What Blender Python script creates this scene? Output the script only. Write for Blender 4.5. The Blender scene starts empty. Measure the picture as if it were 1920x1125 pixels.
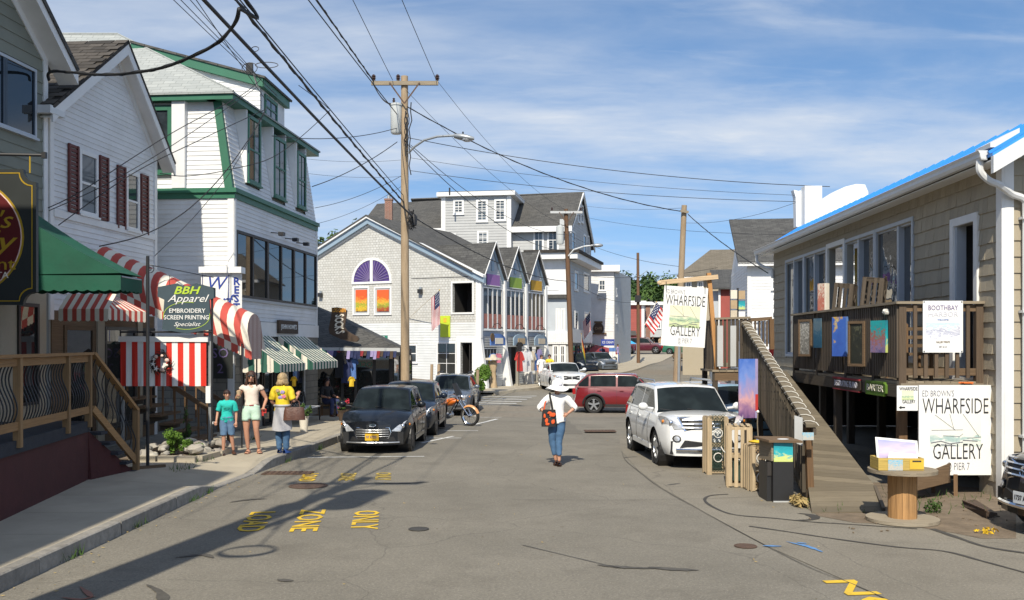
import bpy,math,random
from mathutils import Vector,Matrix,noise
random.seed(11)
R=math.radians
SC=bpy.context.scene
COL=SC.collection
# ------------------------------------------------------------------ camera, sky, sun, exposure
FPX,EYE,HOR=1800.0,2.5,645.0            # focal length in photo pixels, eye height, horizon row
cam=bpy.data.cameras.new('camera')
cam.sensor_width=36.0
cam.lens=36.0*FPX/1920.0
cam.shift_y=(HOR - 562.5)/1920.0
cam.clip_start,cam.clip_end=0.1,3000
cam_ob=bpy.data.objects.new('camera',cam)
cam_ob.location=(0,0,EYE)
cam_ob.rotation_euler=(R(90),0,0)
COL.objects.link(cam_ob)
SC.camera=cam_ob
SUN_EL,SUN_AZ=R(45),R(11)                 # light travels towards +Y and a little towards +X
sun_dir=Vector((math.sin(SUN_AZ)*math.cos(SUN_EL),math.cos(SUN_AZ)*math.cos(SUN_EL),-math.sin(SUN_EL)))
sl=bpy.data.lights.new('sun','SUN')
sl.energy,sl.angle,sl.color=5.0,R(0.53),(1.0,0.92,0.77)
so=bpy.data.objects.new('sun',sl)
so.rotation_euler=sun_dir.to_track_quat('-Z','Y').to_euler()
so.location=(0,0,40)
COL.objects.link(so)
W=bpy.data.worlds.new('World')
SC.world=W
W.use_nodes=True
nt=W.node_tree
nt.nodes.clear()
def wn(t,**kw):
 n=nt.nodes.new(t)
 for k,v in kw.items():
  setattr(n,k,v)
 return n
L=nt.links.new
sky=wn('ShaderNodeTexSky',sky_type='NISHITA',sun_disc=False)
sky.sun_elevation=SUN_EL
sky.sun_rotation=math.pi+SUN_AZ           # the sun stands behind the camera, a little to its left
sky.air_density,sky.dust_density,sky.ozone_density=1.0,0.3,2.0
tc=wn('ShaderNodeTexCoord')
sep=wn('ShaderNodeSeparateXYZ');L(tc.outputs['Generated'],sep.inputs[0])
zl=wn('ShaderNodeMath',operation='MULTIPLY_ADD');L(sep.outputs['Z'],zl.inputs[0]);zl.inputs[1].default_value=0.85;zl.inputs[2].default_value=0.13
svec=wn('ShaderNodeCombineXYZ');L(sep.outputs['X'],svec.inputs[0]);L(sep.outputs['Y'],svec.inputs[1]);L(zl.outputs[0],svec.inputs[2]);L(svec.outputs[0],sky.inputs['Vector'])
zz=wn('ShaderNodeMath',operation='ADD');L(sep.outputs['Z'],zz.inputs[0]);zz.inputs[1].default_value=0.12
zm=wn('ShaderNodeMath',operation='MAXIMUM');L(zz.outputs[0],zm.inputs[0]);zm.inputs[1].default_value=0.03
dx=wn('ShaderNodeMath',operation='DIVIDE');L(sep.outputs['X'],dx.inputs[0]);L(zm.outputs[0],dx.inputs[1])
dy=wn('ShaderNodeMath',operation='DIVIDE');L(sep.outputs['Y'],dy.inputs[0]);L(zm.outputs[0],dy.inputs[1])
cmb=wn('ShaderNodeCombineXYZ');L(dx.outputs[0],cmb.inputs[0]);L(dy.outputs[0],cmb.inputs[1])
def cloud(scale,rot,sx,sy,lo,hi,detail,dist,off=(0,0,0)):
 mp=wn('ShaderNodeMapping');L(cmb.outputs[0],mp.inputs[0])
 mp.inputs['Rotation'].default_value=(0,0,R(rot));mp.inputs['Scale'].default_value=(sx,sy,1);mp.inputs['Location'].default_value=off
 nz=wn('ShaderNodeTexNoise');L(mp.outputs[0],nz.inputs['Vector'])
 nz.inputs['Scale'].default_value=scale;nz.inputs['Detail'].default_value=detail;nz.inputs['Roughness'].default_value=0.58
 nz.inputs['Distortion'].default_value=dist
 mr=wn('ShaderNodeMapRange',interpolation_type='SMOOTHSTEP');L(nz.outputs['Fac'],mr.inputs['Value'])
 mr.inputs['From Min'].default_value=lo;mr.inputs['From Max'].default_value=hi
 return mr.outputs[0]
c1=cloud(0.62,14,0.62,1.0,0.395,0.70,8,0.35,(7.1,6.1,0))      # broad veils
c2=cloud(1.7,20,0.45,1.3,0.44,0.82,9,0.6,(0.4,5.2,0))        # streaks
c3=cloud(5.5,-28,0.6,1.5,0.48,0.86,9,0.6,(7.4,2.2,0))       # fine ripples
m1=wn('ShaderNodeMath',operation='MULTIPLY');L(c1,m1.inputs[0]);m1.inputs[1].default_value=0.78
m2=wn('ShaderNodeMath',operation='MULTIPLY');L(c2,m2.inputs[0]);m2.inputs[1].default_value=0.34
m3=wn('ShaderNodeMath',operation='MULTIPLY');L(c3,m3.inputs[0]);m3.inputs[1].default_value=0.22
ad=wn('ShaderNodeMath',operation='ADD');L(m1.outputs[0],ad.inputs[0]);L(m2.outputs[0],ad.inputs[1])
ad2=wn('ShaderNodeMath',operation='ADD',use_clamp=True);L(ad.outputs[0],ad2.inputs[0]);L(m3.outputs[0],ad2.inputs[1])
cmx=wn('ShaderNodeMix',data_type='RGBA')
hsv=wn('ShaderNodeHueSaturation');hsv.inputs['Saturation'].default_value=1.13;hsv.inputs['Value'].default_value=1.5;L(sky.outputs[0],hsv.inputs['Color'])
CLOUD_OUT=cmx
L(ad2.outputs[0],cmx.inputs['Factor']);L(hsv.outputs[0],cmx.inputs['A'])
cmx.inputs['B'].default_value=(7.6,8.1,8.8,1)
bg=wn('ShaderNodeBackground');L(cmx.outputs['Result'],bg.inputs['Color']);bg.inputs['Strength'].default_value=0.092
wo=wn('ShaderNodeOutputWorld');L(bg.outputs[0],wo.inputs['Surface'])
vs=SC.view_settings
vs.view_transform,vs.look,vs.exposure,vs.gamma='Standard','None',0.13,1.0
vs.use_curve_mapping=False
# ------------------------------------------------------------------ places
def at(px,py,Y):
 return Vector(((px - 960)*Y/FPX,Y,EYE+(HOR - py)*Y/FPX))
def interp(tab,y):
 if y <=tab[0][0]: return tab[0][1]
 for (a,va),(b,vb) in zip(tab,tab[1:]):
  if y <=b:
   t=(y - a)/(b - a)
   return va+(vb - va)*t
 return tab[-1][1]
def smooth(tab,y):
 if y <=tab[0][0]: return tab[0][1]
 for (a,va),(b,vb) in zip(tab,tab[1:]):
  if y <=b:
   t=(y - a)/(b - a);t=t*t*(3 - 2*t)
   return va+(vb - va)*t
 return tab[-1][1]
GZ=[(24,0),(40,-0.32),(50,0.08),(68,0.32),(86,0.68),(106,1.5),(135,2.9),(400,6)]
def gz(x,y):
 return smooth(GZ,y)
# ------------------------------------------------------------------ materials
MATS={}
def M(name,col,rough=0.6,var=0.12,scale=3.0,bump=0.0,bscale=40.0,metal=0.0,spec=0.5,rnd=0.0,st=None,coat=0.0,dirt=0.0,dcol=(0.12,0.09,0.06),alpha=1.0,uv=False,hue=0.0):
 m=bpy.data.materials.new(name);m.use_nodes=True
 t=m.node_tree;N=t.nodes;b=N['Principled BSDF'];K=t.links.new
 b.inputs['Base Color'].default_value=(*col,1)
 b.inputs['Roughness'].default_value=rough;b.inputs['Metallic'].default_value=metal
 b.inputs['Specular IOR Level'].default_value=spec
 if coat: b.inputs['Coat Weight'].default_value=coat;b.inputs['Coat Roughness'].default_value=0.03
 if alpha < 1: b.inputs['Alpha'].default_value=alpha
 src=N.new('ShaderNodeTexCoord')
 vec=src.outputs['UV' if uv else 'Object']
 if st:
  mp=N.new('ShaderNodeMapping');K(vec,mp.inputs[0]);mp.inputs['Scale'].default_value=st;vec=mp.outputs[0]
 colout=None
 if var or rnd or dirt:
  nz=N.new('ShaderNodeTexNoise');K(vec,nz.inputs['Vector']);nz.inputs['Scale'].default_value=scale
  nz.inputs['Detail'].default_value=6;nz.inputs['Roughness'].default_value=0.62
  mr=N.new('ShaderNodeMapRange');K(nz.outputs['Fac'],mr.inputs['Value'])
  mr.inputs['From Min'].default_value=0.25;mr.inputs['From Max'].default_value=0.75
  mr.inputs['To Min'].default_value=1 - var;mr.inputs['To Max'].default_value=1+var
  val=mr.outputs[0]
  hs=N.new('ShaderNodeHueSaturation');hs.inputs['Color'].default_value=(*col,1)
  if rnd:
   oi=N.new('ShaderNodeObjectInfo');r2=N.new('ShaderNodeMapRange');K(oi.outputs['Random'],r2.inputs['Value'])
   r2.inputs['To Min'].default_value=1 - rnd;r2.inputs['To Max'].default_value=1+rnd
   mu=N.new('ShaderNodeMath');mu.operation='MULTIPLY';K(val,mu.inputs[0]);K(r2.outputs[0],mu.inputs[1]);val=mu.outputs[0]
   if hue:
    r3=N.new('ShaderNodeMapRange');K(oi.outputs['Random'],r3.inputs['Value'])
    r3.inputs['To Min'].default_value=0.5 - hue;r3.inputs['To Max'].default_value=0.5+hue
    K(r3.outputs[0],hs.inputs['Hue'])
  K(val,hs.inputs['Value']);colout=hs.outputs[0]
  if dirt:
   n2=N.new('ShaderNodeTexNoise');K(src.outputs['Object'],n2.inputs['Vector']);n2.inputs['Scale'].default_value=1.3;n2.inputs['Detail'].default_value=8
   n2.inputs['Roughness'].default_value=0.7
   m2_=N.new('ShaderNodeMapRange');K(n2.outputs['Fac'],m2_.inputs['Value']);m2_.inputs['From Min'].default_value=0.48;m2_.inputs['From Max'].default_value=0.78
   m2_.inputs['To Max'].default_value=dirt
   mx=N.new('ShaderNodeMix');mx.data_type='RGBA';K(m2_.outputs[0],mx.inputs['Factor']);K(colout,mx.inputs['A']);mx.inputs['B'].default_value=(*dcol,1)
   colout=mx.outputs['Result']
  K(colout,b.inputs['Base Color'])
 if bump:
  n3=N.new('ShaderNodeTexNoise');K(vec,n3.inputs['Vector']);n3.inputs['Scale'].default_value=bscale;n3.inputs['Detail'].default_value=4
  bp=N.new('ShaderNodeBump');K(n3.outputs['Fac'],bp.inputs['Height']);bp.inputs['Strength'].default_value=bump;bp.inputs['Distance'].default_value=0.02
  K(bp.outputs[0],b.inputs['Normal'])
 MATS[name]=m
 return m
def brickmat(name,ca,cb,cm,bw,rh,mortar=0.008,rough=0.85,bump=0.5,dirt=0.25,dcol=(0.1,0.09,0.08),sq=0.0,bias=0.0):
 """small repeating courses (far shingles, tabs): UV is in metres"""
 m=bpy.data.materials.new(name);m.use_nodes=True
 t=m.node_tree;N=t.nodes;b=N['Principled BSDF'];K=t.links.new
 b.inputs['Roughness'].default_value=rough;b.inputs['Specular IOR Level'].default_value=0.25
 src=N.new('ShaderNodeTexCoord')
 br=N.new('ShaderNodeTexBrick');K(src.outputs['UV'],br.inputs['Vector'])
 br.inputs['Color1'].default_value=(*ca,1);br.inputs['Color2'].default_value=(*cb,1);br.inputs['Mortar'].default_value=(*cm,1)
 br.inputs['Scale'].default_value=1;br.inputs['Brick Width'].default_value=bw;br.inputs['Row Height'].default_value=rh
 br.inputs['Mortar Size'].default_value=mortar;br.inputs['Bias'].default_value=bias
 br.offset=0.37
 nz=N.new('ShaderNodeTexNoise');K(src.outputs['Object'],nz.inputs['Vector']);nz.inputs['Scale'].default_value=0.9;nz.inputs['Detail'].default_value=8;nz.inputs['Roughness'].default_value=0.7
 mr=N.new('ShaderNodeMapRange');K(nz.outputs['Fac'],mr.inputs['Value']);mr.inputs['From Min'].default_value=0.42;mr.inputs['From Max'].default_value=0.75;mr.inputs['To Max'].default_value=dirt
 mx=N.new('ShaderNodeMix');mx.data_type='RGBA';K(mr.outputs[0],mx.inputs['Factor']);K(br.outputs['Color'],mx.inputs['A']);mx.inputs['B'].default_value=(*dcol,1)
 K(mx.outputs['Result'],b.inputs['Base Color'])
 inv=N.new('ShaderNodeMath');inv.operation='SUBTRACT';inv.inputs[0].default_value=1;K(br.outputs['Fac'],inv.inputs[1])
 bp=N.new('ShaderNodeBump');K(inv.outputs[0],bp.inputs['Height']);bp.inputs['Strength'].default_value=bump;bp.inputs['Distance'].default_value=0.02
 K(bp.outputs[0],b.inputs['Normal'])
 MATS[name]=m
 return m
def pic(name,stops,scale=3.0,seed=0.0,vert=0.75,detail=5,dist=0.8):
 """a painted or printed picture: bands of colour from bottom to top, broken by brush-like noise"""
 m=bpy.data.materials.new(name);m.use_nodes=True
 t=m.node_tree;N=t.nodes;b=N['Principled BSDF'];K=t.links.new
 b.inputs['Roughness'].default_value=0.55
 src=N.new('ShaderNodeTexCoord');sp=N.new('ShaderNodeSeparateXYZ');K(src.outputs['Generated'],sp.inputs[0])
 mp=N.new('ShaderNodeMapping');K(src.outputs['Generated'],mp.inputs[0]);mp.inputs['Location'].default_value=(seed,seed*1.7,seed*0.3);mp.inputs['Scale'].default_value=(1,1,2.2)
 nz=N.new('ShaderNodeTexNoise');K(mp.outputs[0],nz.inputs['Vector']);nz.inputs['Scale'].default_value=scale;nz.inputs['Detail'].default_value=detail;nz.inputs['Distortion'].default_value=dist
 a=N.new('ShaderNodeMath');a.operation='MULTIPLY';K(sp.outputs['Z'],a.inputs[0]);a.inputs[1].default_value=vert
 c=N.new('ShaderNodeMath');c.operation='MULTIPLY_ADD';K(nz.outputs['Fac'],c.inputs[0]);c.inputs[1].default_value=1.35 - vert;K(a.outputs[0],c.inputs[2])
 d=N.new('ShaderNodeMath');d.operation='SUBTRACT';K(c.outputs[0],d.inputs[0]);d.inputs[1].default_value=(1.35 - vert)*0.27
 cr=N.new('ShaderNodeValToRGB');K(d.outputs[0],cr.inputs[0])
 e=cr.color_ramp.elements
 while len(e) > 1: e.remove(e[-1])
 e[0].position,e[0].color=stops[0][0],(*stops[0][1],1)
 for p,cl in stops[1:]:
  x=e.new(p);x.color=(*cl,1)
 K(cr.outputs[0],b.inputs['Base Color'])
 MATS[name]=m
 return m
M('white_paint',(0.76,0.76,0.75),0.55,0.05,2.5,0.06,30,rnd=0.03,dirt=0.22,dcol=(0.52,0.50,0.46))
M('cool_siding',(0.64,0.66,0.665),0.6,0.08,2.0,rnd=.05,dirt=.4,dcol=(.5,.51,.5))
M('white_siding',(0.735,0.74,0.745),0.6,0.06,2.0,0.05,25,rnd=0.05,dirt=0.5,dcol=(0.54,0.52,0.48))
M('grey_siding',(0.205,0.215,0.175),0.7,0.08,2.0,0.05,25,rnd=0.07,dirt=0.3,dcol=(0.15,0.15,0.125))
M('pale_grey_siding',(0.43,0.45,0.46),0.7,0.08,2.0,0.04,25,rnd=0.06,dirt=0.3,dcol=(0.34,0.35,0.35))
M('blue_grey_siding',(0.47,0.51,0.55),0.7,0.08,2.0,rnd=0.06,dirt=0.3,dcol=(0.38,0.41,0.43))
M('hotel_siding',(0.45,0.455,0.45),0.7,0.08,2.0,rnd=0.06,dirt=0.3,dcol=(0.36,0.36,0.355))
M('red_siding',(0.33,0.075,0.06),0.7,0.1,2.0,rnd=0.05,dirt=0.3,dcol=(0.25,0.07,0.06))
M('green_paint',(0.03,0.145,0.085),0.45,0.10,2.5,0.05,30,rnd=0.05)
M('blue_grey_paint',(0.26,0.35,0.44),0.5,0.06,2.5)
M('beige_shingle',(0.375,0.325,0.24),0.75,0.16,6.0,0.25,3.0,rnd=0.09,st=(60,2,1),uv=True,dirt=0.3,dcol=(0.33,0.27,0.18))
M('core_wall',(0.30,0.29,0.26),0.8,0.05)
M('dark_room',(0.035,0.032,0.03),0.8,0.2,2.0)  # near-black lining gives open doors and recesses their shade by colour
M('shingle_brown',(0.06,0.053,0.046),0.9,0.3,8,rnd=.45,dirt=.3,dcol=(.1,.09,.08))
M('maroon_shutter',(0.115,0.024,0.02),0.6,0.12,4,rnd=0.06)
M('glass',(0.012,0.016,0.02),0.03,0.0,spec=0.75)
M('window_glass',(0.045,0.058,0.07),0.05,0.7,1.6,spec=0.7,rnd=.7)
M('shop_glass',(0.02,0.022,0.022),0.02,0.5,1.6,spec=0.8)
M('purple_glass',(0.07,0.035,0.17),0.15,0.25,3)
M('dark_frame',(0.035,0.03,0.027),0.5,0.15)
M('blue_frame',(0.03,0.05,0.075),0.4,0.1)
M('grey_frame',(0.45,0.49,0.54),0.5,0.06)
M('asphalt_roof',(0.055,0.055,0.053),0.9,0.2,1.0)
brickmat('roof_brown',(0.075,0.065,0.055),(0.033,0.03,0.028),(0.02,0.018,0.017),0.33,0.20,0.012,dirt=0.2,dcol=(0.10,0.09,0.08),bump=0.7)
brickmat('roof_grey',(0.10,0.10,0.097),(0.06,0.06,0.06),(0.04,0.04,0.04),0.33,0.16,0.01,dirt=0.35,dcol=(0.13,0.125,0.115))
brickmat('roof_dark',(0.105,0.102,0.096),(0.07,0.069,0.066),(0.03,0.03,0.03),0.4,0.2,0.01,dirt=0.4,dcol=(0.11,0.105,0.095))
brickmat('roof_pale',(0.38,0.40,0.39),(0.32,0.34,0.335),(0.23,0.245,0.24),0.33,0.15,0.008,dirt=0.35,dcol=(0.27,0.29,0.28))
brickmat('roof_tan',(0.19,0.165,0.13),(0.15,0.13,0.10),(0.1,0.09,0.07),0.4,0.2,0.01,dirt=0.4,dcol=(0.13,0.115,0.09))
brickmat('cedar_shingle',(0.60,0.60,0.575),(0.51,0.51,0.485),(0.30,0.29,0.265),0.19,0.135,0.009,bump=0.5,dirt=0.45,dcol=(0.44,0.42,0.37))
brickmat('red_brick',(0.30,0.11,0.07),(0.22,0.08,0.05),(0.35,0.32,0.28),0.21,0.075,0.01,dirt=0.3)
brickmat('grey_block',(0.23,0.215,0.185),(0.19,0.18,0.155),(0.13,0.125,0.11),0.42,0.21,0.012,dirt=0.3)
M('blue_metal',(0.035,0.27,0.74),0.4,0.08,1.5,spec=0.5)
M('gutter_white',(0.66,0.67,0.67),0.4,0.07,1.5)
M('concrete',(0.40,0.355,0.275),0.9,0.10,1.2,0.25,90,dirt=0.45,dcol=(0.27,0.235,0.18),rnd=0.05)
M('kerb_granite',(0.25,0.235,0.21),0.85,0.3,9,0.6,25,rnd=0.22,dirt=0.5,dcol=(0.14,0.125,0.11))
M('soil',(0.17,0.13,0.09),0.95,0.35,4,0.6,30)
M('gravel_ground',(0.20,0.175,0.14),0.95,0.3,6,0.5,40)
M('yellow_line',(0.72,0.47,0.03),0.8,0.2,5,dirt=0.55,dcol=(0.13,0.12,0.10))
M('yellow_line_worn',(0.50,0.36,0.07),0.8,0.25,9,dirt=0.9,dcol=(0.13,0.12,0.10))
M('white_line',(0.62,0.62,0.60),0.8,0.2,5,dirt=0.5,dcol=(0.16,0.15,0.14))
M('blue_spray',(0.10,0.24,0.48),0.85,0.25,12,dirt=0.9,dcol=(0.13,0.125,0.12))
M('red_spray',(0.30,0.13,0.09),0.85,0.25,12,dirt=0.9,dcol=(0.14,0.125,0.11))
M('tar',(0.055,0.051,0.045),0.7,0.2,4)
M('oil_stain',(0.085,0.078,0.066),0.75,0.4,9)
M('rust_iron',(0.10,0.06,0.04),0.75,0.3,12,0.4,80)
M('red_wall',(0.075,0.018,0.017),0.85,0.2,2,0.15,30,dirt=0.4,dcol=(0.05,0.018,0.016))
M('dark_carpet',(0.035,0.037,0.045),0.95,0.2,8,0.3,90)
def wood(name,col,rnd=0.15,var=0.28,along='u',dirt=0.25,dcol=(0.1,0.085,0.07),rough=0.8):
 M(name,col,rough,var,1.0,0.35,1.0,rnd=rnd,st=(2.0,45,1) if along =='u' else (45,2.0,1),uv=True,dirt=dirt,dcol=dcol,spec=0.25)
wood('new_wood',(0.33,0.19,0.085));wood('new_wood_v',(0.30,0.185,0.09),along='v')
wood('grey_wood',(0.26,0.215,0.155));wood('grey_wood_v',(0.115,0.082,0.056),along='v')
wood('silver_wood',(0.33,0.285,0.215));wood('ramp_wood',(0.17,0.142,0.10),rnd=.22);wood('slat_wood',(0.13,0.108,0.08),along='v',rnd=.35)
wood('dark_wood_v',(0.085,0.068,0.052),along='v',rnd=0.25);wood('dark_wood',(0.10,0.082,0.062),rnd=0.2)
wood('brown_wood_v',(0.16,0.095,0.05),along='v');wood('brown_wood',(0.15,0.10,0.06))
wood('pole_wood',(0.33,0.25,0.165),along='v',dirt=0.45,dcol=(0.20,0.12,0.06));wood('pole_brown',(0.15,0.085,0.05),along='v',dirt=0.4)
wood('trap_wood_v',(0.43,0.335,0.215),along='v',rnd=0.2);wood('trap_wood',(0.43,0.335,0.215),rnd=0.2)
wood('sign_beam',(0.62,0.46,0.29),rnd=0.05,dirt=0.1);wood('sign_post',(0.50,0.26,0.10),along='v',rnd=0.05,dirt=0.15)
wood('spool_wood_v',(0.40,0.225,0.095),along='v',rnd=0.16);wood('crate_wood',(0.50,0.36,0.10),rnd=0.1)
M('green_canvas',(0.004,0.082,0.046),0.75,0.25,1.6,0.15,8,dirt=.25,dcol=(.03,.11,.075))
M('red_canvas',(0.50,0.075,0.055),0.8,0.15,2,0.25,7,dirt=.3,dcol=(.42,.14,.10))
M('bright_red',(0.66,0.03,0.015),0.55,0.06,2)
M('cream_canvas',(0.76,0.70,0.59),0.8,0.08,2,0.25,7,dirt=0.35,dcol=(0.6,0.53,0.42))
M('dark_green_canvas',(0.03,0.12,0.085),0.8,0.08,2)
M('maroon_canvas',(0.25,0.02,0.03),0.75,0.1,2)
M('black_canvas',(0.025,0.03,0.04),0.8,0.15,2)
M('black_metal',(0.022,0.022,0.024),0.45,0.15,6)
M('galvanised',(0.42,0.44,0.45),0.45,0.1,6,metal=0.6)
M('transformer_grey',(0.55,0.57,0.56),0.45,0.08,3,dirt=0.2,dcol=(0.3,0.25,0.2))
M('cable',(0.018,0.018,0.02),0.6,0.1,4)
M('insulator',(0.05,0.028,0.022),0.25,0.1,4)
M('sign_slate',(0.045,0.075,0.095),0.6,0.1,3)
M('sign_black',(0.022,0.026,0.025),0.45,0.15,3)
M('sign_maroon',(0.10,0.008,0.009),0.4,0.08,3)
M('gold',(0.62,0.40,0.04),0.35,0.1,8,metal=0.55)
M('lime',(0.50,0.62,0.03),0.6,0.05,3);M('lime_text',(0.45,0.62,0.05),0.6,0.0)
M('purple',(0.29,0.14,0.38),0.6,0.05,3);M('olive_green',(0.27,0.40,0.06),0.6,0.05,3);M('ochre',(0.60,0.34,0.03),0.6,0.05,3)
M('ink',(0.02,0.02,0.022),0.6,0.0);M('grey_ink',(0.22,0.22,0.25),0.6,0.0);M('violet_ink',(0.16,0.12,0.26),0.6,0.0);M('pale_ink',(0.55,0.55,0.62),0.6,0.0)
M('white_ink',(0.80,0.80,0.78),0.6,0.0);M('blue_ink',(0.02,0.05,0.30),0.6,0.0);M('red_ink',(0.55,0.03,0.03),0.6,0.0);M('orange_ink',(0.75,0.33,0.03),0.6,0.0)
M('board_white',(0.82,0.82,0.80),0.5,0.03,3,dirt=0.08,dcol=(0.6,0.6,0.57))
M('grey_panel',(0.46,0.47,0.47),0.6,0.06,2)
M('street_green',(0.02,0.19,0.13),0.5,0.05,3)
M('sock_brown',(0.07,0.045,0.03),0.8,0.3,6)
M('plastic_black',(0.02,0.02,0.021),0.5,0.1,6)
M('rubber',(0.022,0.022,0.022),0.85,0.15,10)
M('chrome',(0.75,0.76,0.78),0.12,0.0,metal=1.0)
M('alloy',(0.50,0.51,0.52),0.3,0.05,4,metal=0.8)
M('lamp_lens',(0.55,0.57,0.60),0.08,0.35,14,metal=0.35,spec=0.8);M('amber',(0.60,0.20,0.02),0.2,0.0);M('red_lens',(0.35,0.01,0.012),0.15,0.0)
M('plate_yellow',(0.72,0.43,0.02),0.5,0.03);M('plate_white',(0.62,0.66,0.70),0.5,0.03)
def paint(name,col,metal=0.0,rough=0.3):
 M(name,col,rough,0.03,1.5,coat=.45 if max(col) < .05 else .9,spec=.3 if max(col) < .05 else .5,metal=metal,dirt=0.05,dcol=(0.2,0.19,0.17))
paint('paint_black',(0.006,0.008,0.012));paint('paint_blueblack',(0.008,0.014,0.028));paint('paint_white',(0.74,0.75,0.75));paint('paint_red',(0.17,0.006,0.010))
paint('paint_slate',(0.16,0.19,0.23),0.5);paint('paint_maroon',(0.09,0.008,0.02));paint('paint_silver',(0.55,0.57,0.58),0.3);paint('paint_skyblue',(0.30,0.48,0.62),0.2);paint('paint_orange',(0.62,0.15,0.02))
M('skin',(0.48,0.25,0.165),0.5,0.06,9,0.05,60);M('skin_tan',(0.42,0.20,0.12),0.5,0.06,9)
M('hair_dark',(0.03,0.012,0.009),0.5,0.3,30,0.6,60);M('hair_brown',(0.06,0.025,0.015),0.5,0.3,30,0.6,60);M('hair_blond',(0.42,0.30,0.16),0.55,0.3,25,0.8,50)
M('cloth_teal',(0.02,0.50,0.44),0.85,0.08,6,0.3,18);M('cloth_denim',(0.06,0.13,0.24),0.9,0.18,10,0.35,16);M('cloth_denim_light',(0.10,0.18,0.30),0.9,0.15,10,0.3,16)
M('cloth_white',(0.80,0.80,0.80),0.85,0.04,6,0.35,12);M('cloth_cream',(0.72,0.62,0.54),0.85,0.12,6,0.3,14,dirt=0.35,dcol=(0.62,0.30,0.24));M('cloth_mint',(0.50,0.68,0.56),0.85,0.06,6,0.3,16)
M('cloth_yellow',(0.74,0.56,0.03),0.85,0.08,6,0.3,14,dirt=0.3,dcol=(0.55,0.30,0.12));M('cloth_grey',(0.42,0.42,0.45),0.9,0.06,6,0.25,18);M('leather_brown',(0.10,0.042,0.028),0.45,0.18,7,0.3,25)
M('cloth_navy',(0.03,0.04,0.11),0.9,0.1,6);M('cloth_red',(0.48,0.04,0.035),0.9,0.1,6);M('cloth_pink',(0.60,0.18,0.25),0.9,0.1,6);M('cloth_black',(0.02,0.02,0.022),0.9,0.1,6)
M('cloth_blue',(0.10,0.20,0.48),0.9,0.1,6);M('cloth_lilac',(0.33,0.28,0.50),0.9,0.1,6);M('cloth_tan',(0.45,0.33,0.20),0.9,0.1,6);M('cloth_sand',(0.6,0.52,0.4),0.9,0.1,6);M('tent_blue',(0.03,0.33,0.65),0.7,0.05,3)
M('shoe_blue',(0.03,0.08,0.28),0.7,0.1,6);M('shoe_brown',(0.07,0.03,0.018),0.5,0.1,6)
M('leaf',(0.055,0.105,0.022),0.6,0.5,1.4,spec=0.3);M('leaf_bright',(0.10,0.19,0.025),0.6,0.45,2.5,spec=0.3);M('curtain',(0.36,0.15,0.12),0.9,0.15,3)
M('leaf_dark',(0.032,0.065,0.018),0.65,0.6,0.25,spec=0.2);M('leaf_mid',(0.06,0.105,0.024),0.65,0.6,0.3,spec=0.2)
M('dry_grass',(0.34,0.25,0.10),0.9,0.3,6);M('petal_yellow',(0.70,0.46,0.02),0.7,0.1);M('petal_red',(0.50,0.02,0.05),0.7,0.1);M('bark',(0.09,0.065,0.045),0.9,0.3,4)
M('rock',(0.36,0.335,0.29),0.9,0.25,6,0.4,20,rnd=0.3,hue=0.02);M('twig',(0.05,0.032,0.025),0.9,0.2);M('shell',(0.72,0.52,0.45),0.6,0.15,8)
M('rope_white',(0.66,0.64,0.58),0.9,0.1,8);M('net_green',(0.03,0.06,0.045),0.8,0.1);M('net_tan',(0.32,0.22,0.12),0.8,0.1);M('orange_rope',(0.70,0.16,0.03),0.8,0.1)
pic('pic_sunset',[(0.0,(0.06,0.03,0.16)),(0.22,(0.30,0.16,0.30)),(0.38,(0.62,0.34,0.36)),(0.5,(0.34,0.28,0.50)),(0.72,(0.16,0.26,0.62)),(1.0,(0.05,0.14,0.50))],2.2,1.3,0.85)
pic('pic_orange',[(0.0,(0.12,0.02,0.01)),(0.25,(0.70,0.45,0.03)),(0.36,(0.22,0.34,0.03)),(0.48,(0.80,0.36,0.04)),(0.62,(0.72,0.10,0.02)),(1.0,(0.66,0.10,0.03))],5,0.6,0.75)
pic('pic_orange_lower',[(0.0,(0.10,0.03,0.02)),(0.2,(0.40,0.06,0.02)),(0.34,(0.25,0.36,0.04)),(0.48,(0.82,0.40,0.04)),(0.6,(0.70,0.12,0.02)),(1.0,(0.68,0.11,0.03))],5,4.6,0.75)
pic('pic_fish',[(0.0,(0.04,0.10,0.42)),(0.42,(0.05,0.14,0.50)),(0.5,(0.55,0.34,0.10)),(0.56,(0.62,0.5,0.2)),(0.64,(0.05,0.15,0.52)),(1.0,(0.04,0.10,0.40))],1.5,2.2,0.15,3)
pic('pic_grey',[(0.0,(0.03,0.03,0.03)),(0.42,(0.30,0.29,0.26)),(0.5,(0.62,0.60,0.55)),(0.6,(0.2,0.2,0.2)),(1.0,(0.66,0.64,0.6))],6,3.2,0.2)
pic('pic_sea',[(0.0,(0.01,0.05,0.10)),(0.45,(0.02,0.09,0.16)),(0.6,(0.10,0.16,0.20)),(1.0,(0.03,0.10,0.18))],3,5.2,0.6)
pic('pic_dark',[(0.0,(0.015,0.018,0.013)),(0.5,(0.03,0.032,0.022)),(0.6,(0.10,0.10,0.06)),(1.0,(0.02,0.022,0.018))],3,6.2,0.2)
pic('pic_women',[(0.0,(0.05,0.05,0.16)),(0.3,(0.22,0.16,0.28)),(0.45,(0.30,0.10,0.06)),(0.6,(0.02,0.30,0.33)),(1.0,(0.02,0.36,0.36))],4,7.7,0.55)
pic('pic_harbor',[(0.0,(0.80,0.80,0.82)),(0.30,(0.72,0.73,0.80)),(0.42,(0.38,0.40,0.52)),(0.5,(0.80,0.80,0.82)),(0.62,(0.50,0.70,0.74)),(1.0,(0.80,0.81,0.82))],4.5,8.4,0.5)
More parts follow.
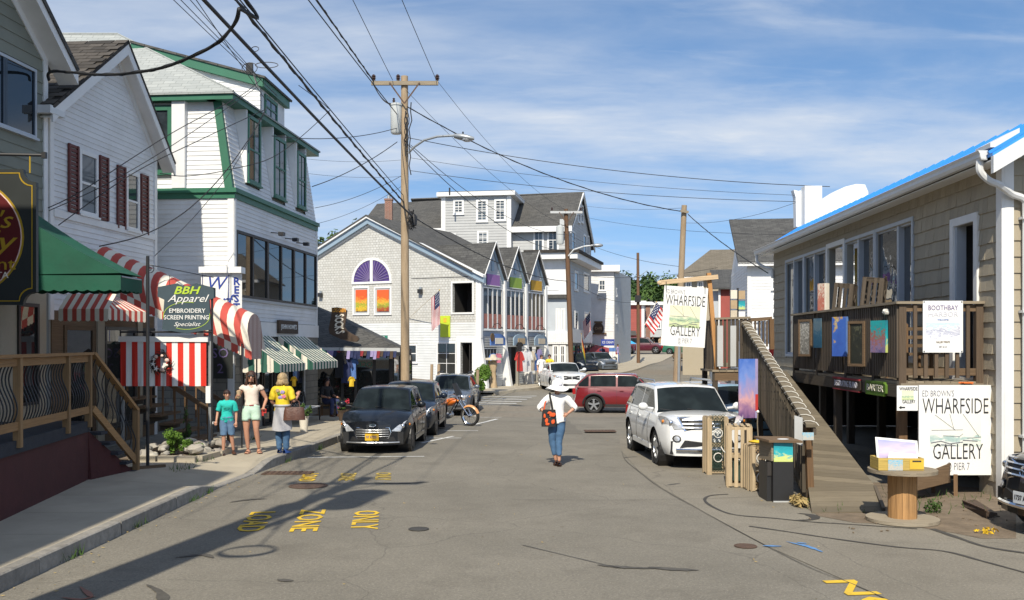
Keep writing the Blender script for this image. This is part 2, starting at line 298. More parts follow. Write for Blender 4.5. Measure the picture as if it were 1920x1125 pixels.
pic('pic_boat',[(0.0,(0.42,0.55,0.52)),(0.2,(0.78,0.79,0.72)),(0.3,(0.35,0.50,0.48)),(0.4,(0.80,0.80,0.72)),(1.0,(0.80,0.80,0.74))],4,9.4,0.9)
pic('pic_boat_green',[(0.0,(0.30,0.44,0.20)),(0.3,(0.66,0.70,0.42)),(0.42,(0.30,0.45,0.30)),(0.55,(0.76,0.76,0.55)),(1.0,(0.76,0.74,0.52))],4,2.4,0.9)
pic('pic_beach',[(0.0,(0.30,0.26,0.42)),(0.22,(0.04,0.04,0.07)),(0.32,(0.45,0.38,0.58)),(0.6,(0.62,0.52,0.64)),(1.0,(0.32,0.34,0.58))],2,3.9,0.9)
pic('pic_teal',[(0.0,(0.50,0.62,0.12)),(0.3,(0.60,0.66,0.25)),(0.42,(0.02,0.40,0.46)),(0.7,(0.02,0.30,0.36)),(1.0,(0.03,0.18,0.26))],2.2,1.9,0.7)
pic('pic_card',[(0.0,(0.10,0.40,0.62)),(0.35,(0.62,0.50,0.36)),(0.5,(0.12,0.45,0.66)),(0.7,(0.70,0.60,0.5)),(1.0,(0.5,0.66,0.75))],7,5.9,0.3)
pic('pic_red',[(0.0,(0.42,0.30,0.22)),(0.4,(0.42,0.10,0.07)),(0.55,(0.62,0.55,0.45)),(1.0,(0.45,0.16,0.12))],5,2.9,0.3)
def asphalt(name,base,light,warm,big,seed):
 m=bpy.data.materials.new(name);m.use_nodes=True
 t=m.node_tree;N=t.nodes;b=N['Principled BSDF'];K=t.links.new
 b.inputs['Roughness'].default_value=0.88;b.inputs['Specular IOR Level'].default_value=0.3
 src=N.new('ShaderNodeTexCoord')
 def nz(sc,det=6,ro=0.6,off=0):
  mp=N.new('ShaderNodeMapping');K(src.outputs['Object'],mp.inputs[0]);mp.inputs['Location'].default_value=(seed+off,off,0)
  n=N.new('ShaderNodeTexNoise');K(mp.outputs[0],n.inputs['Vector']);n.inputs['Scale'].default_value=sc;n.inputs['Detail'].default_value=det;n.inputs['Roughness'].default_value=ro
  return n.outputs['Fac']
 def ramp(v,a,c,lo=0.0,hi=1.0):
  r=N.new('ShaderNodeMapRange');K(v,r.inputs['Value']);r.inputs['From Min'].default_value=a;r.inputs['From Max'].default_value=c;r.inputs['To Min'].default_value=lo;r.inputs['To Max'].default_value=hi
  return r.outputs[0]
 def mixc(f,A,B):
  x=N.new('ShaderNodeMix');x.data_type='RGBA';K(f,x.inputs['Factor'])
  for s,v in (('A',A),('B',B)):
   if isinstance(v,tuple): x.inputs[s].default_value=(*v,1)
   else: K(v,x.inputs[s])
  return x.outputs['Result']
 c=mixc(ramp(nz(0.35,8,0.65),0.35,0.68),base,light)
 c=mixc(ramp(nz(big,7,0.7,9),0.5,0.72,0,0.65),c,warm)
 sp=ramp(nz(34,3,0.75,4),0.36,0.62)
 c=mixc(sp,mixc(ramp(nz(0.2),0,1,0.32,0.32),c,(0.03,0.03,0.03)),c)
 vo=N.new('ShaderNodeTexVoronoi');K(src.outputs['Object'],vo.inputs['Vector']);vo.inputs['Scale'].default_value=24
 c=mixc(ramp(vo.outputs['Distance'],0.17,0.05,0,0.75),c,(0.44,0.41,0.35))
 v2=N.new('ShaderNodeTexVoronoi');v2.feature='DISTANCE_TO_EDGE';wv=N.new('ShaderNodeMapping');K(src.outputs['Object'],wv.inputs[0]);wv.inputs['Rotation'].default_value=(0,0,0.4+seed)
 nn=N.new('ShaderNodeTexNoise');K(wv.outputs[0],nn.inputs['Vector']);nn.inputs['Scale'].default_value=0.9;nn.inputs['Detail'].default_value=5
 mxv=N.new('ShaderNodeMix');mxv.data_type='VECTOR';mxv.inputs['Factor'].default_value=0.45;K(wv.outputs[0],mxv.inputs['A']);K(nn.outputs['Color'],mxv.inputs['B'])
 K(mxv.outputs['Result'],v2.inputs['Vector']);v2.inputs['Scale'].default_value=0.55
 c=mixc(ramp(v2.outputs['Distance'],0.005,0.0012,0,0.28),c,(0.045,0.042,0.04))
 K(c,b.inputs['Base Color'])
 bp=N.new('ShaderNodeBump');K(sp,bp.inputs['Height']);bp.inputs['Strength'].default_value=0.35;bp.inputs['Distance'].default_value=0.01
 K(bp.outputs[0],b.inputs['Normal'])
 MATS[name]=m
asphalt('asphalt',(0.20,0.184,0.152),(0.262,0.24,0.198),(0.155,0.14,0.114),0.9,0.0)
asphalt('old_asphalt',(0.225,0.203,0.163),(0.29,0.262,0.212),(0.17,0.151,0.12),0.8,3.0)
asphalt('patch_asphalt',(0.165,0.152,0.127),(0.20,0.184,0.154),(0.14,0.128,0.106),1.2,6.0)
# ------------------------------------------------------------------ mesh building
class MB:
 def __init__(s): s.v,s.f,s.m=[],[],[]
 def add(s,vs,fs,mi=0):
  k=len(s.v);s.v +=[tuple(p) for p in vs]
  s.f +=[tuple(i+k for i in f) for f in fs];s.m +=[mi]*len(fs)
  return s
 def poly(s,pts,mi=0): return s.add(pts,[tuple(range(len(pts)))],mi)
 def hexa(s,a,mi=0):
  """8 corners: bottom loop 0-3, top loop 4-7"""
  return s.add(a,[(3,2,1,0),(4,5,6,7),(0,1,5,4),(1,2,6,5),(2,3,7,6),(3,0,4,7)],mi)
 def box(s,c,d,rz=0.0,mi=0,M4=None):
  hx,hy,hz=d[0]/2,d[1]/2,d[2]/2
  cs,sn=math.cos(rz),math.sin(rz)
  P=[]
  for z in (-hz,hz):
   for x,y in ((-hx,-hy),(hx,-hy),(hx,hy),(-hx,hy)):
    P.append(Vector((c[0]+x*cs - y*sn,c[1]+x*sn+y*cs,c[2]+z)))
  if M4: P=[M4 @ p for p in P]
  return s.hexa(P,mi)
 def bar(s,a,b,w,h,up=Vector((0,0,1)),mi=0):
  a,b=Vector(a),Vector(b);d=(b - a).normalized()
  sd=d.cross(up)
  if sd.length < 1e-4: sd=d.cross(Vector((0,1,0)))
  sd.normalize();u=sd.cross(d)
  sd *=w/2;u *=h/2
  return s.hexa([a - sd - u,a+sd - u,a+sd+u,a - sd+u,b - sd - u,b+sd - u,b+sd+u,b - sd+u],mi)
 def prism(s,pts,off,mi=0,mi2=None):
  """closed planar outline pushed by the vector off"""
  n=len(pts);off=Vector(off);q=[Vector(p)+off for p in pts]
  s.add(list(pts)+q,[tuple(range(n))[::-1],tuple(range(n,2*n))]+[(i,(i+1) % n,n+(i+1) % n,n+i) for i in range(n)],mi)
  return s
 def tube(s,path,r,n=8,caps=True,mi=0):
  P=[Vector(p) for p in path];k0=len(s.v)
  rr=r if isinstance(r,(list,tuple)) else [r]*len(P)
  ref=None
  for i,p in enumerate(P):
   d=(P[min(i+1,len(P) - 1)] - P[max(i - 1,0)]).normalized()
   if ref is None:
    ref=d.orthogonal().normalized()
   ref=(ref - d*ref.dot(d))
   ref=ref.normalized() if ref.length > 1e-6 else d.orthogonal().normalized()
   b=d.cross(ref)
   for j in range(n):
    a=2*math.pi*j/n
    s.v.append(tuple(p+(ref*math.cos(a)+b*math.sin(a))*rr[i]))
  for i in range(len(P) - 1):
   for j in range(n):
    a,b2=k0+i*n+j,k0+i*n+(j+1) % n
    s.f.append((a,b2,b2+n,a+n));s.m.append(mi)
  if caps:
   s.f.append(tuple(k0+j for j in range(n))[::-1]);s.m.append(mi)
   e=k0+(len(P) - 1)*n
   s.f.append(tuple(e+j for j in range(n)));s.m.append(mi)
  return s
 def lathe(s,prof,c=(0,0,0),n=16,axis='z',mi=0,M4=None,cap=True):
  """prof: (radius, height) pairs"""
  k0=len(s.v)
  for r,h in prof:
   for j in range(n):
    a=2*math.pi*j/n
    x,y=r*math.cos(a),r*math.sin(a)
    p=Vector((x,y,h)) if axis =='z' else (Vector((h,x,y)) if axis =='x' else Vector((y,h,x)))
    p +=Vector(c)
    if M4: p=M4 @ p
    s.v.append(tuple(p))
  for i in range(len(prof) - 1):
   for j in range(n):
    a,b2=k0+i*n+j,k0+i*n+(j+1) % n
    s.f.append((a,b2,b2+n,a+n));s.m.append(mi)
  if cap and prof[0][0] > 1e-5: s.f.append(tuple(k0+j for j in range(n))[::-1]);s.m.append(mi)
  if cap and prof[-1][0] > 1e-5:
   e=k0+(len(prof) - 1)*n;s.f.append(tuple(e+j for j in range(n)));s.m.append(mi)
  return s
 def grid(s,rows,mi=0,flip=False):
  k0=len(s.v);nr,nc=len(rows),len(rows[0])
  for r in rows: s.v +=[tuple(p) for p in r]
  for i in range(nr - 1):
   for j in range(nc - 1):
    a=k0+i*nc+j
    f=(a,a+1,a+nc+1,a+nc)
    s.f.append(f[::-1] if flip else f);s.m.append(mi)
  return s
 def ball(s,c,r,n=8,m=6,mi=0,jit=0.0):
  r=r if isinstance(r,(tuple,list)) else (r,r,r)
  k0=len(s.v);c=Vector(c)
  s.v.append(tuple(c+Vector((0,0,r[2]))))
  for i in range(1,m):
   t=math.pi*i/m
   for j in range(n):
    a=2*math.pi*(j+0.5*(i % 2))/n;q=1+random.uniform(-jit,jit)
    s.v.append((c.x+r[0]*q*math.sin(t)*math.cos(a),c.y+r[1]*q*math.sin(t)*math.sin(a),c.z+r[2]*q*math.cos(t)))
  s.v.append(tuple(c - Vector((0,0,r[2]))));e=len(s.v) - 1
  for j in range(n):
   s.f.append((k0,k0+1+j,k0+1+(j+1) % n));s.m.append(mi)
   b2=k0+1+(m - 2)*n
   s.f.append((e,b2+(j+1) % n,b2+j));s.m.append(mi)
  for i in range(m - 2):
   for j in range(n):
    a,b2=k0+1+i*n+j,k0+1+i*n+(j+1) % n
    s.f.append((a,a+n,b2+n,b2));s.m.append(mi)
  return s
 def mesh(s,name,mat,smooth=None,uv=True):
  me=bpy.data.meshes.new(name)
  me.from_pydata(s.v,[],s.f)
  for m in (mat if isinstance(mat,(list,tuple)) else [mat]): me.materials.append(MATS[m])
  if any(s.m): me.polygons.foreach_set('material_index',s.m)
  if smooth is not None:
   me.polygons.foreach_set('use_smooth',[True]*len(s.f))
   if smooth < 180: me.set_sharp_from_angle(angle=R(smooth))
  if uv:
   out=[]
   for f in s.f:
    p=[s.v[i] for i in f]
    nx=ny=nz_=0.0
    for i in range(len(p)):
     a,b=p[i],p[(i+1) % len(p)]
     nx +=(a[1] - b[1])*(a[2]+b[2]);ny +=(a[2] - b[2])*(a[0]+b[0]);nz_ +=(a[0] - b[0])*(a[1]+b[1])
    l=math.sqrt(nx*nx+ny*ny+nz_*nz_) or 1
    nx,ny,nz_=nx/l,ny/l,nz_/l
    q=math.hypot(nx,ny)
    if q < 0.02: hx,hy=1.0,0.0
    else: hx,hy=-ny/q,nx/q
    vx,vy,vz=-nz_*hy,nz_*hx,nx*hy - ny*hx
    for a in p: out +=[a[0]*hx+a[1]*hy,a[0]*vx+a[1]*vy+a[2]*vz]
   ul=me.uv_layers.new(name='UVMap');ul.data.foreach_set('uv',out)
  return me
 def build(s,name,mat,parent=None,smooth=None,uv=True,world=None):
  return link(name,s.mesh(name,mat,smooth,uv),parent)
def link(name,me,parent=None):
 o=bpy.data.objects.new(name,me);COL.objects.link(o)
 if parent is not None:
  o.parent=parent
  if parent.get('_w'): o.matrix_parent_inverse=Matrix.Translation(-parent.location)
 return o
def tag(o,label,cat,group=None,kind=None):
 if label: o['label']=label
 if cat: o['category']=cat
 if group: o['group']=group
 if kind: o['kind']=kind
 return o
ROOTS=[]
def thing(name,label,cat,loc=(0,0,0),rz=0.0,group=None,local=False):
 """an Empty at the thing's base; parts are given in world coordinates unless local"""
 o=bpy.data.objects.new(name,None);COL.objects.link(o)
 o.location=loc;o.rotation_euler=(0,0,rz);o.empty_display_size=0.2
 if not local: o['_w']=1;ROOTS.append(o)
 return tag(o,label,cat,group)
def solo(mb,name,mat,label,cat,group=None,smooth=None,kind=None):
 return tag(mb.build(name,mat,None,smooth),label,cat,group,kind)
def struct(mb,name,mat,smooth=None):
 return tag(mb.build(name,mat,None,smooth),None,None,kind='structure')
def copy_tree(o,parent=None):
 c=o.copy();COL.objects.link(c)
 if parent is not None: c.parent=parent
 for ch in [x for x in o.children]: copy_tree(ch,c)
 return c
class Fr:
 """an upright wall plane: u runs along it, z up, d outwards"""
 def __init__(s,ox,oy,ang,lean=0.0,z0=0.0):
  s.o=Vector((ox,oy,0));s.u=Vector((math.cos(R(ang)),math.sin(R(ang)),0));s.n=Vector((s.u.y,-s.u.x,0));s.lean,s.z0=lean,z0
  s.ang=R(ang)
 def p(s,u,z,d=0.0):
  d=d - s.lean*(z - s.z0)
  return s.o+s.u*u+s.n*d+Vector((0,0,z))
 def px(s,x,y,d=0.0):
  dx=(x - 960)/FPX;t=(s.o.dot(s.n)+d)/(dx*s.n.x+s.n.y)
  q=Vector((t*dx - s.o.x,t - s.o.y,0))
  return q.dot(s.u),EYE+(HOR - y)*t/FPX
 def rect(s,x0,y0,x1,y1,d=0.0):
  """the upright rectangle between two picture points"""
  u0,za=s.px(x0,y0,d);u1,zb=s.px(x1,y1,d)
  return min(u0,u1),min(za,zb),max(u0,u1),max(za,zb)
 def box(s,mb,u0,u1,z0,z1,d0,d1,mi=0):
  return mb.hexa([s.p(u0,z0,d1),s.p(u1,z0,d1),s.p(u1,z0,d0),s.p(u0,z0,d0),s.p(u0,z1,d1),s.p(u1,z1,d1),s.p(u1,z1,d0),s.p(u0,z1,d0)],mi)
 def mat(s,u,z,d):
  """matrix whose x runs along the wall and y upwards, for lettering"""
  m=Matrix.Identity(4)
  for i in range(3): m[i][0],m[i][1],m[i][2]=s.u[i],(0,0,1)[i],s.n[i]
  m.translation=s.p(u,z,d)
  return m
def cut(iv,ops):
 """intervals minus the openings"""
 out=[iv]
 for a,b in ops:
  nx=[]
  for x0,x1 in out:
   if b <=x0 or a >=x1: nx.append((x0,x1));continue
   if a > x0: nx.append((x0,a))
   if b < x1: nx.append((b,x1))
  out=nx
 return [(a,b) for a,b in out if b - a > 0.02]
def span(poly,z):
 xs=[]
 n=len(poly)
 for i in range(n):
  (ua,za),(ub,zb)=poly[i],poly[(i+1) % n]
  if za ==zb: continue
  if min(za,zb) <=z <=max(za,zb): xs.append(ua+(ub - ua)*(z - za)/(zb - za))
 return (min(xs),max(xs)) if xs else None
def clad(F,poly,holes,pitch,mat,parent,single=True,name='clapboard',proud=0.022,zoff=0.0):
 """lapped boards over a convex outline, leaving the holes free"""
 z0,z1=min(p[1] for p in poly),max(p[1] for p in poly)
 z=z0;acc=MB()
 while z < z1 - 0.02:
  za,zb=z,min(z+pitch,z1)
  e=1e-4
  sa,sb=span(poly,za+e),span(poly,zb - e)
  z +=pitch
  if not sa or not sb: continue
  zm=(za+zb)/2;sm=span(poly,zm)
  ops=[(h[0],h[2]) for h in holes if h[1] < zm < h[3]]
  for a,b in cut(sm,ops):
   a0,a1=(sa[0],sb[0]) if abs(a - sm[0]) < 1e-6 else (a,a)
   b0,b1=(sa[1],sb[1]) if abs(b - sm[1]) < 1e-6 else (b,b)
   pts=[F.p(a0,za,proud),F.p(b0,za,proud),F.p(b1,zb,0.006),F.p(a1,zb,0.006),F.p(a0,za,0.0),F.p(b0,za,0.0)]
   fs=[(0,1,2,3),(4,5,1,0),(4,0,3),(1,5,2)]
   if single:
    MB().add(pts,fs).build(name,mat,parent)
   else:
    acc.add(pts,fs)
 if not single and acc.f:
  o=acc.build(name,mat,parent);o['kind']='stuff'
  return o
def wallcore(F,poly,holes,mat,parent,thick=0.2,name='wall',d=0.0):
 """a wall slab with real openings"""
 mb=MB();zs=sorted({p[1] for p in poly} | {h[1] for h in holes} | {h[3] for h in holes})
 for za,zb in zip(zs,zs[1:]):
  if zb - za < 1e-4: continue
  sa,sb,sm=span(poly,za+1e-5),span(poly,zb - 1e-5),span(poly,(za+zb)/2)
  if not sa or not sb: continue
  ops=[(h[0],h[2]) for h in holes if h[1] < (za+zb)/2 < h[3]]
  for a,b in cut(sm,ops):
   a0,a1=(sa[0],sb[0]) if abs(a - sm[0]) < 1e-6 else (a,a)
   b0,b1=(sa[1],sb[1]) if abs(b - sm[1]) < 1e-6 else (b,b)
   mb.hexa([F.p(a0,za,d),F.p(b0,za,d),F.p(b0,za,d - thick),F.p(a0,za,d - thick),F.p(a1,zb,d),F.p(b1,zb,d),F.p(b1,zb,d - thick),F.p(a1,zb,d - thick)])
 return mb.build(name,mat,parent)
def window(F,r,parent,frame='white_paint',glass='window_glass',nx=1,ny=2,fw=0.09,proud=0.05,mw=0.028,sill=True,deep=0.02,name='window',split=True):
 """outer frame r=(u0,z0,u1,z1): casing, sash bars and one pane object per opening"""
 u0,z0,u1,z1=r;mb=MB()
 F.box(mb,u0,u0+fw,z0,z1,-0.01,proud);F.box(mb,u1 - fw,u1,z0,z1,-0.01,proud)
 F.box(mb,u0+fw,u1 - fw,z1 - fw,z1,-0.01,proud+0.003);F.box(mb,u0+fw,u1 - fw,z0,z0+fw*0.8,-0.01,proud+0.003)
 if sill: F.box(mb,u0 - 0.03,u1+0.03,z0 - 0.05,z0 - 0.002,-0.01,proud+0.04)
 a,b,c,d=u0+fw,u1 - fw,z0+fw*0.8,z1 - fw
 if ny ==2: F.box(mb,a,b,(c+d)/2 - 0.025,(c+d)/2+0.025,0.0,proud - 0.008)
 for i in range(1,nx):
  x=a+(b - a)*i/nx;F.box(mb,x - mw/2,x+mw/2,c,d,0.0,proud - 0.014)
 if ny > 2:
  for i in range(1,ny):
   z=c+(d - c)*i/ny;F.box(mb,a,b,z - mw/2,z+mw/2,0.0,proud - 0.017)
 o=mb.build(name,frame,parent)
 cols=nx if split else 1;rows=ny if split else 1
 for i in range(cols):
  for j in range(rows):
   g=MB();F.box(g,a+(b - a)*i/cols,a+(b - a)*(i+1)/cols,c+(d - c)*j/rows,c+(d - c)*(j+1)/rows,0.0,deep+random.uniform(0,0.004))
   g.build('pane',glass,o)
 return o
TXT={}
def lettering(txt,M4,mat,parent,size=0.2,width=None,align='CENTER',ext=0.004,bold=0.0,shear=0.0,name='lettering',sx=1.0):
 key=(txt,ext,bold,shear,align)
 if key not in TXT:
  c=bpy.data.curves.new('lettering','FONT');c.body=txt;c.size=1.0;c.align_x=align;c.align_y='CENTER'
  c.extrude=0.01;c.offset=bold;c.shear=shear;c.resolution_u=2
  o=bpy.data.objects.new('lettering',c);COL.objects.link(o)
  bpy.context.view_layer.update()
  dg=bpy.context.evaluated_depsgraph_get()
  me=bpy.data.meshes.new_from_object(o.evaluated_get(dg))
  bpy.data.objects.remove(o);bpy.data.curves.remove(c)
  TXT[key]=me
 src=TXT[key]
 xs=[v.co.x for v in src.vertices]
 w0=max(xs) - min(xs)
 s=size;wx=size*sx
 if width: wx=width/w0
 T=M4 @ Matrix.Diagonal((wx,s,ext/0.01,1))
 me=src.copy();me.transform(T);me.name=name
 me.materials.clear();me.materials.append(MATS[mat])
 return link(name,me,parent)
def wavyglass():
 m=bpy.data.materials.new('gallery_glass');m.use_nodes=True;N=m.node_tree.nodes;K=m.node_tree.links.new;b=N['Principled BSDF']
 b.inputs['Base Color'].default_value=(.03,.033,.035,1);b.inputs['Roughness'].default_value=.02;b.inputs['Specular IOR Level'].default_value=1.0;b.inputs['IOR'].default_value=2.2
 tc_=N.new('ShaderNodeTexCoord');nz=N.new('ShaderNodeTexNoise');K(tc_.outputs['Object'],nz.inputs['Vector']);nz.inputs['Scale'].default_value=1.6;nz.inputs['Detail'].default_value=2
 bp=N.new('ShaderNodeBump');bp.inputs['Strength'].default_value=.06;bp.inputs['Distance'].default_value=.1;K(nz.outputs['Fac'],bp.inputs['Height']);K(bp.outputs[0],b.inputs['Normal'])
 MATS['gallery_glass']=m
wavyglass()
# ------------------------------------------------------------------ ground, road, pavements
KERB=[(-12,-5.35),(9.7,-5.16),(16.85,-5.1),(24,-4.46),(36,-3.35),(41,-2.85)]
WALK=[(-12,-7.9),(12.9,-7.2),(17,-7.6),(24,-7.9),(36,-7.2),(41,-7.0)]
SEAM=[(4,4.6),(9.1,3.74),(10,3.56),(12,3.13),(14.06,2.89),(16.7,2.6),(19.1,2.5),(22.5,2.56),(27,3.0)]
def sheet(lf,rf,y0,y1,off,step=1.0,nx=8):
 mb=MB();rows=[]
 n=max(2,int((y1 - y0)/step)+1)
 for i in range(n+1):
  y=y0+(y1 - y0)*i/n
  a,b=lf(y),rf(y)
  rows.append([(a+(b - a)*j/nx,y,gz(0,y)+off) for j in range(nx+1)])
 return mb.grid(rows)
g=MB();rows=[]
ys=[-80,-40,-10,0,10,20,24,28,32,36,40,43,46,50,55,60,68,76,86,96,106,120,135,200,400,1500]
for y in ys: rows.append([(x,y,gz(0,y) - 0.012) for x in (-900,-200,-60,-20,-8,0,8,20,60,200,900)])
struct(g.grid(rows),'ground','gravel_ground')
struct(sheet(lambda y: interp(KERB,y) if y < 41 else interp([(41,-2.85),(41.01,-40),(46.9,-40),(47,-0.9),(50,0.9),(56,3.4),(66,6.8),(75,9.8),(86,12.8),(100,17)],y),lambda y: interp([(-12,14),(24,14),(30,40),(200,70)],y),-12,125,-0.006,1.0,6),'road','asphalt')
struct(sheet(lambda y: interp(SEAM,y),lambda y: 8.6,4.0,27,0.0,0.8),'side_pavement','old_asphalt')
def zk(y): return smooth([(15.6,0.17),(16.9,0.015),(18.4,0.015),(19.6,0.17)],y)
sw=bpy.data.objects.new('sidewalk',None);COL.objects.link(sw);sw['kind']='structure'
y=-8.0
while y < 40.5:
 y2=y+1.52;mb=MB();rows=[]
 for i in range(4):
  yy=y+0.006+(y2 - y - 0.012)*i/3
  a,b=interp(WALK,yy),interp(KERB,yy) - 0.16
  rows.append([(a,yy,gz(0,yy)+0.17)]+[(a+(b - a)*t,yy,gz(0,yy)+(0.17 if t < 0.45 else 0.17+(zk(yy) - 0.17)*(t - 0.45)/0.55)) for t in (0.45,0.75,1.0)])
 bot=[[(p[0],p[1],p[2] - 0.12) for p in r] for r in rows]
 mb.grid(rows)
 edge=[r[0] for r in rows]+rows[-1][1:]+[r[-1] for r in rows[::-1][1:]]+rows[0][1:-1][::-1]
 for p,q in zip(edge,edge[1:]+edge[:1]): mb.poly([p,q,(q[0],q[1],q[2] - 0.1),(p[0],p[1],p[2] - 0.1)])
 mb.build('paving_slab','concrete',sw)
 y=y2
struct(sheet(lambda y: interp(WALK,y) - 0.3,lambda y: interp(KERB,y) - 0.14,-8,41,0.004,1.0,3),'sidewalk_bed','soil')
kb=bpy.data.objects.new('kerb',None);COL.objects.link(kb);kb['kind']='structure'
y=-7.0
while y < 40.5:
 ln=random.uniform(1.7,2.3);y2=min(y+ln,40.9);n=5;mb=MB();secs=[]
 for i in range(n+1):
  yy=y+0.014+(y2 - y - 0.028)*i/n;xo=interp(KERB,yy);g0=gz(0,yy);z=g0+zk(yy)+0.006;j=random.uniform(-0.006,0.006)
  secs.append([(xo - 0.15,yy,g0 - 0.1),(xo - 0.15,yy,z),(xo - 0.02+j,yy,z),(xo+j,yy,z - 0.015),(xo+0.015+j,yy,g0 - 0.1)])
 mb.grid(secs,flip=True);mb.poly(secs[0]);mb.poly(secs[-1][::-1])
 mb.build('kerb_stone','kerb_granite',kb)
 y=y2
FK=[(47,-0.9),(50,0.9),(56,3.4),(66,6.8),(75,9.8),(86,12.8),(100,17)]
mb=sheet(lambda y: interp(FK,y) - 5.5,lambda y: interp(FK,y),47,100,0.12,1.0,3)
rows=[[(interp(FK,y_),y_,gz(0,y_)+0.12),(interp(FK,y_)+0.02,y_,gz(0,y_) - 0.05)] for y_ in [47+i for i in range(54)]]
mb.grid(rows)
mb.poly([(-6.4,47,0.02),(-0.9,47,0.02),(-0.9,47,-0.2),(-6.4,47,-0.2)])
struct(mb,'far_pavement','concrete')
rows=[]
for i in range(9):
 t=i/8;px=480+(905 - 480)*t
 top=at(px,683+38*t,54.5 - 4.2*t);bt=at(px,722+6*t,46.5)
 rows.append([bt,bt.lerp(top,0.5)+Vector((0,0,0.06)),top,top+Vector((0,2,0))])
struct(MB().grid(rows,flip=True),'earth_bank','soil')
mb=MB()
pts=[(1500,945),(1535,968),(1600,980),(1700,985),(1790,1000),(1840,1010),(1905,1010),(1905,920),(1700,905),(1560,905)]
mb.poly([tuple(at(px,py,EYE*FPX/(py - HOR))+Vector((0,0,0.004))) for px,py in pts][::-1])
struct(mb,'soil_strip','soil')
for x0,x1,y0,y1 in ((1.2,2.0,27,36),):
 struct(sheet(lambda y: x0+.05*math.sin(y*3),lambda y: x1+.04*math.sin(y*2.3),y0,y1,-0.002,.5,3),'road_patch','patch_asphalt')
def ground(px,py,off=0.0):
 Y=EYE*FPX/(py - HOR);p=at(px,py,Y);p.z=off
 return p
def ribbon(pts,w,name,mat,off=0.002,taper=False):
 mb=MB();P=[Vector((p[0],p[1],0)) for p in pts];Q=[]
 for i in range(len(P) - 1):
  for k in range(4):
   t=k/4;a=P[max(i - 1,0)];b,c=P[i],P[i+1];d=P[min(i+2,len(P) - 1)]
   Q.append(0.5*((2*b)+(c - a)*t+(2*a - 5*b+4*c - d)*t*t+(3*b - a - 3*c+d)*t **3))
 Q.append(P[-1]);rows=[]
 for i,p in enumerate(Q):
  d=(Q[min(i+1,len(Q) - 1)] - Q[max(i - 1,0)]).normalized();s=Vector((-d.y,d.x,0))
  ww=w*random.uniform(0.6,1.15)/2
  if taper: ww *=max(0.12,math.sin(math.pi*(i+0.4)/len(Q)))
  z=gz(0,p.y)+off
  rows.append([(p.x+s.x*ww,p.y+s.y*ww,z),(p.x - s.x*ww,p.y - s.y*ww,z)])
 return struct(mb.grid(rows,flip=True),name,mat)
ribbon([ground(*p) for p in [(1365,927),(1330,930),(1322,940),(1345,955),(1380,966),(1450,972),(1520,979),(1600,984),(1720,992)]],0.05,'tar_seam','tar',0.006)
ribbon([ground(*p) for p in [(1405,987),(1480,998),(1560,1010),(1680,1026),(1770,1034),(1840,1052),(1925,1075)]],0.055,'tar_seam','tar',0.006)
ribbon([ground(*p) for p in [(1748,992),(1800,1010),(1850,1026),(1925,1038)]],0.09,'tar_seam','tar',0.006)
ribbon([ground(*p) for p in [(960,937),(1150,938),(1300,936),(1420,932)]],0.012,'tar_seam','tar',0.007)
ribbon([ground(*p) for p in [(1488,976),(1520,975),(1528,970),(1515,965),(1495,963)]],0.16,'tar_seam','tar',0.006,True)
ribbon([ground(*p) for p in [(1166,846),(1172,862),(1195,882),(1240,916),(1330,966),(1430,1020),(1520,1065),(1600,1096),(1720,1150)]],0.012,'tar_seam','oil_stain',0.006)
ribbon([ground(*p) for p in [(980,722+300),(1140,1060),(1165,1065)]],0.015,'tar_seam','tar',0.002)
for a in ([(1120,1059),(1150,1062),(1180,1064),(1230,1066)],[(1215,1063),(1260,1067),(1310,1069)]):
 ribbon([ground(*p) for p in a],0.13,'oil_mark','oil_stain',0.002,True)
for a in ([(430,942),(455,938),(475,936),(500,935)],[(330,1045),(380,1040),(400,1046)],[(520,1086),(535,1088),(550,1089)],[(275,1096),(300,1110),(306,1125),(302,1140)],[(700,905),(740,906),(805,904)],[(1170,858),(1195,856)],[(1250,910),(1275,906)]):
 ribbon([ground(*p) for p in a],0.12,'oil_mark','oil_stain',0.002,True)
ribbon([ground(*p) for p in [(150,1100),(165,1112),(172,1120)]],0.07,'spray_mark','red_spray',0.003,True)
ribbon([ground(*p) for p in [(115,1120),(150,1124),(180,1118)]],0.05,'spray_mark','red_spray',0.003,True)
for a in ([(1474,1016),(1495,1021),(1510,1024),(1530,1031),(1542,1036)],[(1430,1024),(1465,1025)],[(1494,1018),(1512,1020)]):
 ribbon([ground(*p) for p in a],0.09,'spray_mark','blue_spray',0.008,True)
def line(a,b,w,mat='white_line',off=0.003):
 a,b=Vector((*a,0)),Vector((*b,0));d=(b - a).normalized();s=Vector((-d.y,d.x,0))*w/2
 n=max(1,int((b - a).length/2));rows=[]
 for i in range(n+1):
  p=a.lerp(b,i/n);z=gz(0,p.y)+off
  rows.append([(p.x+s.x,p.y+s.y,z),(p.x - s.x,p.y - s.y,z)])
 return struct(MB().grid(rows,flip=True),'road_marking',mat)
line((-4.5,21.15),(-1.95,21.35),0.10)
line((-2.2,25.6),(-1.35,25.6),0.10);line((-2.0,28.3),(-1.0,28.3),0.10)
line((-2.3,24.2),(-1.6,26.2),0.10);line((-1.3,31.2),(-0.55,35.2),0.13);line((-1.3,36.4),(-0.4,36.4),0.1)
for i in range(5): line((-3.0+0.05*i,43.0+i*0.75),(0.2+0.25*i,43.6+i*0.75),0.36)
line((1.5,46.0),(4.0,45.4),0.3)
for i in range(5): line((9.5+i*1.5,70+i),(10.3+i*1.5,70.4+i),0.25)
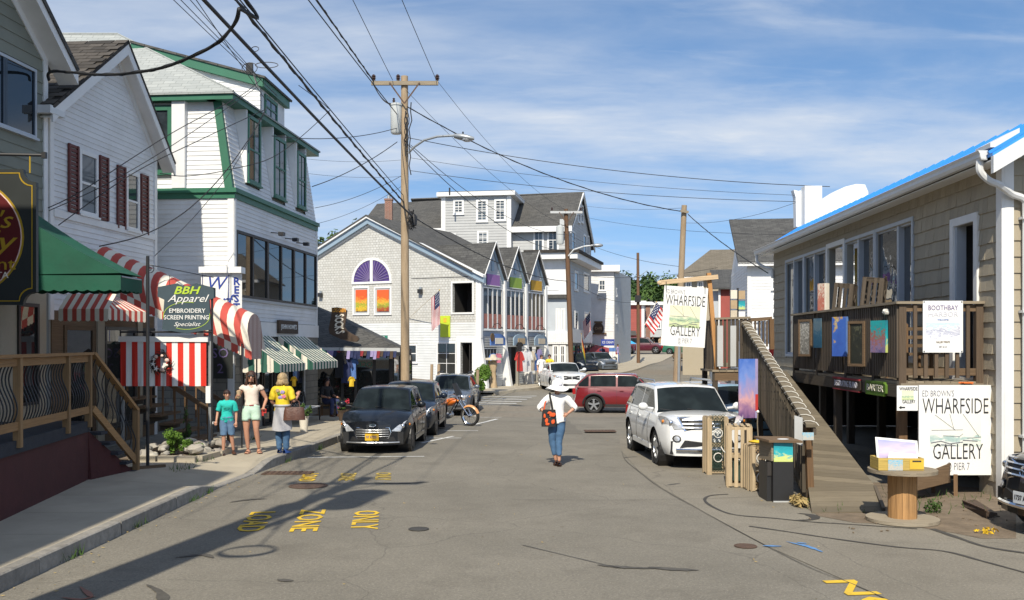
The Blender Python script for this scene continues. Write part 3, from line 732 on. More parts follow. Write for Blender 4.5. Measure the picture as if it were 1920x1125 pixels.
def roadword(txt,px,py,ln,ht,mat,shear=0.0):
 p=ground(px,py);m=Matrix.Identity(4)
 u=Vector((0.12,-1,0)).normalized();w=Vector((1,0.12,0)).normalized()
 for i in range(3): m[i][0],m[i][1],m[i][2]=u[i],w[i],(0,0,1)[i]
 m.translation=(p.x,p.y,0.003)
 o=lettering(txt,m,mat,None,size=ht,width=ln,ext=0.001,bold=0.012,name='road_marking')
 o['kind']='structure'
rg=random.Random(17);mb=MB()
for k in range(260):
 y=rg.uniform(9,34);x=interp(KERB,y)+abs(rg.gauss(0,.25))+.02 if k < 170 else rg.uniform(-4,4.5)
 z=gz(0,y)+.006;a=rg.uniform(0,6.3);s=rg.uniform(.012,.035);mb.poly([(x+s*math.cos(a),y+s*math.sin(a),z+.01),(x - s*.5*math.sin(a),y+s*.5*math.cos(a),z),(x - s*math.cos(a),y - s*math.sin(a),z+.004)])
o=mb.build('debris','dry_grass',None);o['kind']='stuff'
roadword('ONLY',683,974,1.45,0.52,'yellow_line');roadword('ZONE',576,975,1.7,0.52,'yellow_line');roadword('LOAD',478,977,1.5,0.5,'yellow_line')
roadword('ONLY',717,893,1.05,0.42,'yellow_line_worn');roadword('ZONE',650,894,1.05,0.42,'yellow_line_worn');roadword('LOAD',577,895,1.05,0.42,'yellow_line')
roadword('NO',1625,1119,1.35,0.5,'yellow_line')
def cover(px,py,r,mat,name='manhole_cover',label='',sq=None,ring=False):
 p=ground(px,py);mb=MB()
 t=thing(name,label,'manhole cover' if not sq else 'drain grate',(p.x,p.y,0),local=True)
 if sq:
  mb.box((0,0,0.003),(sq[0],sq[1],0.012));mb.build('iron_frame',mat,t)
  m2=MB()
  for i in range(9): m2.box((-sq[0]/2+(i+0.5)*sq[0]/9,0,0.012),(sq[0]/14,sq[1]*0.86,0.01))
  m2.build('grate',mat,t)
 else:
  mb.lathe([(r*0.86,0.0),(r*0.86,0.007),(r,0.007),(r,0.0)],n=24);mb.build('iron_frame',mat,t)
  m2=MB().lathe([(0.0,0.005),(r*0.84,0.005),(r*0.84,0.0)],n=24)
  m2.build('lid','asphalt' if ring else mat,t)
cover(540,887,0.4,'rust_iron','drain_grate','rusty rectangular drain grate by the dropped kerb',(0.95,0.42))
cover(578,911,0.34,'rust_iron','manhole_cover','round rusty cover between the two rows of yellow words')
cover(1398,1024,0.14,'rust_iron','valve_cover','small round valve cover beside blue spray paint')
cover(1125,808,0.3,'rust_iron','drain_grate','dark drain grate in the lane left of the white parked SUV',(0.9,0.5))
cover(785,992,0.14,'tar','valve_cover','tiny dark valve cover near the yellow word ONLY')
# ------------------------------------------------------------------ left side of the street
def slab(pts,th,mat,parent,name='roof'):
 a=[Vector(p) for p in pts];n=(a[1] - a[0]).cross(a[2] - a[0]).normalized()
 if n.z < 0: n=-n
 return MB().prism(a,-n*th).build(name,mat,parent)
def board(F,parent,mat,u0,u1,z0,z1,d0=0.0,d1=0.03,name='trim'):
 mb=MB();F.box(mb,u0,u1,z0,z1,d0,d1)
 return mb.build(name,mat,parent)
def rake(F,parent,mat,a,b,w,d0,d1,name='rake_board'):
 """board along a sloping edge a-b (u,z), hanging w below it"""
 mb=MB()
 mb.hexa([F.p(a[0],a[1] - w,d1),F.p(b[0],b[1] - w,d1),F.p(b[0],b[1] - w,d0),F.p(a[0],a[1] - w,d0),F.p(a[0],a[1],d1),F.p(b[0],b[1],d1),F.p(b[0],b[1],d0),F.p(a[0],a[1],d0)])
 return mb.build(name,mat,parent)
# --- grey-green restaurant house, only its far corner in the frame
F1=Fr(-10.4,8,85.3)
t=thing('grey_house','grey-green clapboard house with dark paired window above the Italian restaurant','house',(-10,14,0))
poly=[(0,0.13),(11.5,0.13),(11.5,8.35),(6.2,12.6),(0.9,8.35),(0,7.6)]
wr=(F1.px(-60,200)[0],F1.px(60,258)[1],F1.px(65,200)[0],F1.px(58,128)[1])
wallcore(F1,poly,[],'core_wall',t)
clad(F1,[(4,3.75),(11.4,3.75),(11.4,8.3),(6.2,12.5),(4,11)],[wr],0.235,'grey_siding',t)
board(F1,t,'white_paint',11.38,11.52,3.6,8.4,-0.02,0.045,'corner_board')
rake(F1,t,'white_paint',(6.2,12.78),(12.0,8.12),0.24,-0.01,0.42)
rake(F1,t,'white_paint',(6.2,12.56),(11.4,8.38),0.2,0.0,0.04,'frieze_board')
for s in ((12.0,8.12),(0.4,8.12)):
 slab([F1.p(6.2,12.86,0.45),F1.p(s[0],s[1]+0.08,0.45),F1.p(s[0],s[1]+0.08,-9),F1.p(6.2,12.86,-9)],0.09,'roof_dark',t)
window(F1,wr,t,'grey_frame','glass',2,1,0.055,0.05)
for a in ((wr[0]+.06,(wr[0]+wr[2])/2 - .03),((wr[0]+wr[2])/2+.03,wr[2] - .06)):
 mb=MB()
 for q in a: F1.box(mb,q - .035,q+.035,wr[1]+.05,wr[3] - .06,.02,.045)
 mb.build('sash','blue_frame',t)
board(F1,t,'beige_shingle',3,11.5,0.13,3.7,0.0,0.02,'shop_wall')
for a,b in ((6.1,7.6),(7.75,8.9),(9.1,9.9),(10.5,11.2)):
 window(F1,(a,1.3,b,3.3),t,'dark_frame','shop_glass',1,1,0.07,0.06,sill=False,name='shop_window')
t=thing('shade_building','tall clapboard building added out of frame to shade the deck','building',(-9,0,0))  # unseen block added beside the camera to shade the deck
FO=Fr(-7.45,-9,90);wallcore(FO,[(0,.1),(17.6,.1),(17.6,9.6),(0,9.6)],[],'grey_siding',t)
mb=MB();FO.box(mb,0,17.6,.1,9.6,-7,-.2);mb.build('mass','grey_siding',t);mb=MB();FO.box(mb,-.2,17.8,9.6,9.8,-7.2,.25);mb.build('roof','roof_dark',t)
for k in range(4): window(FO,(1.5+k*4,1,4+k*4,3.2),t,'white_paint','shop_glass',2,1)
FS=Fr(-9.0,14.0,0)
t=thing('hanging_sign','black notched hanging sign with gold edge and maroon oval of Italian restaurant','sign',(-7.6,14,3.1))
x0,x1,za,zb=0.75,2.06,3.07,5.05
def notch(x0,x1,za,zb,r):
 P=[]
 for cx,cz,a0 in ((x1,zb,180),(x0,zb,270),(x0,za,0),(x1,za,90)):
  for k in range(6):
   a=R(a0+90 - 90*k/5) if True else 0
   P.append((cx+r*math.cos(R(a0+90 - 18*k+0)),cz+r*math.sin(R(a0+90 - 18*k))))
 return P
def notched(x0,x1,za,zb,r):
 P=[]
 for cx,cz,s,e in ((x1,zb,180,270),(x1,za,90,180),(x0,za,0,90),(x0,zb,270,360)):
  for k in range(6):
   a=R(s+(e - s)*k/5);P.append((cx+r*math.cos(a),cz+r*math.sin(a)))
 return P
X0=-0.35
MB().prism([FS.p(u,z,0.0) for u,z in notched(X0,x1,za,zb,0.19)],(0,0.07,0)).build('board','sign_black',t)
o_,i_=notched(X0+.05,x1 - .05,za+.05,zb - .05,0.185),notched(X0+.065,x1 - .065,za+.065,zb - .065,0.185)
mb=MB()
for k in range(len(o_)):
 k2=(k+1) % len(o_)
 mb.poly([FS.p(*o_[k],0.006),FS.p(*i_[k],0.006),FS.p(*i_[k2],0.006),FS.p(*o_[k2],0.006)])
mb.build('border','gold',t)
cx,cz=(X0+x1)/2 - 0.02,(za+zb)/2
el=lambda a,b,d: [FS.p(cx+a*math.cos(2*math.pi*k/48),cz+b*math.sin(2*math.pi*k/48),d) for k in range(48)]
for nm,a,b,d,mt in (('rim',1.05,0.92,0.004,'gold'),('ring',1.02,0.893,0.008,'shell'),('oval',1.005,0.878,0.012,'sign_maroon')):
 MB().prism(el(a,b,d),(0,0.012,0)).build(nm,mt,t)
lettering("ut's",FS.mat(1.38,4.30,0.016),'gold',t,0.36,0.62,shear=0.35)
lettering('Italy',FS.mat(1.22,3.98,0.016),'gold',t,0.46,1.02,shear=0.35)
lettering('Restaurant',FS.mat(1.03,3.66,0.016),'gold',t,0.26,1.45)
lettering('HOMEMADE PASTA',FS.mat(1.05,3.50,0.016),'cream_canvas',t,0.13,1.22)
lettering('al dente',FS.mat(1.27,3.39,0.016),'cream_canvas',t,0.13,0.5,shear=0.3)
t=thing('sign_bracket','black iron bracket carrying the oval restaurant sign','bracket',(-9.0,14,5.3))
mb=MB().tube([(-9.9,14.04,5.32),(-6.85,14.04,5.26)],0.022).tube([(-9.9,14.04,5.45),(-8.2,14.04,5.30)],0.014);mb.build('arm','black_metal',t)
MB().tube([(-7.05,14.04,5.26),(-7.05,14.04,5.0)],0.012).build('hanger','gold',t);MB().box((-6.84,14.04,5.26),(0.06,0.06,0.09)).build('end_cap','black_metal',t)
# --- green awning over the restaurant door
FA=Fr(-10.2,17.3,0)
t=thing('green_awning','plain dark green canvas awning with scalloped valance beside the oval sign','awning',(-8,18.2,3.4))
A,B=(-9.66,5.42),(-7.05,3.78)
rows=[]
for k in range(9):
 q=k/8;x,z=A[0]+(B[0] - A[0])*q,A[1]+(B[1] - A[1])*q - 0.10*math.sin(math.pi*q)
 rows.append([(x,17.3,z),(x,17.8,z - 0.02*math.sin(math.pi*q)),(x,18.3,z)])
mb=MB().grid(rows,flip=True)
tri=[r[0] for r in rows]
mb.poly([(A[0],17.3,3.74)]+tri[::-1]);mb.poly([(A[0],18.3,3.74)]+[r[2] for r in rows])
mb.build('canopy','green_canvas',t)
mb=MB();n=26
def scallop(mb,a,b,z,drop,n,mi=None,depth=0.03):
 a,b=Vector(a),Vector(b)
 for k in range(n):
  m=mi(k) if mi else 0;P=[]
  for q in range(5):
   w=(k+q/4)/n;P.append(a.lerp(b,w)+Vector((0,0,-drop - depth*math.sin(math.pi*q/4))))
  mb.poly([a.lerp(b,(k+1)/n),a.lerp(b,k/n)]+P,m)
scallop(mb,(A[0],17.3,3.74),(B[0],17.3,3.74),3.74,0.26,13);scallop(mb,(B[0],17.3,3.74),(B[0],18.3,3.74),3.74,0.26,5);scallop(mb,(B[0],18.3,3.74),(A[0],18.3,3.74),3.74,0.26,13)
mb.build('valance','green_canvas',t)
mb=MB()
for y in (17.34,18.26): mb.tube([(A[0],y,3.7),(B[0],y,3.7)],0.018,6)
mb.tube([(B[0] - .01,17.34,3.72),(B[0] - .01,18.26,3.72)],0.018,6);mb.build('awning_frame','galvanised',t)
# --- restaurant deck with curved balusters and a stair rail
t=thing('restaurant_deck','raised dark deck with new timber railing, curved black balusters and maroon skirt','deck',(-8.2,13,0))
E0,E1=Vector((-6.35,10.2,0)),Vector((-7.25,16.5,0))
dirE=(E1 - E0).normalized();sE=Vector((-dirE.y,dirE.x,0))
wl=lambda q,z,d=0.0: E0.lerp(E1,q)+sE*d+Vector((0,0,z))
MB().hexa([wl(-.6,1.0),wl(1.0,1.0),wl(1.0,1.0,3),wl(-.6,1.0,3),wl(-.6,1.18),wl(1.0,1.18),wl(1.0,1.18,3),wl(-.6,1.18,3)]).build('deck_floor','dark_carpet',t)
MB().hexa([wl(-.6,0.0,.03),wl(1.0,0.0,.03),wl(1.0,0,2.8),wl(-.6,0,2.8),wl(-.6,1.0,.03),wl(1.0,1.0,.03),wl(1.0,1.0,2.8),wl(-.6,1.0,2.8)]).build('skirt','red_wall',t)
T1=Vector((-6.95,17.75,0))
MB().prism([wl(1.0,1.0,.03) ,E1+Vector((.03,.0,0.05)),T1+Vector((0,.1,0.05))],sE*2.3).build('stair_cheek','red_wall',t)
tr=MB().bar(wl(-.6,2.335),wl(1.0,2.335),0.13,0.045).build('top_rail','new_wood',t)
MB().bar(wl(-.6,2.25,.01),wl(1.0,2.25,.01),0.04,0.11).build('rail_board','new_wood',t)
MB().bar(wl(-.6,1.38),wl(1.0,1.38),0.05,0.12).build('bottom_rail','new_wood',t)
for q in (-0.2,0.14,0.47,0.80,0.985):
 p=wl(q,0);MB().box((p.x,p.y,1.7),(0.1,0.1,1.24),math.atan2(dirE.y,dirE.x)).build('post','new_wood_v',t)
def baluster(p,q):
 P=[]
 for k in range(13):
  w=k/12;P.append(Vector(p).lerp(Vector(q),w)+sE*(-0.055*math.sin(w*math.pi*2)))
 return MB().tube(P,0.011,5)
for k in range(52):
 q=-0.02+k*1.0/52
 if min(abs(q - z) for z in (0.14,0.47,0.80,0.985)) < 0.012: continue
 baluster(wl(q,1.42),wl(q,2.22)).build('baluster','black_metal',t,80)
ra,rb=E1+Vector((0.02,0.05,2.34)),T1+Vector((0,0,1.28))
MB().bar(ra,rb,0.13,0.05).build('stair_rail','new_wood',t)
MB().bar(ra - Vector((0,0,.95)),rb - Vector((0,0,.95)),0.06,0.12).build('stair_rail','new_wood',t)
MB().box((T1.x,T1.y,0.7),(0.1,0.1,1.16)).build('post','new_wood_v',t)
for k in range(9):
 q=(k+.6)/9.4;baluster(ra.lerp(rb,q) - Vector((0,0,.9)),ra.lerp(rb,q) - Vector((0,0,.04))).build('baluster','black_metal',t,80)
for k in range(5):
 MB().box((-7.95+.05*k,16.72+k*.24,0.95 - k*.2),(1.7,0.26,0.05)).build('tread','dark_carpet',t)
# --- white house with maroon shutters
F2=Fr(-9.5,19.7,85.24)
LW=4.82
uA,zA=F2.px(214,92)
t=thing('white_gabled_house','white clapboard gabled house with maroon shutters and brown shingle roof','house',(-10,22,0))
poly=[(0.0,0.13),(LW,0.13),(LW,7.42),(uA,zA),(0.0,7.5)]
w1=(F2.px(146,300)[0],F2.px(160,403)[1],F2.px(181,300)[0],F2.px(160,284)[1])
w2=(F2.px(234,300)[0],F2.px(246,432)[1],F2.px(259,300)[0],F2.px(246,322)[1])
dr=(0.5,0.2,1.75,2.9)
wallcore(F2,poly,[],'core_wall',t)
clad(F2,[(0.06,3.2),(LW - .06,3.2),(LW - .06,7.4),(uA,zA - .05),(0.06,7.45)],[w1,w2],0.118,'white_siding',t)
board(F2,t,'brown_wood',.06,LW - .06,.2,3.2,0,.02,'shop_wall')  # brown boarding and dark windows imitate the shade under the awnings
for a,b in ((1.85,2.15),(3.75,4.0)): board(F2,t,'beige_shingle',a,b,.2,3.1,.02,.06,'pilaster')
window(F2,(4.02,.5,4.7,2.9),t,'dark_frame','shop_glass',1,1,.07,.05,sill=False)
board(F2,t,'white_paint',-0.02,0.12,3.0,7.45,0,0.04,'corner_board');board(F2,t,'white_paint',LW - .12,LW+.02,0.2,7.42,0,0.04,'corner_board')
board(F2,t,'white_paint',0.1,LW - .1,F2.px(200,425)[1] - .06,F2.px(200,425)[1]+.09,0,0.06,'belt_board')
for r in (w1,w2):
 window(F2,r,t,'white_paint','window_glass',1,2,0.09,0.05)
 for s in (-1,1):
  a=r[0] - 0.45 if s < 0 else r[2]+0.05
  mb=MB();F2.box(mb,a,a+.06,r[1] - .03,r[3]+.03,0.025,0.07);F2.box(mb,a+.34,a+.40,r[1] - .03,r[3]+.03,0.025,0.07)
  n=15
  for k in range(n+1): F2.box(mb,a+.06,a+.34,r[1] - .03+k*(r[3] - r[1])/n,r[1]+.03+k*(r[3] - r[1])/n,0.025,0.055)
  sh=mb.build('shutter','maroon_shutter',t)
ovh=0.36
for (ue,ze,s) in ((-0.45,7.15,-1),(LW+.42,7.05,1)):
 slab([F2.p(uA,zA+.2,ovh),F2.p(ue,ze+.14,ovh),F2.p(ue,ze+.14,-10),F2.p(uA,zA+.2,-10)],0.07,'roof_brown',t)
 rake(F2,t,'white_paint',(uA,zA+.12),(ue,ze+.06),0.26,ovh - .05,ovh - .01)
 rake(F2,t,'white_paint',(uA,zA - .02),(ue,ze - .08),0.03,0.0,ovh - .05,'soffit')
 rake(F2,t,'white_paint',(uA,zA+.03),(ue+(0.45 if s < 0 else -.42),ze+.2),0.2,0.0,0.05,'frieze_board')
pa,pb=F2.p(uA,zA+.215,ovh),F2.p(-.45,7.305,ovh);sd=(pb - pa);sn=sd.length;sd.normalize();nn_=sd.cross(F2.n).normalized()
nn_=nn_ if nn_.z > 0 else -nn_
tile=MB().hexa([(0,0,0),(.315,0,0),(.315,.24,-.004),(0,.24,-.004),(0,0,.014),(.315,0,.014),(.315,.24,.004),(0,.24,.004)]).mesh('roof_shingle','shingle_brown')
for i in range(int(sn/.2)):
 for j in range(14):
  o=link('roof_shingle',tile,t);m4=Matrix.Identity(4);x=-F2.n;y=-sd
  for q in range(3): m4[q][0],m4[q][1],m4[q][2]=x[q],y[q],nn_[q]
  m4.translation=pb - sd*(i*.2)+x*(j*.32+.16*(i % 2)+random.uniform(-.02,.02))+nn_*.004
  o.matrix_basis=m4
mb=MB();F2.box(mb,-0.5,-0.02,7.12,7.24,-10,ovh);F2.box(mb,-.6,-.5,7.1,7.26,-10,ovh+.02);mb.build('gutter','gutter_white',t)
window(F2,dr,t,'brown_wood','shop_glass',1,1,.1,.05,sill=False,name='door')
window(F2,(2.2,.6,3.7,2.9),t,'dark_frame','shop_glass',2,1,.08,.05)
# --- striped awnings in front of the white house
def stripes(rows,n,name,mats,parent,flip=False):
 """cloth from a list of cross-section polylines, coloured stripe by stripe"""
 mb=MB()
 for i in range(len(rows) - 1):
  mb.grid([rows[i],rows[i+1]],mi=(i //n) % 2,flip=flip)
 return mb.build(name,mats,parent,60)
RC=['cream_canvas','red_canvas']
t=thing('striped_canopy','long red and cream striped canopy sloping down over the entrance stairs','canopy',(-7.6,22,2.3))
a0,a1=Vector((-9.45,22.0,4.55)),Vector((-5.95,22.2,2.95))
rows=[]
NS=46
for i in range(NS+1):
 c=a0.lerp(a1,i/NS);r=[]
 for k in range(9):
  q=k/8
  if q < 0.5: s=q/0.5;r.append(c+Vector((0.10*(1 - s),-0.62 - 0.02*math.sin(s*3),-0.62+0.62*s*0.75)))
  else: a=(q - .5)/.5*math.pi/2;r.append(c+Vector((0.0,-0.62*math.cos(a),-0.155+0.40*math.sin(a))))
 r2=[Vector((p.x,2*c.y - p.y,p.z)) for p in r[:-1]][::-1]
 rows.append(r+r2)
stripes(rows,2,'canopy',RC,t,True)
mb=MB()
for i in range(NS //2):
 A_,B_=rows[2*i][0],rows[2*i+2][0]
 scallop(mb,A_,B_,0,0.17,2,lambda k,i=i: (i+1) % 2,0.03)
mb.build('valance',RC,t)
mb=MB();e=rows[-1];c=sum(e,Vector())/len(e)
nn=22
for k in range(nn):
 ya,yb=e[0].y+(e[-1].y - e[0].y)*k/nn,e[0].y+(e[-1].y - e[0].y)*(k+1)/nn
 def topz(y):
  q=min(1,abs(y - (e[0].y+e[-1].y)/2)/.62)
  return a1.z - .155+.40*math.sqrt(max(0,1 - q*q))
 x=a1.x
 mb.poly([(x,ya,a1.z - .8),(x,yb,a1.z - .8),(x,yb,topz(yb)),(x,ya,topz(ya))],k % 2)
mb.build('end_curtain',['cream_canvas','maroon_canvas'],t)  # maroon instead of red puts this end's shade into the stripes
mb=MB()
for y in (21.5,22.75): mb.tube([(-6.05,y,.13),(-6.05,y,2.5)],.02,6)
mb.build('canopy_frame','black_metal',t)
t=thing('striped_awning','short red and cream striped awning with wavy valance under the green awning','awning',(-9,19.6,3))
rows=[]
y0_,zt,zb_=18.9,3.66,3.20
xa,xb=at(112,560,19.2).x,at(205,560,19.2).x
for i in range(23):
 x=xa+(xb - xa)*i/22;rows.append([(x,19.55,3.52),(x,19.15,3.20)])
stripes(rows,2,'canopy',RC,t)
mb=MB();scallop(mb,(xa,19.15,3.20),(xb,19.15,3.20),0,0.22,11,lambda k: k % 2,0.03)
xc=at(268,560,19.6).x
scallop(mb,(xb,19.15,3.20),(xc,19.9,3.16),0,0.20,14,lambda k: k % 2,0.025);mb.build('valance',RC,t)
rows=[]
for i in range(29):
 q=i/28;rows.append([(xb - .35+(xc - xb)*0.1*q,19.55+.6*q,3.52),(xb+(xc - xb)*q,19.15+.75*q,3.2 - .04*q)])
stripes(rows,2,'canopy',RC,t)
# --- stairs up to the white house, striped panel, wreath and shop sign
t=thing('entrance_stairs','dark timber steps with brown handrails under the striped canopy','stairs',(-7.6,21.6,0))
for k in range(7):
 MB().box((-6.75 - k*.28,21.7,0.2+k*.18),(0.32,1.3,0.05)).build('tread','brown_wood',t);MB().box((-6.90 - k*.28,21.7,0.11+k*.18),(0.03,1.3,0.15)).build('riser','dark_wood',t)
for y in (20.98,22.4):
 MB().bar((-6.6,y,1.05),(-8.6,y,2.35),.05,.1).build('handrail','brown_wood',t);MB().box((-6.6,y,.6),(.09,.09,.96)).build('post','brown_wood_v',t)
 for k in range(7): MB().box((-6.85 - k*.26,y,.85+k*.17),(.035,.035,.8)).build('baluster','brown_wood_v',t)
FP=Fr(0,20.6,0)
r=FP.rect(226,641,387,724)
t=thing('striped_screen','bright red and white striped canvas panel with white top board and wreath','panel',((r[0]+r[2])/2,20.6,.13))
mb=MB();n=15
for k in range(n):
 a,b=r[0]+(r[2] - r[0])*k/n,r[0]+(r[2] - r[0])*(k+1)/n
 sg=4
 for q in range(sg):
  f=lambda v: 0.012*math.sin(v*37)
  ua,ub=a+(b - a)*q/sg,a+(b - a)*(q+1)/sg
  mb.poly([FP.p(ua,r[1],f(ua)),FP.p(ub,r[1],f(ub)),FP.p(ub,r[3],0.01),FP.p(ua,r[3],0.01)],(k+1) % 2)
mb.build('canvas',['board_white','bright_red'],t)
mb=MB();FP.box(mb,r[0] - .03,r[2]+.04,r[3],r[3]+.12,-.12,.04);mb.build('top_board','board_white',t)
mb=MB()
for u in (r[0]+.02,r[2]+.06): FP.box(mb,u - .03,u+.03,.13,r[3]+.35 if u > r[0]+.1 else r[3],-.10,-.04)
mb.build('post','galvanised',t)
mb=MB();FP.box(mb,r[2]+.0,r[2]+.10,r[1] - .36,r[1] - .0,-.02,.05);mb.build('meter_box','board_white',t)
t=thing('wreath','twig wreath with pale shells and starfish on the striped panel','wreath',tuple(at(302,680,20.53)))
c=at(302,680,20.53);mb=MB()
for k in range(150):
 a=random.uniform(0,6.283);rr=random.gauss(.165,.03);q=a+random.uniform(.3,.9);r2=rr+random.uniform(-.03,.09)
 mb.tube([c+Vector((rr*math.cos(a),random.uniform(-.04,.02),rr*math.sin(a))),c+Vector((r2*math.cos(q),random.uniform(-.06,.02),r2*math.sin(q)))],.006,3,False)
o=mb.build('twig','twig',t);o['kind']='stuff'
for k,(a,mt,s) in enumerate(((75,'shell',.035),(20,'shell',.05),(-75,'shell',.055),(125,'shell',.045),(190,'board_white',.05),(235,'board_white',.055),(150,'board_white',.04),(-20,'cream_canvas',.03))):
 p=c+Vector((.155*math.cos(R(a)),-.06,.155*math.sin(R(a))))
 if mt =='board_white':
  pts=[]
  for q in range(10): rr=s*(1.2 if q % 2 ==0 else .4);pts.append(p+Vector((rr*math.cos(q*.628+k),0,rr*math.sin(q*.628+k))))
  MB().prism(pts,(0,.02,0)).build('starfish',mt,t)
 else: MB().ball(p,(s,s*.5,s*.85),10,6).build('shell',mt,t,80)
FB=Fr(0,20.45,0)
t=thing('tshirt_sign','slate blue sign cut like a T-shirt advertising embroidery and screen printing','sign',tuple(at(348,625,20.45)))
S=lambda pts: [FB.p(*FB.px(x,y),0) for x,y in pts]
out=[(322,533),(332,531),(340,535),(350,536),(360,535),(368,531),(376,533),(403,540),(403,558),(392,562),(396,618),(350,625),(304,618),(308,562),(295,556),(296,538)]
MB().prism(S(out),(0,.05,0)).build('board','sign_slate',t)
def fl(txt,x,y,w,h,mat,**k):
 u,z=FB.px(x,y);s=20.45/FPX
 lettering(txt,FB.mat(u,z,.006),mat,t,h*s,w*s,**k)
fl('BBH',349,545,50,20,'lime_text',shear=.3,bold=.02);fl('Apparel',351,560,78,20,'white_ink',shear=.4);fl('EMBROIDERY',351,583,68,11.5,'white_ink',bold=.008)
fl('SCREEN PRINTING',350,595.5,84,11.5,'white_ink',bold=.008);fl('Specialist',350,608,50,11,'white_ink',shear=.4)
mb=MB()
for k in range(40):
 if 12 < k < 19 or 31 < k < 39: continue
 a,b=6.283*k/40,6.283*(k+1)/40
 q=lambda an,rx,ry: FB.p(*FB.px(350+rx*math.cos(an),592+ry*math.sin(an)),.005)
 mb.poly([q(a,44,26),q(b,44,26),q(b,43,25.2),q(a,43,25.2)])
mb.build('ring','lime_text',t)
t=thing('sign_post','black iron post with scroll and crossbar holding the T-shirt shaped sign','sign post',(-6.62,17.9,.13))
px0=at(277,480,18.0)
MB().tube([(px0.x,18.0,.13),(px0.x,18.0,px0.z)],.032,10).build('post','black_metal',t)
u1,zc=at(395,622,20.4).x,at(300,620,18.4).z
mb=MB().tube([(at(222,619,20.4).x,20.5,zc),(u1,20.48,zc)],.022,6).tube([(u1,20.5,.13),(u1,20.5,zc+.9)],.025,8);mb.build('crossbar','black_metal',t)
mb=MB()
sc=[Vector((px0.x+.03+.10*math.sin(k*.45)*(1 - k/26),18.0,px0.z - .25+.09*math.cos(k*.45)*(1 - k/26))) for k in range(22)]
mb.tube(sc,.008,5)
mb.tube([Vector((px0.x,18.0,px0.z - .16)),Vector((at(400,538,20.4).x,20.4,at(400,520,20.4).z))],.009,5)
for x in (318,380): mb.tube([at(x,516,20.4),at(x,534,20.43)],.006,4)
mb.build('scroll','black_metal',t)
MB().bar((px0.x - .3,17.75,.17),(px0.x+.25,18.2,.17),.1,.1).build('foot','brown_wood',t)
# --- planting bed with edging stones and rocks
def leaves(c,r,n,s,mat,name,parent,flat=0.0,clumps=0,seed=None):
 rg=random.Random(seed if seed is not None else int(abs(c[0]*91+c[1]*37)) )
 mb=MB();c=Vector(c);cl=[]
 for k in range(clumps or 1):
  if clumps:
   a=Vector((rg.gauss(0,1),rg.gauss(0,1),rg.gauss(0,1))).normalized()*rg.uniform(.35,.85)
   cl.append((Vector((a.x*r[0],a.y*r[1],a.z*r[2])),rg.uniform(.28,.5)))
  else: cl.append((Vector(),1.0))
 for k in range(n):
  o,q=cl[rg.randrange(len(cl))]
  d=Vector((rg.gauss(0,1),rg.gauss(0,1),rg.gauss(0,1))).normalized()*(rg.random() **.4)
  p=c+o+Vector((d.x*r[0]*q,d.y*r[1]*q,d.z*r[2]*q))
  nrm=(d+Vector((rg.gauss(0,.6),rg.gauss(0,.6),rg.gauss(.3,.6)))).normalized()
  a=nrm.orthogonal().normalized();b=nrm.cross(a);an=rg.uniform(0,6.28)
  a,b=a*math.cos(an)+b*math.sin(an),b*math.cos(an) - a*math.sin(an)
  l=s*rg.uniform(.6,1.3)
  mb.poly([p - a*l,p - b*l*.45,p+a*l,p+b*l*.45])
 return mb.build(name,mat,parent,uv=False)
t=thing('planting_bed','granite edged planting bed full of rocks beside the striped panel','planter',(-6.6,19.8,.13))
pts=[ground(340,866,.13),ground(413,858,.13)]
for k,(a,b) in enumerate((((-7.0,19.05),(-6.25,19.0)),((-6.22,19.05),(-6.12,19.9)),((-6.1,19.95),(-6.05,20.9)),((-7.6,19.1),(-7.05,19.06)))):
 MB().bar((*a,.20),(*b,.20),.16,.16).build('edging_stone','concrete',t)
MB().box((-7.0,20.1,.15),(1.7,2.0,.12)).build('bed_soil','soil',t)
k=0
rg=random.Random(5)
for i in range(64):
 x,y=rg.uniform(-7.5,-6.12),rg.uniform(19.2,21.0)
 s=rg.uniform(.06,.15);z=.22+s*.4+(rg.random() < .35)*.12
 mb=MB().ball((0,0,0),(s*rg.uniform(.9,1.4),s,s*rg.uniform(.55,.8)),7,5,jit=.18)
 o=solo(mb,'rock','rock','pale rounded field stone lying in the planting bed','rock','rocks of the planting bed',50)
 o.location=(x,y,z);o.rotation_euler=(rg.uniform(-.4,.4),rg.uniform(-.4,.4),rg.uniform(0,6))
def shrub(name,label,c,r,n,s,mat,group=None,cat='shrub',h=None):
 t=thing(name,label,cat,(c[0],c[1],c[2] - r[2]),group=group)
 mb=MB();rg=random.Random(int(c[0]*100))
 for k in range(7): mb.tube([(c[0],c[1],c[2] - r[2]*1.05),(c[0]+rg.uniform(-.6,.6)*r[0],c[1]+rg.uniform(-.6,.6)*r[1],c[2]+rg.uniform(0,.6)*r[2])],[.012,.004],4)
 mb.build('stem','bark',t);leaves(c,r,n,s,mat,'foliage',t,clumps=9)
 return t
shrub('shrub','darker rounded green shrub in the rock bed, the larger of two',(-6.98,19.75,.50),(.28,.26,.28),1900,.03,'leaf_bright')
shrub('shrub','smaller bright green shrub in the rock bed by the boy',(-6.55,19.62,.42),(.20,.2,.20),1300,.028,'leaf_bright')
shrub('plant','thin upright green plant growing behind the rock bed',(-7.05,20.8,.75),(.12,.1,.45),120,.05,'leaf',cat='plant')
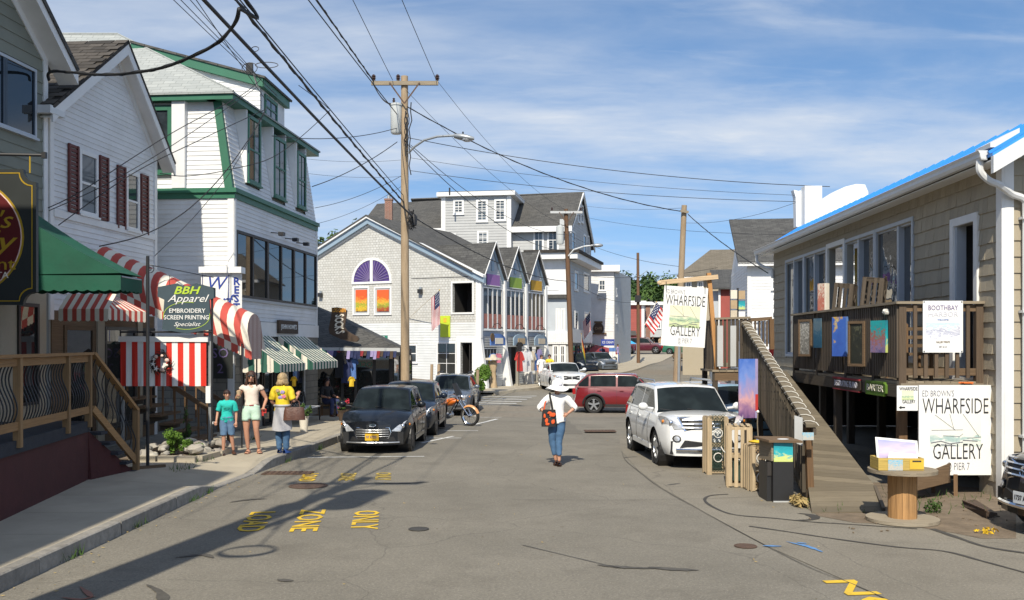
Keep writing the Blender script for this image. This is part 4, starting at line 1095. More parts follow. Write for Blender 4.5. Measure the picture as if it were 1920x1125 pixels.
# --- white building with green mansard trim
F3=Fr(-7.4,25.5,84.9)
FE=Fr(-7.4 - 7.97,25.5+.711,-5.1)
ZB=6.5;ZT=9.08;LEAN=0.155
F3m=Fr(-7.4,25.5,84.9,LEAN,ZB+.15);FEm=Fr(-7.4 - 7.97,25.5+.711,-5.1,0.03,ZB+.15)
t=thing('white_mansard_building','tall white clapboard building with dark green mansard trim and window strip','building',(-9,29,0))
L3=7.55
sw_=(0.12,F3.px(445,557)[1],L3 - .12,F3.px(445,432)[1])
wallcore(F3,[(0,.1),(L3,.1),(L3,ZB),(0,ZB)],[],'core_wall',t);wallcore(FE,[(0,.1),(8,.1),(8,ZB),(0,ZB)],[],'core_wall',t)
clad(F3,[(.12,3.15),(L3 - .1,3.15),(L3 - .1,ZB - .13),(.12,ZB - .13)],[sw_],0.115,'white_siding',t)
clad(FE,[(0,2.6),(7.86,2.6),(7.86,ZB - .13),(0,ZB - .13)],[],0.125,'white_siding',t)
board(FE,t,'white_paint',7.86,8.03,.1,ZB - .13,0,.045,'corner_board');board(F3,t,'white_paint',-.0,.13,.1,ZB - .13,0,.045,'corner_board')
board(F3,t,'white_paint',L3 - .12,L3,3.1,ZB - .13,0,.045,'corner_board')
for F,L_ in ((F3,L3),(FE,8.0)):
 board(F,t,'green_paint',0 if F is F3 else 0,L_+(.06 if F is FE else 0),ZB - .13,ZB+.02,-.02,.06,'green_band');board(F,t,'green_paint',0,L_+(.12 if F is FE else 0),ZB+.02,ZB+.14,-.02,.12,'green_band')
wallcore(F3m,[(.05,ZB+.1),(L3 - .05,ZB+.1),(L3 - .05,ZT),(.05,ZT)],[],'core_wall',t,.15,d=-.05);wallcore(FEm,[(0,ZB+.1),(7.9,ZB+.1),(7.62,ZT),(0,ZT)],[],'core_wall',t,.15,d=-.05)
dorm=[]
for a,b,za,zb in ((463,487,345,224),(512,534,372,262),(556,572,390,290)):
 u0,u1=F3.px(a,300,.0)[0],F3.px(b,300,.0)[0]
 dorm.append((u0,F3.px((a+b)/2,za)[1],u1,min(ZT - .05,F3.px((a+b)/2,zb)[1]+.05)))
hol=[(d[0] - .08,d[1] - .1,d[2]+.08,99) for d in dorm]
wE=(FE.px(279,250)[0],FE.px(280,326)[1],FE.px(324,250)[0],FE.px(280,200)[1])
clad(F3m,[(.1,ZB+.15),(L3 - .08,ZB+.15),(L3 - .08,ZT),(.1,ZT)],hol,0.125,'white_siding',t)
clad(FEm,[(0,ZB+.15),(7.9,ZB+.15),(7.56,ZT),(0,ZT)],[(wE[0],wE[1],wE[2],wE[3])],0.125,'white_siding',t)
mb=MB();mb.hexa([FEm.p(7.78,ZB+.14,.05),FEm.p(8.0,ZB+.14,.05),FEm.p(8.0,ZB+.14,-.1),FEm.p(7.78,ZB+.14,-.1),FEm.p(7.42,ZT,.05),FEm.p(7.62,ZT,.05),FEm.p(7.62,ZT,-.1),FEm.p(7.42,ZT,-.1)])
mb.build('hip_board','green_paint',t)
window(FE,(wE[0],wE[1],wE[2],wE[3]),t,'green_paint','window_glass',1,2,.12,.06)
mb=MB();FE.box(mb,wE[2]+.02,wE[2]+.38,ZB+.15,ZT - .02,-.1,.12);mb.build('wall_jog','white_siding',t)
for d in dorm:
 u0,z0,u1,z1=d
 for q in ((u0 - .07,u0),(u1,u1+.07)):
  mb=MB();mb.prism([F3.p(q[0],z0 - .05,.02),F3.p(q[0],ZT - .02,.02),F3.p(q[0],ZT - .02,-.45),F3.p(q[0],z0 - .05,-.08)],F3.u*(q[1] - q[0]));mb.build('dormer_cheek','white_paint',t)
 window(F3,d,t,'green_paint','window_glass',2,2,.10,.05,mw=.02)
def P3(u,z,d=0.0): return F3.p(u,z,d)
dt=-LEAN*(ZT - ZB)
ea=[FE.p(7.55+.16,ZT+.02,.2),P3(L3 - .05+.2,ZT+.02,dt+.34)]
mb=MB();F3.box(mb,-.2,L3+.1,ZT - .12,ZT+.06,dt - .3,dt+.46);mb.build('eave','green_paint',t)
mb=MB();FE.box(mb,0,7.56,ZT - .12,ZT+.06,-.4,.2);mb.build('eave','green_paint',t)
rA,rB=Vector((-11.7,28.5,11.7)),Vector((-18,28.6,11.75))
cn=P3(-.25,ZT+.07,dt+.5);cf=P3(L3+.15,ZT+.07,dt+.5);cw=FE.p(-3,ZT+.07,.25)
MB().prism([cn,rA,rB,cw],(0,0,-.05)).build('roof','roof_pale',t);MB().prism([cf,rA,cn],(0,0,-.05)).build('roof','roof_pale',t)
MB().prism([cf,P3(L3+.15,ZT+.07,-9),rB,rA],(0,0,-.05)).build('roof','roof_pale',t)
MB().tube([rA,cn],.03,6).build('ridge_cap','roof_pale',t);MB().tube([rA,rB],.04,6).build('ridge_cap','roof_pale',t)
FD=Fr(-12.4,27.9,-3)
q0,q1=FD.px(250,86),FD.px(488,150)
pl=[(q0[0],9.1),(q1[0],9.1),(q1[0],q1[1] - .1),(q0[0],q0[1] - .1)]
wallcore(FD,pl,[],'core_wall',t,.15,'dormer_wall');clad(FD,pl,[],0.135,'white_siding',t)
rake(FD,t,'green_paint',(q0[0],q0[1]+.05),(q1[0]+.12,q1[1]+.03),.26,-.02,.16,'rake_board')
slab([FD.p(q0[0],q0[1]+.1,.2),FD.p(q1[0]+.2,q1[1]+.06,.2),FD.p(q1[0]+.2,q1[1]+.06,-2.6),FD.p(q0[0],q0[1]+.1,-2.6)],.06,'roof_dark',t)
FG=Fr(*FD.p(q1[0],0).xy,87)
wallcore(FG,[(0.02,9.1),(2.4,9.1),(2.4,q1[1] - .12),(.02,q1[1] - .12)],[],'white_siding',t,.12,'dormer_wall')
window(FG,(.35,9.15,1.55,q1[1] - .3),t,'green_paint','window_glass',2,2,.1,.05)
board(FG,t,'green_paint',-.1,2.5,q1[1] - .22,q1[1]+.02,0,.14,'eave')
mb=MB();u0,z0,u1,z1=sw_
for k in range(7):
 w=.10 if k % 2 else .14
 x=u0+(u1 - u0)*k/6;F3.box(mb,max(u0,x - w/2),min(u1,x+w/2),z0+.05,z1 - .05,0,.055)
F3.box(mb,u0,u1,z1 - .07,z1,0,.06);F3.box(mb,u0,u1,z0,z0+.07,0,.06)
so_=mb.build('strip_window','dark_frame',t)
for k in range(6):
 g_=MB();a=u0+(u1 - u0)*k/6;F3.box(g_,a+.05,a+(u1 - u0)/6 - .05,z0+.07,z1 - .07,0,.015);g_.build('pane','shop_glass',so_)
board(F3,t,'grey_panel',u0 - .05,u1+.05,z0 - .08,z0 - .003,0,.07,'sill')
for a,b in ((.0,.55),(L3 - 1.35,L3)): board(F3,t,'grey_block',a,b,.1,3.1,0,.05,'pier')
board(FE,t,'grey_block',5.5,8.0,.1,2.58,0,.03,'pier')
board(F3,t,'white_paint',.0,L3,2.72,3.13,0,.08,'fascia')
for a,b in ((.6,2.1),(2.2,2.9),(3.1,4.0),(4.3,6.1)):
 window(F3,(a,.55 if b - a > 1 else .14,b,2.68),t,'white_paint' if b > 4 else 'dark_frame','shop_glass',1,1,.07,.06,sill=False,name='shop_window')
for u,zz_,wh_ in ((2.9,5.75,'nearest the corner board'),(4.2,5.72,'in the middle of the row'),(5.3,5.7,'nearest the sock shop')):
 tt=thing('floodlight','small dark floodlight over the window strip, '+wh_,'floodlight',tuple(F3.p(u,zz_,.2)),group='floodlights over the window strip')
 MB().tube([F3.p(u,zz_+.05,.0),F3.p(u,zz_+.02,.28)],.015,5).build('arm','black_metal',tt)
 mb=MB();F3.box(mb,u - .09,u+.09,zz_ - .05,zz_+.05,.26,.42);mb.build('lamp_head','black_metal',tt)
t=thing('shop_sign','small dark brown shop sign with white letters over green striped awnings','sign',tuple(F3.p(2.5,2.9,.15)))
a,b=F3.px(514,610)[0],F3.px(550,610)[0]
mb=MB();F3.box(mb,a,b,2.82,3.22,.08,.16);mb.build('board','sock_brown',t)
lettering("JOHN HOWE'S",F3.mat((a+b)/2,3.02,.165),'white_ink',t,.2,(b - a)*.82)
GC=['cream_canvas','dark_green_canvas']
def green_awning(u0,u1,label,reach=1.15,zt=2.74,zb=1.95):
 t=thing('window_awning',label,'awning',tuple(F3.p((u0+u1)/2,zb,.5)),group='green and white striped shop awnings')
 rows=[];n=34
 for i in range(n+1):
  u=u0+(u1 - u0)*i/n
  rows.append([F3.p(u,zt,.08),F3.p(u,zt - (zt - zb)*.5 - .02,reach*.5),F3.p(u,zb,reach)])
 stripes(rows,2,'canopy',GC,t)
 for uu in (u0,u1):
  mb=MB();n=6
  for k in range(n):
   d0,d1=.08+(reach - .08)*k/n,.08+(reach - .08)*(k+1)/n
   f=lambda d: zt - (zt - zb)*(d - .08)/(reach - .08)
   mb.poly([F3.p(uu,zb,d0),F3.p(uu,zb,d1),F3.p(uu,f(d1),d1),F3.p(uu,f(d0),d0)],k % 2)
  mb.build('side_curtain',GC,t)
 mb=MB();scallop(mb,F3.p(u0,zb,reach),F3.p(u1,zb,reach),0,.2,17,lambda k: k % 2,.025)
 for uu in (u0,u1): scallop(mb,F3.p(uu,zb,.1),F3.p(uu,zb,reach),0,.2,6,lambda k: k % 2,.025)
 mb.build('valance',GC,t)
green_awning(.35,2.6,'green and white striped window awning closer to the red striped canopy')
green_awning(3.35,6.1,'green and white striped window awning next to the grey block pier')
t=thing('restaurant_sign','white box sign with blue script and vertical letters REST above canopy','sign',tuple(at(415,600,25.1)))
FR1=Fr(at(377,560,25.1).x,25.1,0);a=0;b=at(432,560,25.1).x - at(377,560,25.1).x;z0,z1=at(0,640,25.1).z,at(0,512,25.1).z
mb=MB();FR1.box(mb,a,b,z0,z1,-.1,0);mb.build('panel','board_white',t)
FR2=Fr(at(433,560,25.1).x,25.1,20);c_=at(453,560,25.1).x - at(433,560,25.1).x
mb=MB();FR2.box(mb,.01,c_,z0,z1,-.1,0);mb.build('panel','board_white',t)
mb=MB();FR1.box(mb,-.03,b+c_+.03,z1,z1+.16,-.3,.1);mb.build('top_board','board_white',t)
for i,l in enumerate('RESTA'): lettering(l,FR2.mat(c_/2,z1 - .22 - i*.225,.006),'blue_ink',t,.27,bold=.03)
lettering('W',FR1.mat(.36,z1 - .28,.006),'blue_ink',t,.48,shear=.3);lettering('harf',FR1.mat(.45,z1 - .72,.006),'blue_ink',t,.42,shear=.3)
mb=MB();FR1.box(mb,.03,.05,z0,z1 - .04,0,.006);FR1.box(mb,b - .05,b - .03,z0,z1 - .04,0,.006);mb.build('border','blue_ink',t)
t=thing('dark_sign','dark wall sign with faint violet letters below the striped canopy','sign',tuple(at(410,710,24.9)))
FQ=Fr(0,24.9,0);r=FQ.rect(390,645,436,710);mb=MB();FQ.box(mb,r[0],r[2],r[1],r[3],-.05,0);mb.build('board','sign_black',t)
lettering('SO',FQ.mat((r[0]+r[2])/2,r[3] - .25,.005),'violet_ink',t,.35);lettering('2',FQ.mat((r[0]+r[2])/2,r[1]+.25,.005),'violet_ink',t,.35)
t=thing('bench','iron bench with scroll back in front of the shop window','bench',(-5.9,27.9,.13))
cb=F3.p(2.9,.13,1.0)
def FX(u,z,d): return F3.p(u,z,d)
for k in range(4):
 mb=MB();F3.box(mb,2.9,4.6,.55,.58,.55+k*.12,.65+k*.12);mb.build('slat','white_paint',t)
mb=MB()
for u in (2.95,4.55): mb.tube([FX(u,.13,1.0),FX(u,.56,1.0),FX(u,.56,.55),FX(u,1.0,.5)],.022,6).tube([FX(u,.13,.6),FX(u,.56,.6)],.022,6)
mb.build('bench_frame','black_metal',t)
mb=MB()
for k in range(6):
 u=3.1+k*.26;mb.tube([FX(u+.1*math.cos(a_*.5),.78+.14*math.sin(a_*.5),.53) for a_ in range(14)],.015,5)
mb.tube([FX(2.95,1.0,.5),FX(4.55,1.0,.5)],.02,6);mb.build('scroll','black_metal',t)
def pot(x,y,r,h,mat,label,fm='leaf',fr=.22,flower=None,z=.13):
 t=thing('flower_pot',label,'flower pot',(x,y,z))
 MB().lathe([(r*.7,0),(r,h),(r*1.08,h),(r*1.08,h+.03),(r*.9,h+.03),(r*.85,h - .03),(0,h - .03)],(x,y,z),14).build('pot',mat,t,40)
 leaves((x,y,z+h+fr*.8),(fr,fr,fr),220,.05,fm,'foliage',t,clumps=5)
 if flower: leaves((x,y,z+h+fr),(fr,fr,fr*.9),90,.035,flower,'blossoms',t,clumps=5,seed=3)
pot(-5.55,25.6,.13,.42,'cream_canvas','tall cream pot with green plant standing by the bench')
pot(-4.75,30.5,.2,.3,'sock_brown','brown tub of red flowers behind the black hatchback',flower='petal_red',fr=.32)
pot(-5.2,29.6,.18,.3,'sock_brown','dark tub of red flowers beside the seated person',flower='petal_red',fr=.25)
# ------------------------------------------------------------------ the middle of the street
# --- sock shop lean-to
t=thing('lean_to_shop','low glazed lean-to shop with dark posts and sloping dark roof','shop',(-5.6,36.5,0))
FK1=Fr(at(597,700,34.0).x - .6,34.2,12)
uE=FK1.px(735,700)[0];zg=gz(0,35)+.13
zt1=FK1.px(735,655)[1]
us=[0.2]+[FK1.px(x,700)[0] for x in (642,667,702,733)]
wallcore(FK1,[(0,zg - .3),(uE,zg - .3),(uE,zt1),(0,zt1)],[(us[i]+.05,zg+.35,us[i+1] - .05,zt1 - .15) for i in range(4)],'dark_frame',t,.12)
for i in range(4):
 g_=MB();FK1.box(g_,us[i]+.05,us[i+1] - .05,zg+.35,zt1 - .15,-.08,-.06);g_.build('pane','shop_glass',t)
FK2=Fr(*FK1.p(uE,0).xy,84)
wallcore(FK2,[(0.02,zg - .3),(3.4,zg - .3),(3.4,zt1),(0.02,zt1)],[],'dark_frame',t,.12)
for i in range(3): window(FK2,(.15+i*1.1,zg+.3,1.15+i*1.1,zt1 - .2),t,'dark_frame','shop_glass',1,1,.05,.04,sill=False)
board(FK1,t,'brown_wood',us[0],uE,zg,zg+.3,0,.03,'plinth')
ev=[FK1.p(-.9,zt1+.1,.75),at(750,652,33.9),at(757,650,37.6)]
tp=[at(560,560,37.8),at(640,592,37.8)]
tp2=at(648,596,38.6)
MB().prism([ev[0],ev[1],tp2,tp[0]],(0,0,-.07)).build('roof','roof_dark',t);MB().prism([ev[1],ev[2],tp2],(0,0,-.07)).build('roof','roof_grey',t)
mb=MB();mb.bar(ev[0]+Vector((0,-.02,-.08)),ev[1]+Vector((0,-.02,-.08)),.05,.14);mb.build('fascia','grey_panel',t)
for k in range(26):
 p=ev[0].lerp(ev[1],.28+.7*k/26)+Vector((0,-.06,-.12));w=.09;h=random.uniform(.16,.30)
 tt=MB().prism([p+Vector((-w,0,0)),p+Vector((w,0,0)),p+Vector((w*.7,-.02,-h)),p+Vector((-w*.5,.01,-h))],(0,.02,0))
 solo(tt,'hanging_sock',random.choice(['cloth_navy','cloth_lilac','sock_brown','cloth_black','cloth_black','maroon_canvas','cloth_navy']),'small sock hanging in the row along the lean-to eave','sock','socks hung along the lean-to eave')
fu,fz=FK1.px(684,668)
lettering('LARAY',FK1.mat(fu,fz,-.055),'ink',t,.26,-.85);lettering('SOCKS',FK1.mat(fu,fz - .3,-.055),'street_green',t,.26,-.8)
FSK=Fr(0,33.55,0)
pts=[(622,577),(632,576),(643,578),(650,582),(648,598),(646,612),(650,620),(660,626),(670,631),(673,636),(668,641),(655,640),(640,636),(628,631),(618,626),(616,617),(618,606),(621,594)]
t=thing('sock_sign','giant brown sock shaped sign with pale letters on the lean-to roof','sign',tuple(at(640,640,33.55)))
MB().prism([FSK.p(*FSK.px(x,y),0) for x,y in pts],(0,.18,0)).build('sock_board','sock_brown',t)
for (x,y,a,l) in ((636,592,0,'S'),(635,600,0,'O'),(635,607.5,0,'C'),(635,615,0,'K'),(637,623,0,'S')):
 u,z=FSK.px(x,y);lettering(l,FSK.mat(u,z,.006) @ Matrix.Rotation(R(-80),4,'Z'),'cream_canvas',t,.42,bold=.03,sx=.5)
u,z=FSK.px(636,582);lettering('LOG CABIN',FSK.mat(u,z,.006),'orange_ink',t,.2,.46,bold=.02)
mb=MB();
for k in range(9): mb.add([FSK.p(*FSK.px(x+k*.6,y),.004) for x,y in ((646,600+k),(648,600+k),(647,602+k))],[(0,1,2)])
def garment(p,w,h,mat,label,cat='garment',group=None,kind='shirt',rz=0.0,name='hanging_shirt'):
 """a shirt on a hanger: sleeves, body and a slight fold"""
 cs,sn=math.cos(rz),math.sin(rz);q=lambda x,z,d: Vector((p[0]+x*cs - d*sn,p[1]+x*sn+d*cs,p[2]+z))
 if kind =='shirt': out=[(-.12,0),(-.3,-.06),(-.52,-.42),(-.38,-.48),(-.28,-.28),(-.3,-1),(.3,-1),(.28,-.28),(.38,-.48),(.52,-.42),(.3,-.06),(.12,0),(0,-.04)]
 else: out=[(-.28,0),(-.34,-1),(-.05,-1),(0,-.3),(.05,-1),(.34,-1),(.28,0)]
 t=thing(name,label,cat,tuple(p),group=group)
 rg=random.Random(int(p[0]*97+p[2]*31))
 MB().prism([q(x*w,z*h,rg.uniform(-.03,.03)) for x,z in out],(-.05*sn,.05*cs,0)).build('cloth',mat,t)
 MB().tube([q(-.25*w,-.04*h,.02),q(0,.03,.02),q(0,.12,.02),q(.03,.14,.02)],.008,4).build('hanger','black_metal',t)
for px,py,Y,w,h,mt,lb in ((648,665,33.7,.5,1.0,'cloth_navy','navy jacket hanging in the doorway of the lean-to'),(661,660,33.8,.4,.95,'cloth_blue','pale blue shirt hanging at the lean-to post'),(636,660,33.5,.5,.9,'cloth_black','dark sweater hanging under the lean-to roof'),(659,706,33.6,.25,.35,'petal_yellow','small yellow cloth hanging by the lean-to window')):
 garment(at(px,py,Y),w,h,mt,lb)
# --- shingled building with three gables
FW=Fr(-1.67,50,180+26.2)                    # gable wall, u away to the left
FW=Fr(-1.67 - .8973*13.8,50+.4415*13.8,-26.2)   # same plane, u running right to the corner at 13.8
UC=13.8
ZE=5.94;ZA=9.25
fx=FW.px
t=thing('shingled_gable_building','pale shingled shop building with blue-grey trim and half-round purple window','building',(-5,53,0))
poly=[(0,-.2),(UC,-.2),(UC,ZE),(UC - 6.91,ZA),(0,ZE)]
rc=FW.rect
hw=(fx(660,590)[0],fx(660,590)[1],fx(736,590)[0],fx(736,538)[1])
dk=(fx(849,586)[0],fx(849,586)[1],fx(886,586)[0],fx(886,530)[1])
w3=(fx(764,680)[0],fx(764,680)[1],fx(783,680)[0],fx(783,645)[1])
w4=(fx(819,702)[0],fx(819,702)[1],fx(857,702)[0],fx(857,641)[1])
d5=(fx(864,712)[0],fx(864,712)[1],fx(886,712)[0],fx(886,642)[1])
wallcore(FW,poly,[dk,d5],'cedar_shingle',t,.2)
zsp=fx(740,606)[1]
clad(FW,[(0,-.1),(UC - .1,-.1),(UC - .1,zsp),(0,zsp)],[w3,w4,d5,(hw[0],hw[1],hw[2],99)],0.14,'cool_siding',t,False)
for h in (dk,d5):
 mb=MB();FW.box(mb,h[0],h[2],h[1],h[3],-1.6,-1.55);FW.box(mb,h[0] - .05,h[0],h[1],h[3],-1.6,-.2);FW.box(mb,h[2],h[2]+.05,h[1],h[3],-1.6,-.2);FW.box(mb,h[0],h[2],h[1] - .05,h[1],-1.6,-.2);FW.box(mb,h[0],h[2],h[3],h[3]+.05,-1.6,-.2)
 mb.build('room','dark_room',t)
def surround(F,r,parent,mat='white_paint',w=.1,pr=.05,name='window_casing'):
 mb=MB();u0,z0,u1,z1=r
 F.box(mb,u0 - w,u0,z0 - w,z1+w,0,pr);F.box(mb,u1,u1+w,z0 - w,z1+w,0,pr);F.box(mb,u0,u1,z1,z1+w,0,pr - .003);F.box(mb,u0,u1,z0 - w,z0,0,pr - .003)
 return mb.build(name,mat,parent)
surround(FW,dk,t);surround(FW,d5,t,w=.25)
mb=MB();FW.box(mb,d5[0]+.45,d5[0]+.5,d5[1],d5[3],-.15,-.1);FW.box(mb,d5[0]+.5,d5[2],d5[1],d5[1]+.3,-.13,-.1);mb.build('door','dark_frame',t)
cu=(fx(660,528)[0]+fx(735,528)[0])/2;cr=(fx(735,528)[0] - fx(660,528)[0])/2;czz=fx(697,528)[1]
def arc(r0,r1,a0,a1,d,n=14):
 o=[FW.p(cu+r0*math.cos(R(a0+(a1 - a0)*k/n)),czz+r0*math.sin(R(a0+(a1 - a0)*k/n)),d) for k in range(n+1)]
 i=[FW.p(cu+r1*math.cos(R(a0+(a1 - a0)*k/n)),czz+r1*math.sin(R(a0+(a1 - a0)*k/n)),d) for k in range(n+1)]
 return o+i[::-1]
mb=MB().prism(arc(cr,cr*.9,0,180,.05),-FW.n*.05);FW.box(mb,cu - .09,cu+.09,czz,czz+cr*.93,0,.055);FW.box(mb,cu - cr,cu+cr,czz - .12,czz,0,.055)
hwin=mb.build('fan_window','white_paint',t)
for a0,a1 in ((0,88),(92,180)):
 MB().prism(arc(cr*.9,.01,a0,a1,.02),-FW.n*.02).build('pane','purple_glass',hwin)
 mb=MB()
 for q in range(1,9):
  a=R(a0+(a1 - a0)*q/9);mb.bar(FW.p(cu+.2*math.cos(a),czz+.2*math.sin(a),.03),FW.p(cu+cr*.86*math.cos(a),czz+cr*.86*math.sin(a),.03),.05,.03,FW.n)
 o=mb.build('curtain_pleat','violet_ink',hwin);o['kind']='stuff'
for k,(xa,xb,pa,pb,nm) in enumerate(((662,693,668,689,'pic_orange'),(702,735,708,730,'pic_orange_lower'))):
 r=FW.rect(xa,590,xb,538);r=(r[0],fx(xa,591)[1],r[2],fx(xa,538)[1])
 wv=window(FW,r,t,'white_paint','grey_panel',1,1,.09,.06,sill=False)
 rp=(fx(pa,584)[0],fx(pa,584)[1],fx(pb,584)[0],fx(pb,543)[1])
 tt=thing('poster',('orange poster with fruit-like shapes in the window under the fan light, away from the pole','orange poster with green and yellow shapes in the window beside the pole')[k],'poster',tuple(FW.p(rp[0],rp[1],.05)))
 mb=MB();FW.box(mb,rp[0],rp[2],rp[1],rp[3],.035,.07);mb.build('print',nm,tt)
 mb=MB();FW.box(mb,rp[0]+.05,rp[2] - .05,rp[3] - .02,rp[3]+.03,.03,.06);mb.build('hanger','grey_panel',tt)
window(FW,w3,t,'white_paint','window_glass',1,2,.08,.05);window(FW,w4,t,'white_paint','shop_glass',2,3,.09,.05,name='shop_window')
w6=(fx(742,680)[0],fx(742,680)[1],fx(752,680)[0],fx(752,655)[1]);window(FW,w6,t,'white_paint','window_glass',1,2,.07,.05)
for a,b in (((0,ZE),(UC - 6.91,ZA)),((UC+.35,ZE - .17),(UC - 6.91,ZA))):
 rake(FW,t,'white_paint',(a[0],a[1]+.30),(b[0],b[1]+.30),.12,-.02,.34);rake(FW,t,'blue_grey_paint',(a[0],a[1]+.18),(b[0],b[1]+.18),.30,-.01,.22);rake(FW,t,'white_paint',(a[0],a[1] - .12),(b[0],b[1] - .12),.1,0,.05,'frieze_board')
board(FW,t,'white_paint',UC - .22,UC+.02,-.1,ZE - .1,0,.06,'corner_board')
board(FW,t,'white_paint',fx(889,700)[0],UC - .1,fx(889,705)[1],fx(889,640)[1],.02,.07,'door_panel')
for s_ in ((UC - .25,ZE - .0),(-.3,ZE - .1)):
 slab([FW.p(UC - 6.91,ZA+.36,.36),FW.p(s_[0],s_[1]+.36,.36),FW.p(s_[0],s_[1]+.36,-9.0),FW.p(UC - 6.91,ZA+.36,-9.0)],.08,'roof_dark',t)
for px,py in ((603,553),(790,546)):
 tt=thing('wall_lamp',('small grey wall lamp under the roof slope left of the fan window' if px < 700 else 'small grey wall lamp between the utility pole and open window'),'wall lamp',tuple(FW.p(*fx(px,py),.1)))
 u,z=fx(px,py);mb=MB();FW.box(mb,u - .11,u+.11,z - .12,z+.1,.04,.24);mb.build('lamp_body','black_metal',tt);mb=MB();FW.box(mb,u - .07,u+.07,z+.1,z+.22,.0,.12);mb.build('mount','galvanised',tt)
r=(fx(827,632)[0],fx(827,632)[1],fx(845,632)[0],fx(845,592)[1])
tt=thing('lime_panel','tall lime green board on the white clapboard beside the corner','panel',tuple(FW.p(r[0],r[1],.06)))
mb=MB();FW.box(mb,r[0],r[2],r[1],r[3],.03,.09);mb.build('board','lime',tt);mb=MB();FW.box(mb,r[0]+.2,r[2] - .2,r[3] - .35,r[3] - .12,.09,.1);mb.build('emblem','yellow_line',tt)
tt=thing('street_sign','green street name sign on bracket behind the sock shop roof','street sign',tuple(at(711,632,44)))
p=at(711,632,44);MB().box(p,(.78,.03,.14)).build('blade','street_green',tt);MB().tube([p+Vector((.1,0,0)),p+Vector((.1,.02,-2.7))],.03,6).build('post','galvanised',tt)
FT=Fr(p.x,p.y - .018,0);lettering('BOOTH PL',FT.mat(0,p.z,.001),'white_ink',tt,.12,.55)
def flag(base,tip,w,h,label,droop=.75,sag=0.5,Y=None,n=14,name='flag',bands=13,canton=True,mats=None,side=1):
 """cloth hanging from an angled staff, with folds"""
 base,tip=Vector(base),Vector(tip);t=thing(name,label,'flag',tuple(base))
 MB().tube([base,tip],.018,6).build('staff','cream_canvas',t);MB().ball(tip,.035,8,6).build('finial','gold',t,80)
 d=(base - tip).normalized();mb=MB();cols=13;m=bands
 rows=[]
 for i in range(m+1):
  r=[]
  for j in range(cols+1):
   q=j/cols;a=tip+d*(h*i/m)
   fold=math.sin(q*9+i*.25)*.05*(0.3+q)
   r.append(a+Vector((side*w*q*(1 - droop),fold,-w*q*droop - .03*q*i/m)))
  rows.append(r)
 k0=0
 for i in range(m):
  for j in range(cols):
   mi=(2 if (canton and i < m*.54 and j < cols*.42) else i % 2) if mats is None else i*len(mats) //m
   mb.poly([rows[i][j],rows[i][j+1],rows[i+1][j+1],rows[i+1][j]],mi)
 mb.build('cloth',mats or ['cloth_red','cloth_white','cloth_navy'],t,60)
 if canton and mats is None:
  s=MB()
  for i in range(7):
   for j in range(5):
    if (i+j) % 2 ==0:
     c=rows[i][j].lerp(rows[i+1][j+1],.5);nrm=(rows[i][j+1] - rows[i][j]).cross(rows[i+1][j] - rows[i][j]).normalized()*.012
     if nrm.y > 0: nrm=-nrm
     a=(rows[i][j+1] - rows[i][j])*.25;b=(rows[i+1][j] - rows[i][j])*.25
     s.poly([c+nrm - a - b,c+nrm+a - b,c+nrm+a+b,c+nrm - a+b])
  o=s.build('star','white_ink',t);o['kind']='stuff'
 return t
u,z=fx(768,596)
flag(FW.p(u,z,.05),at(824,544,49.0),1.75,.95,'striped national flag drooping from an angled staff on the gable wall',droop=.98)
FN=Fr(-1.67,50,63.8)
tG=t
LG=8.25/3
ridgeY=0
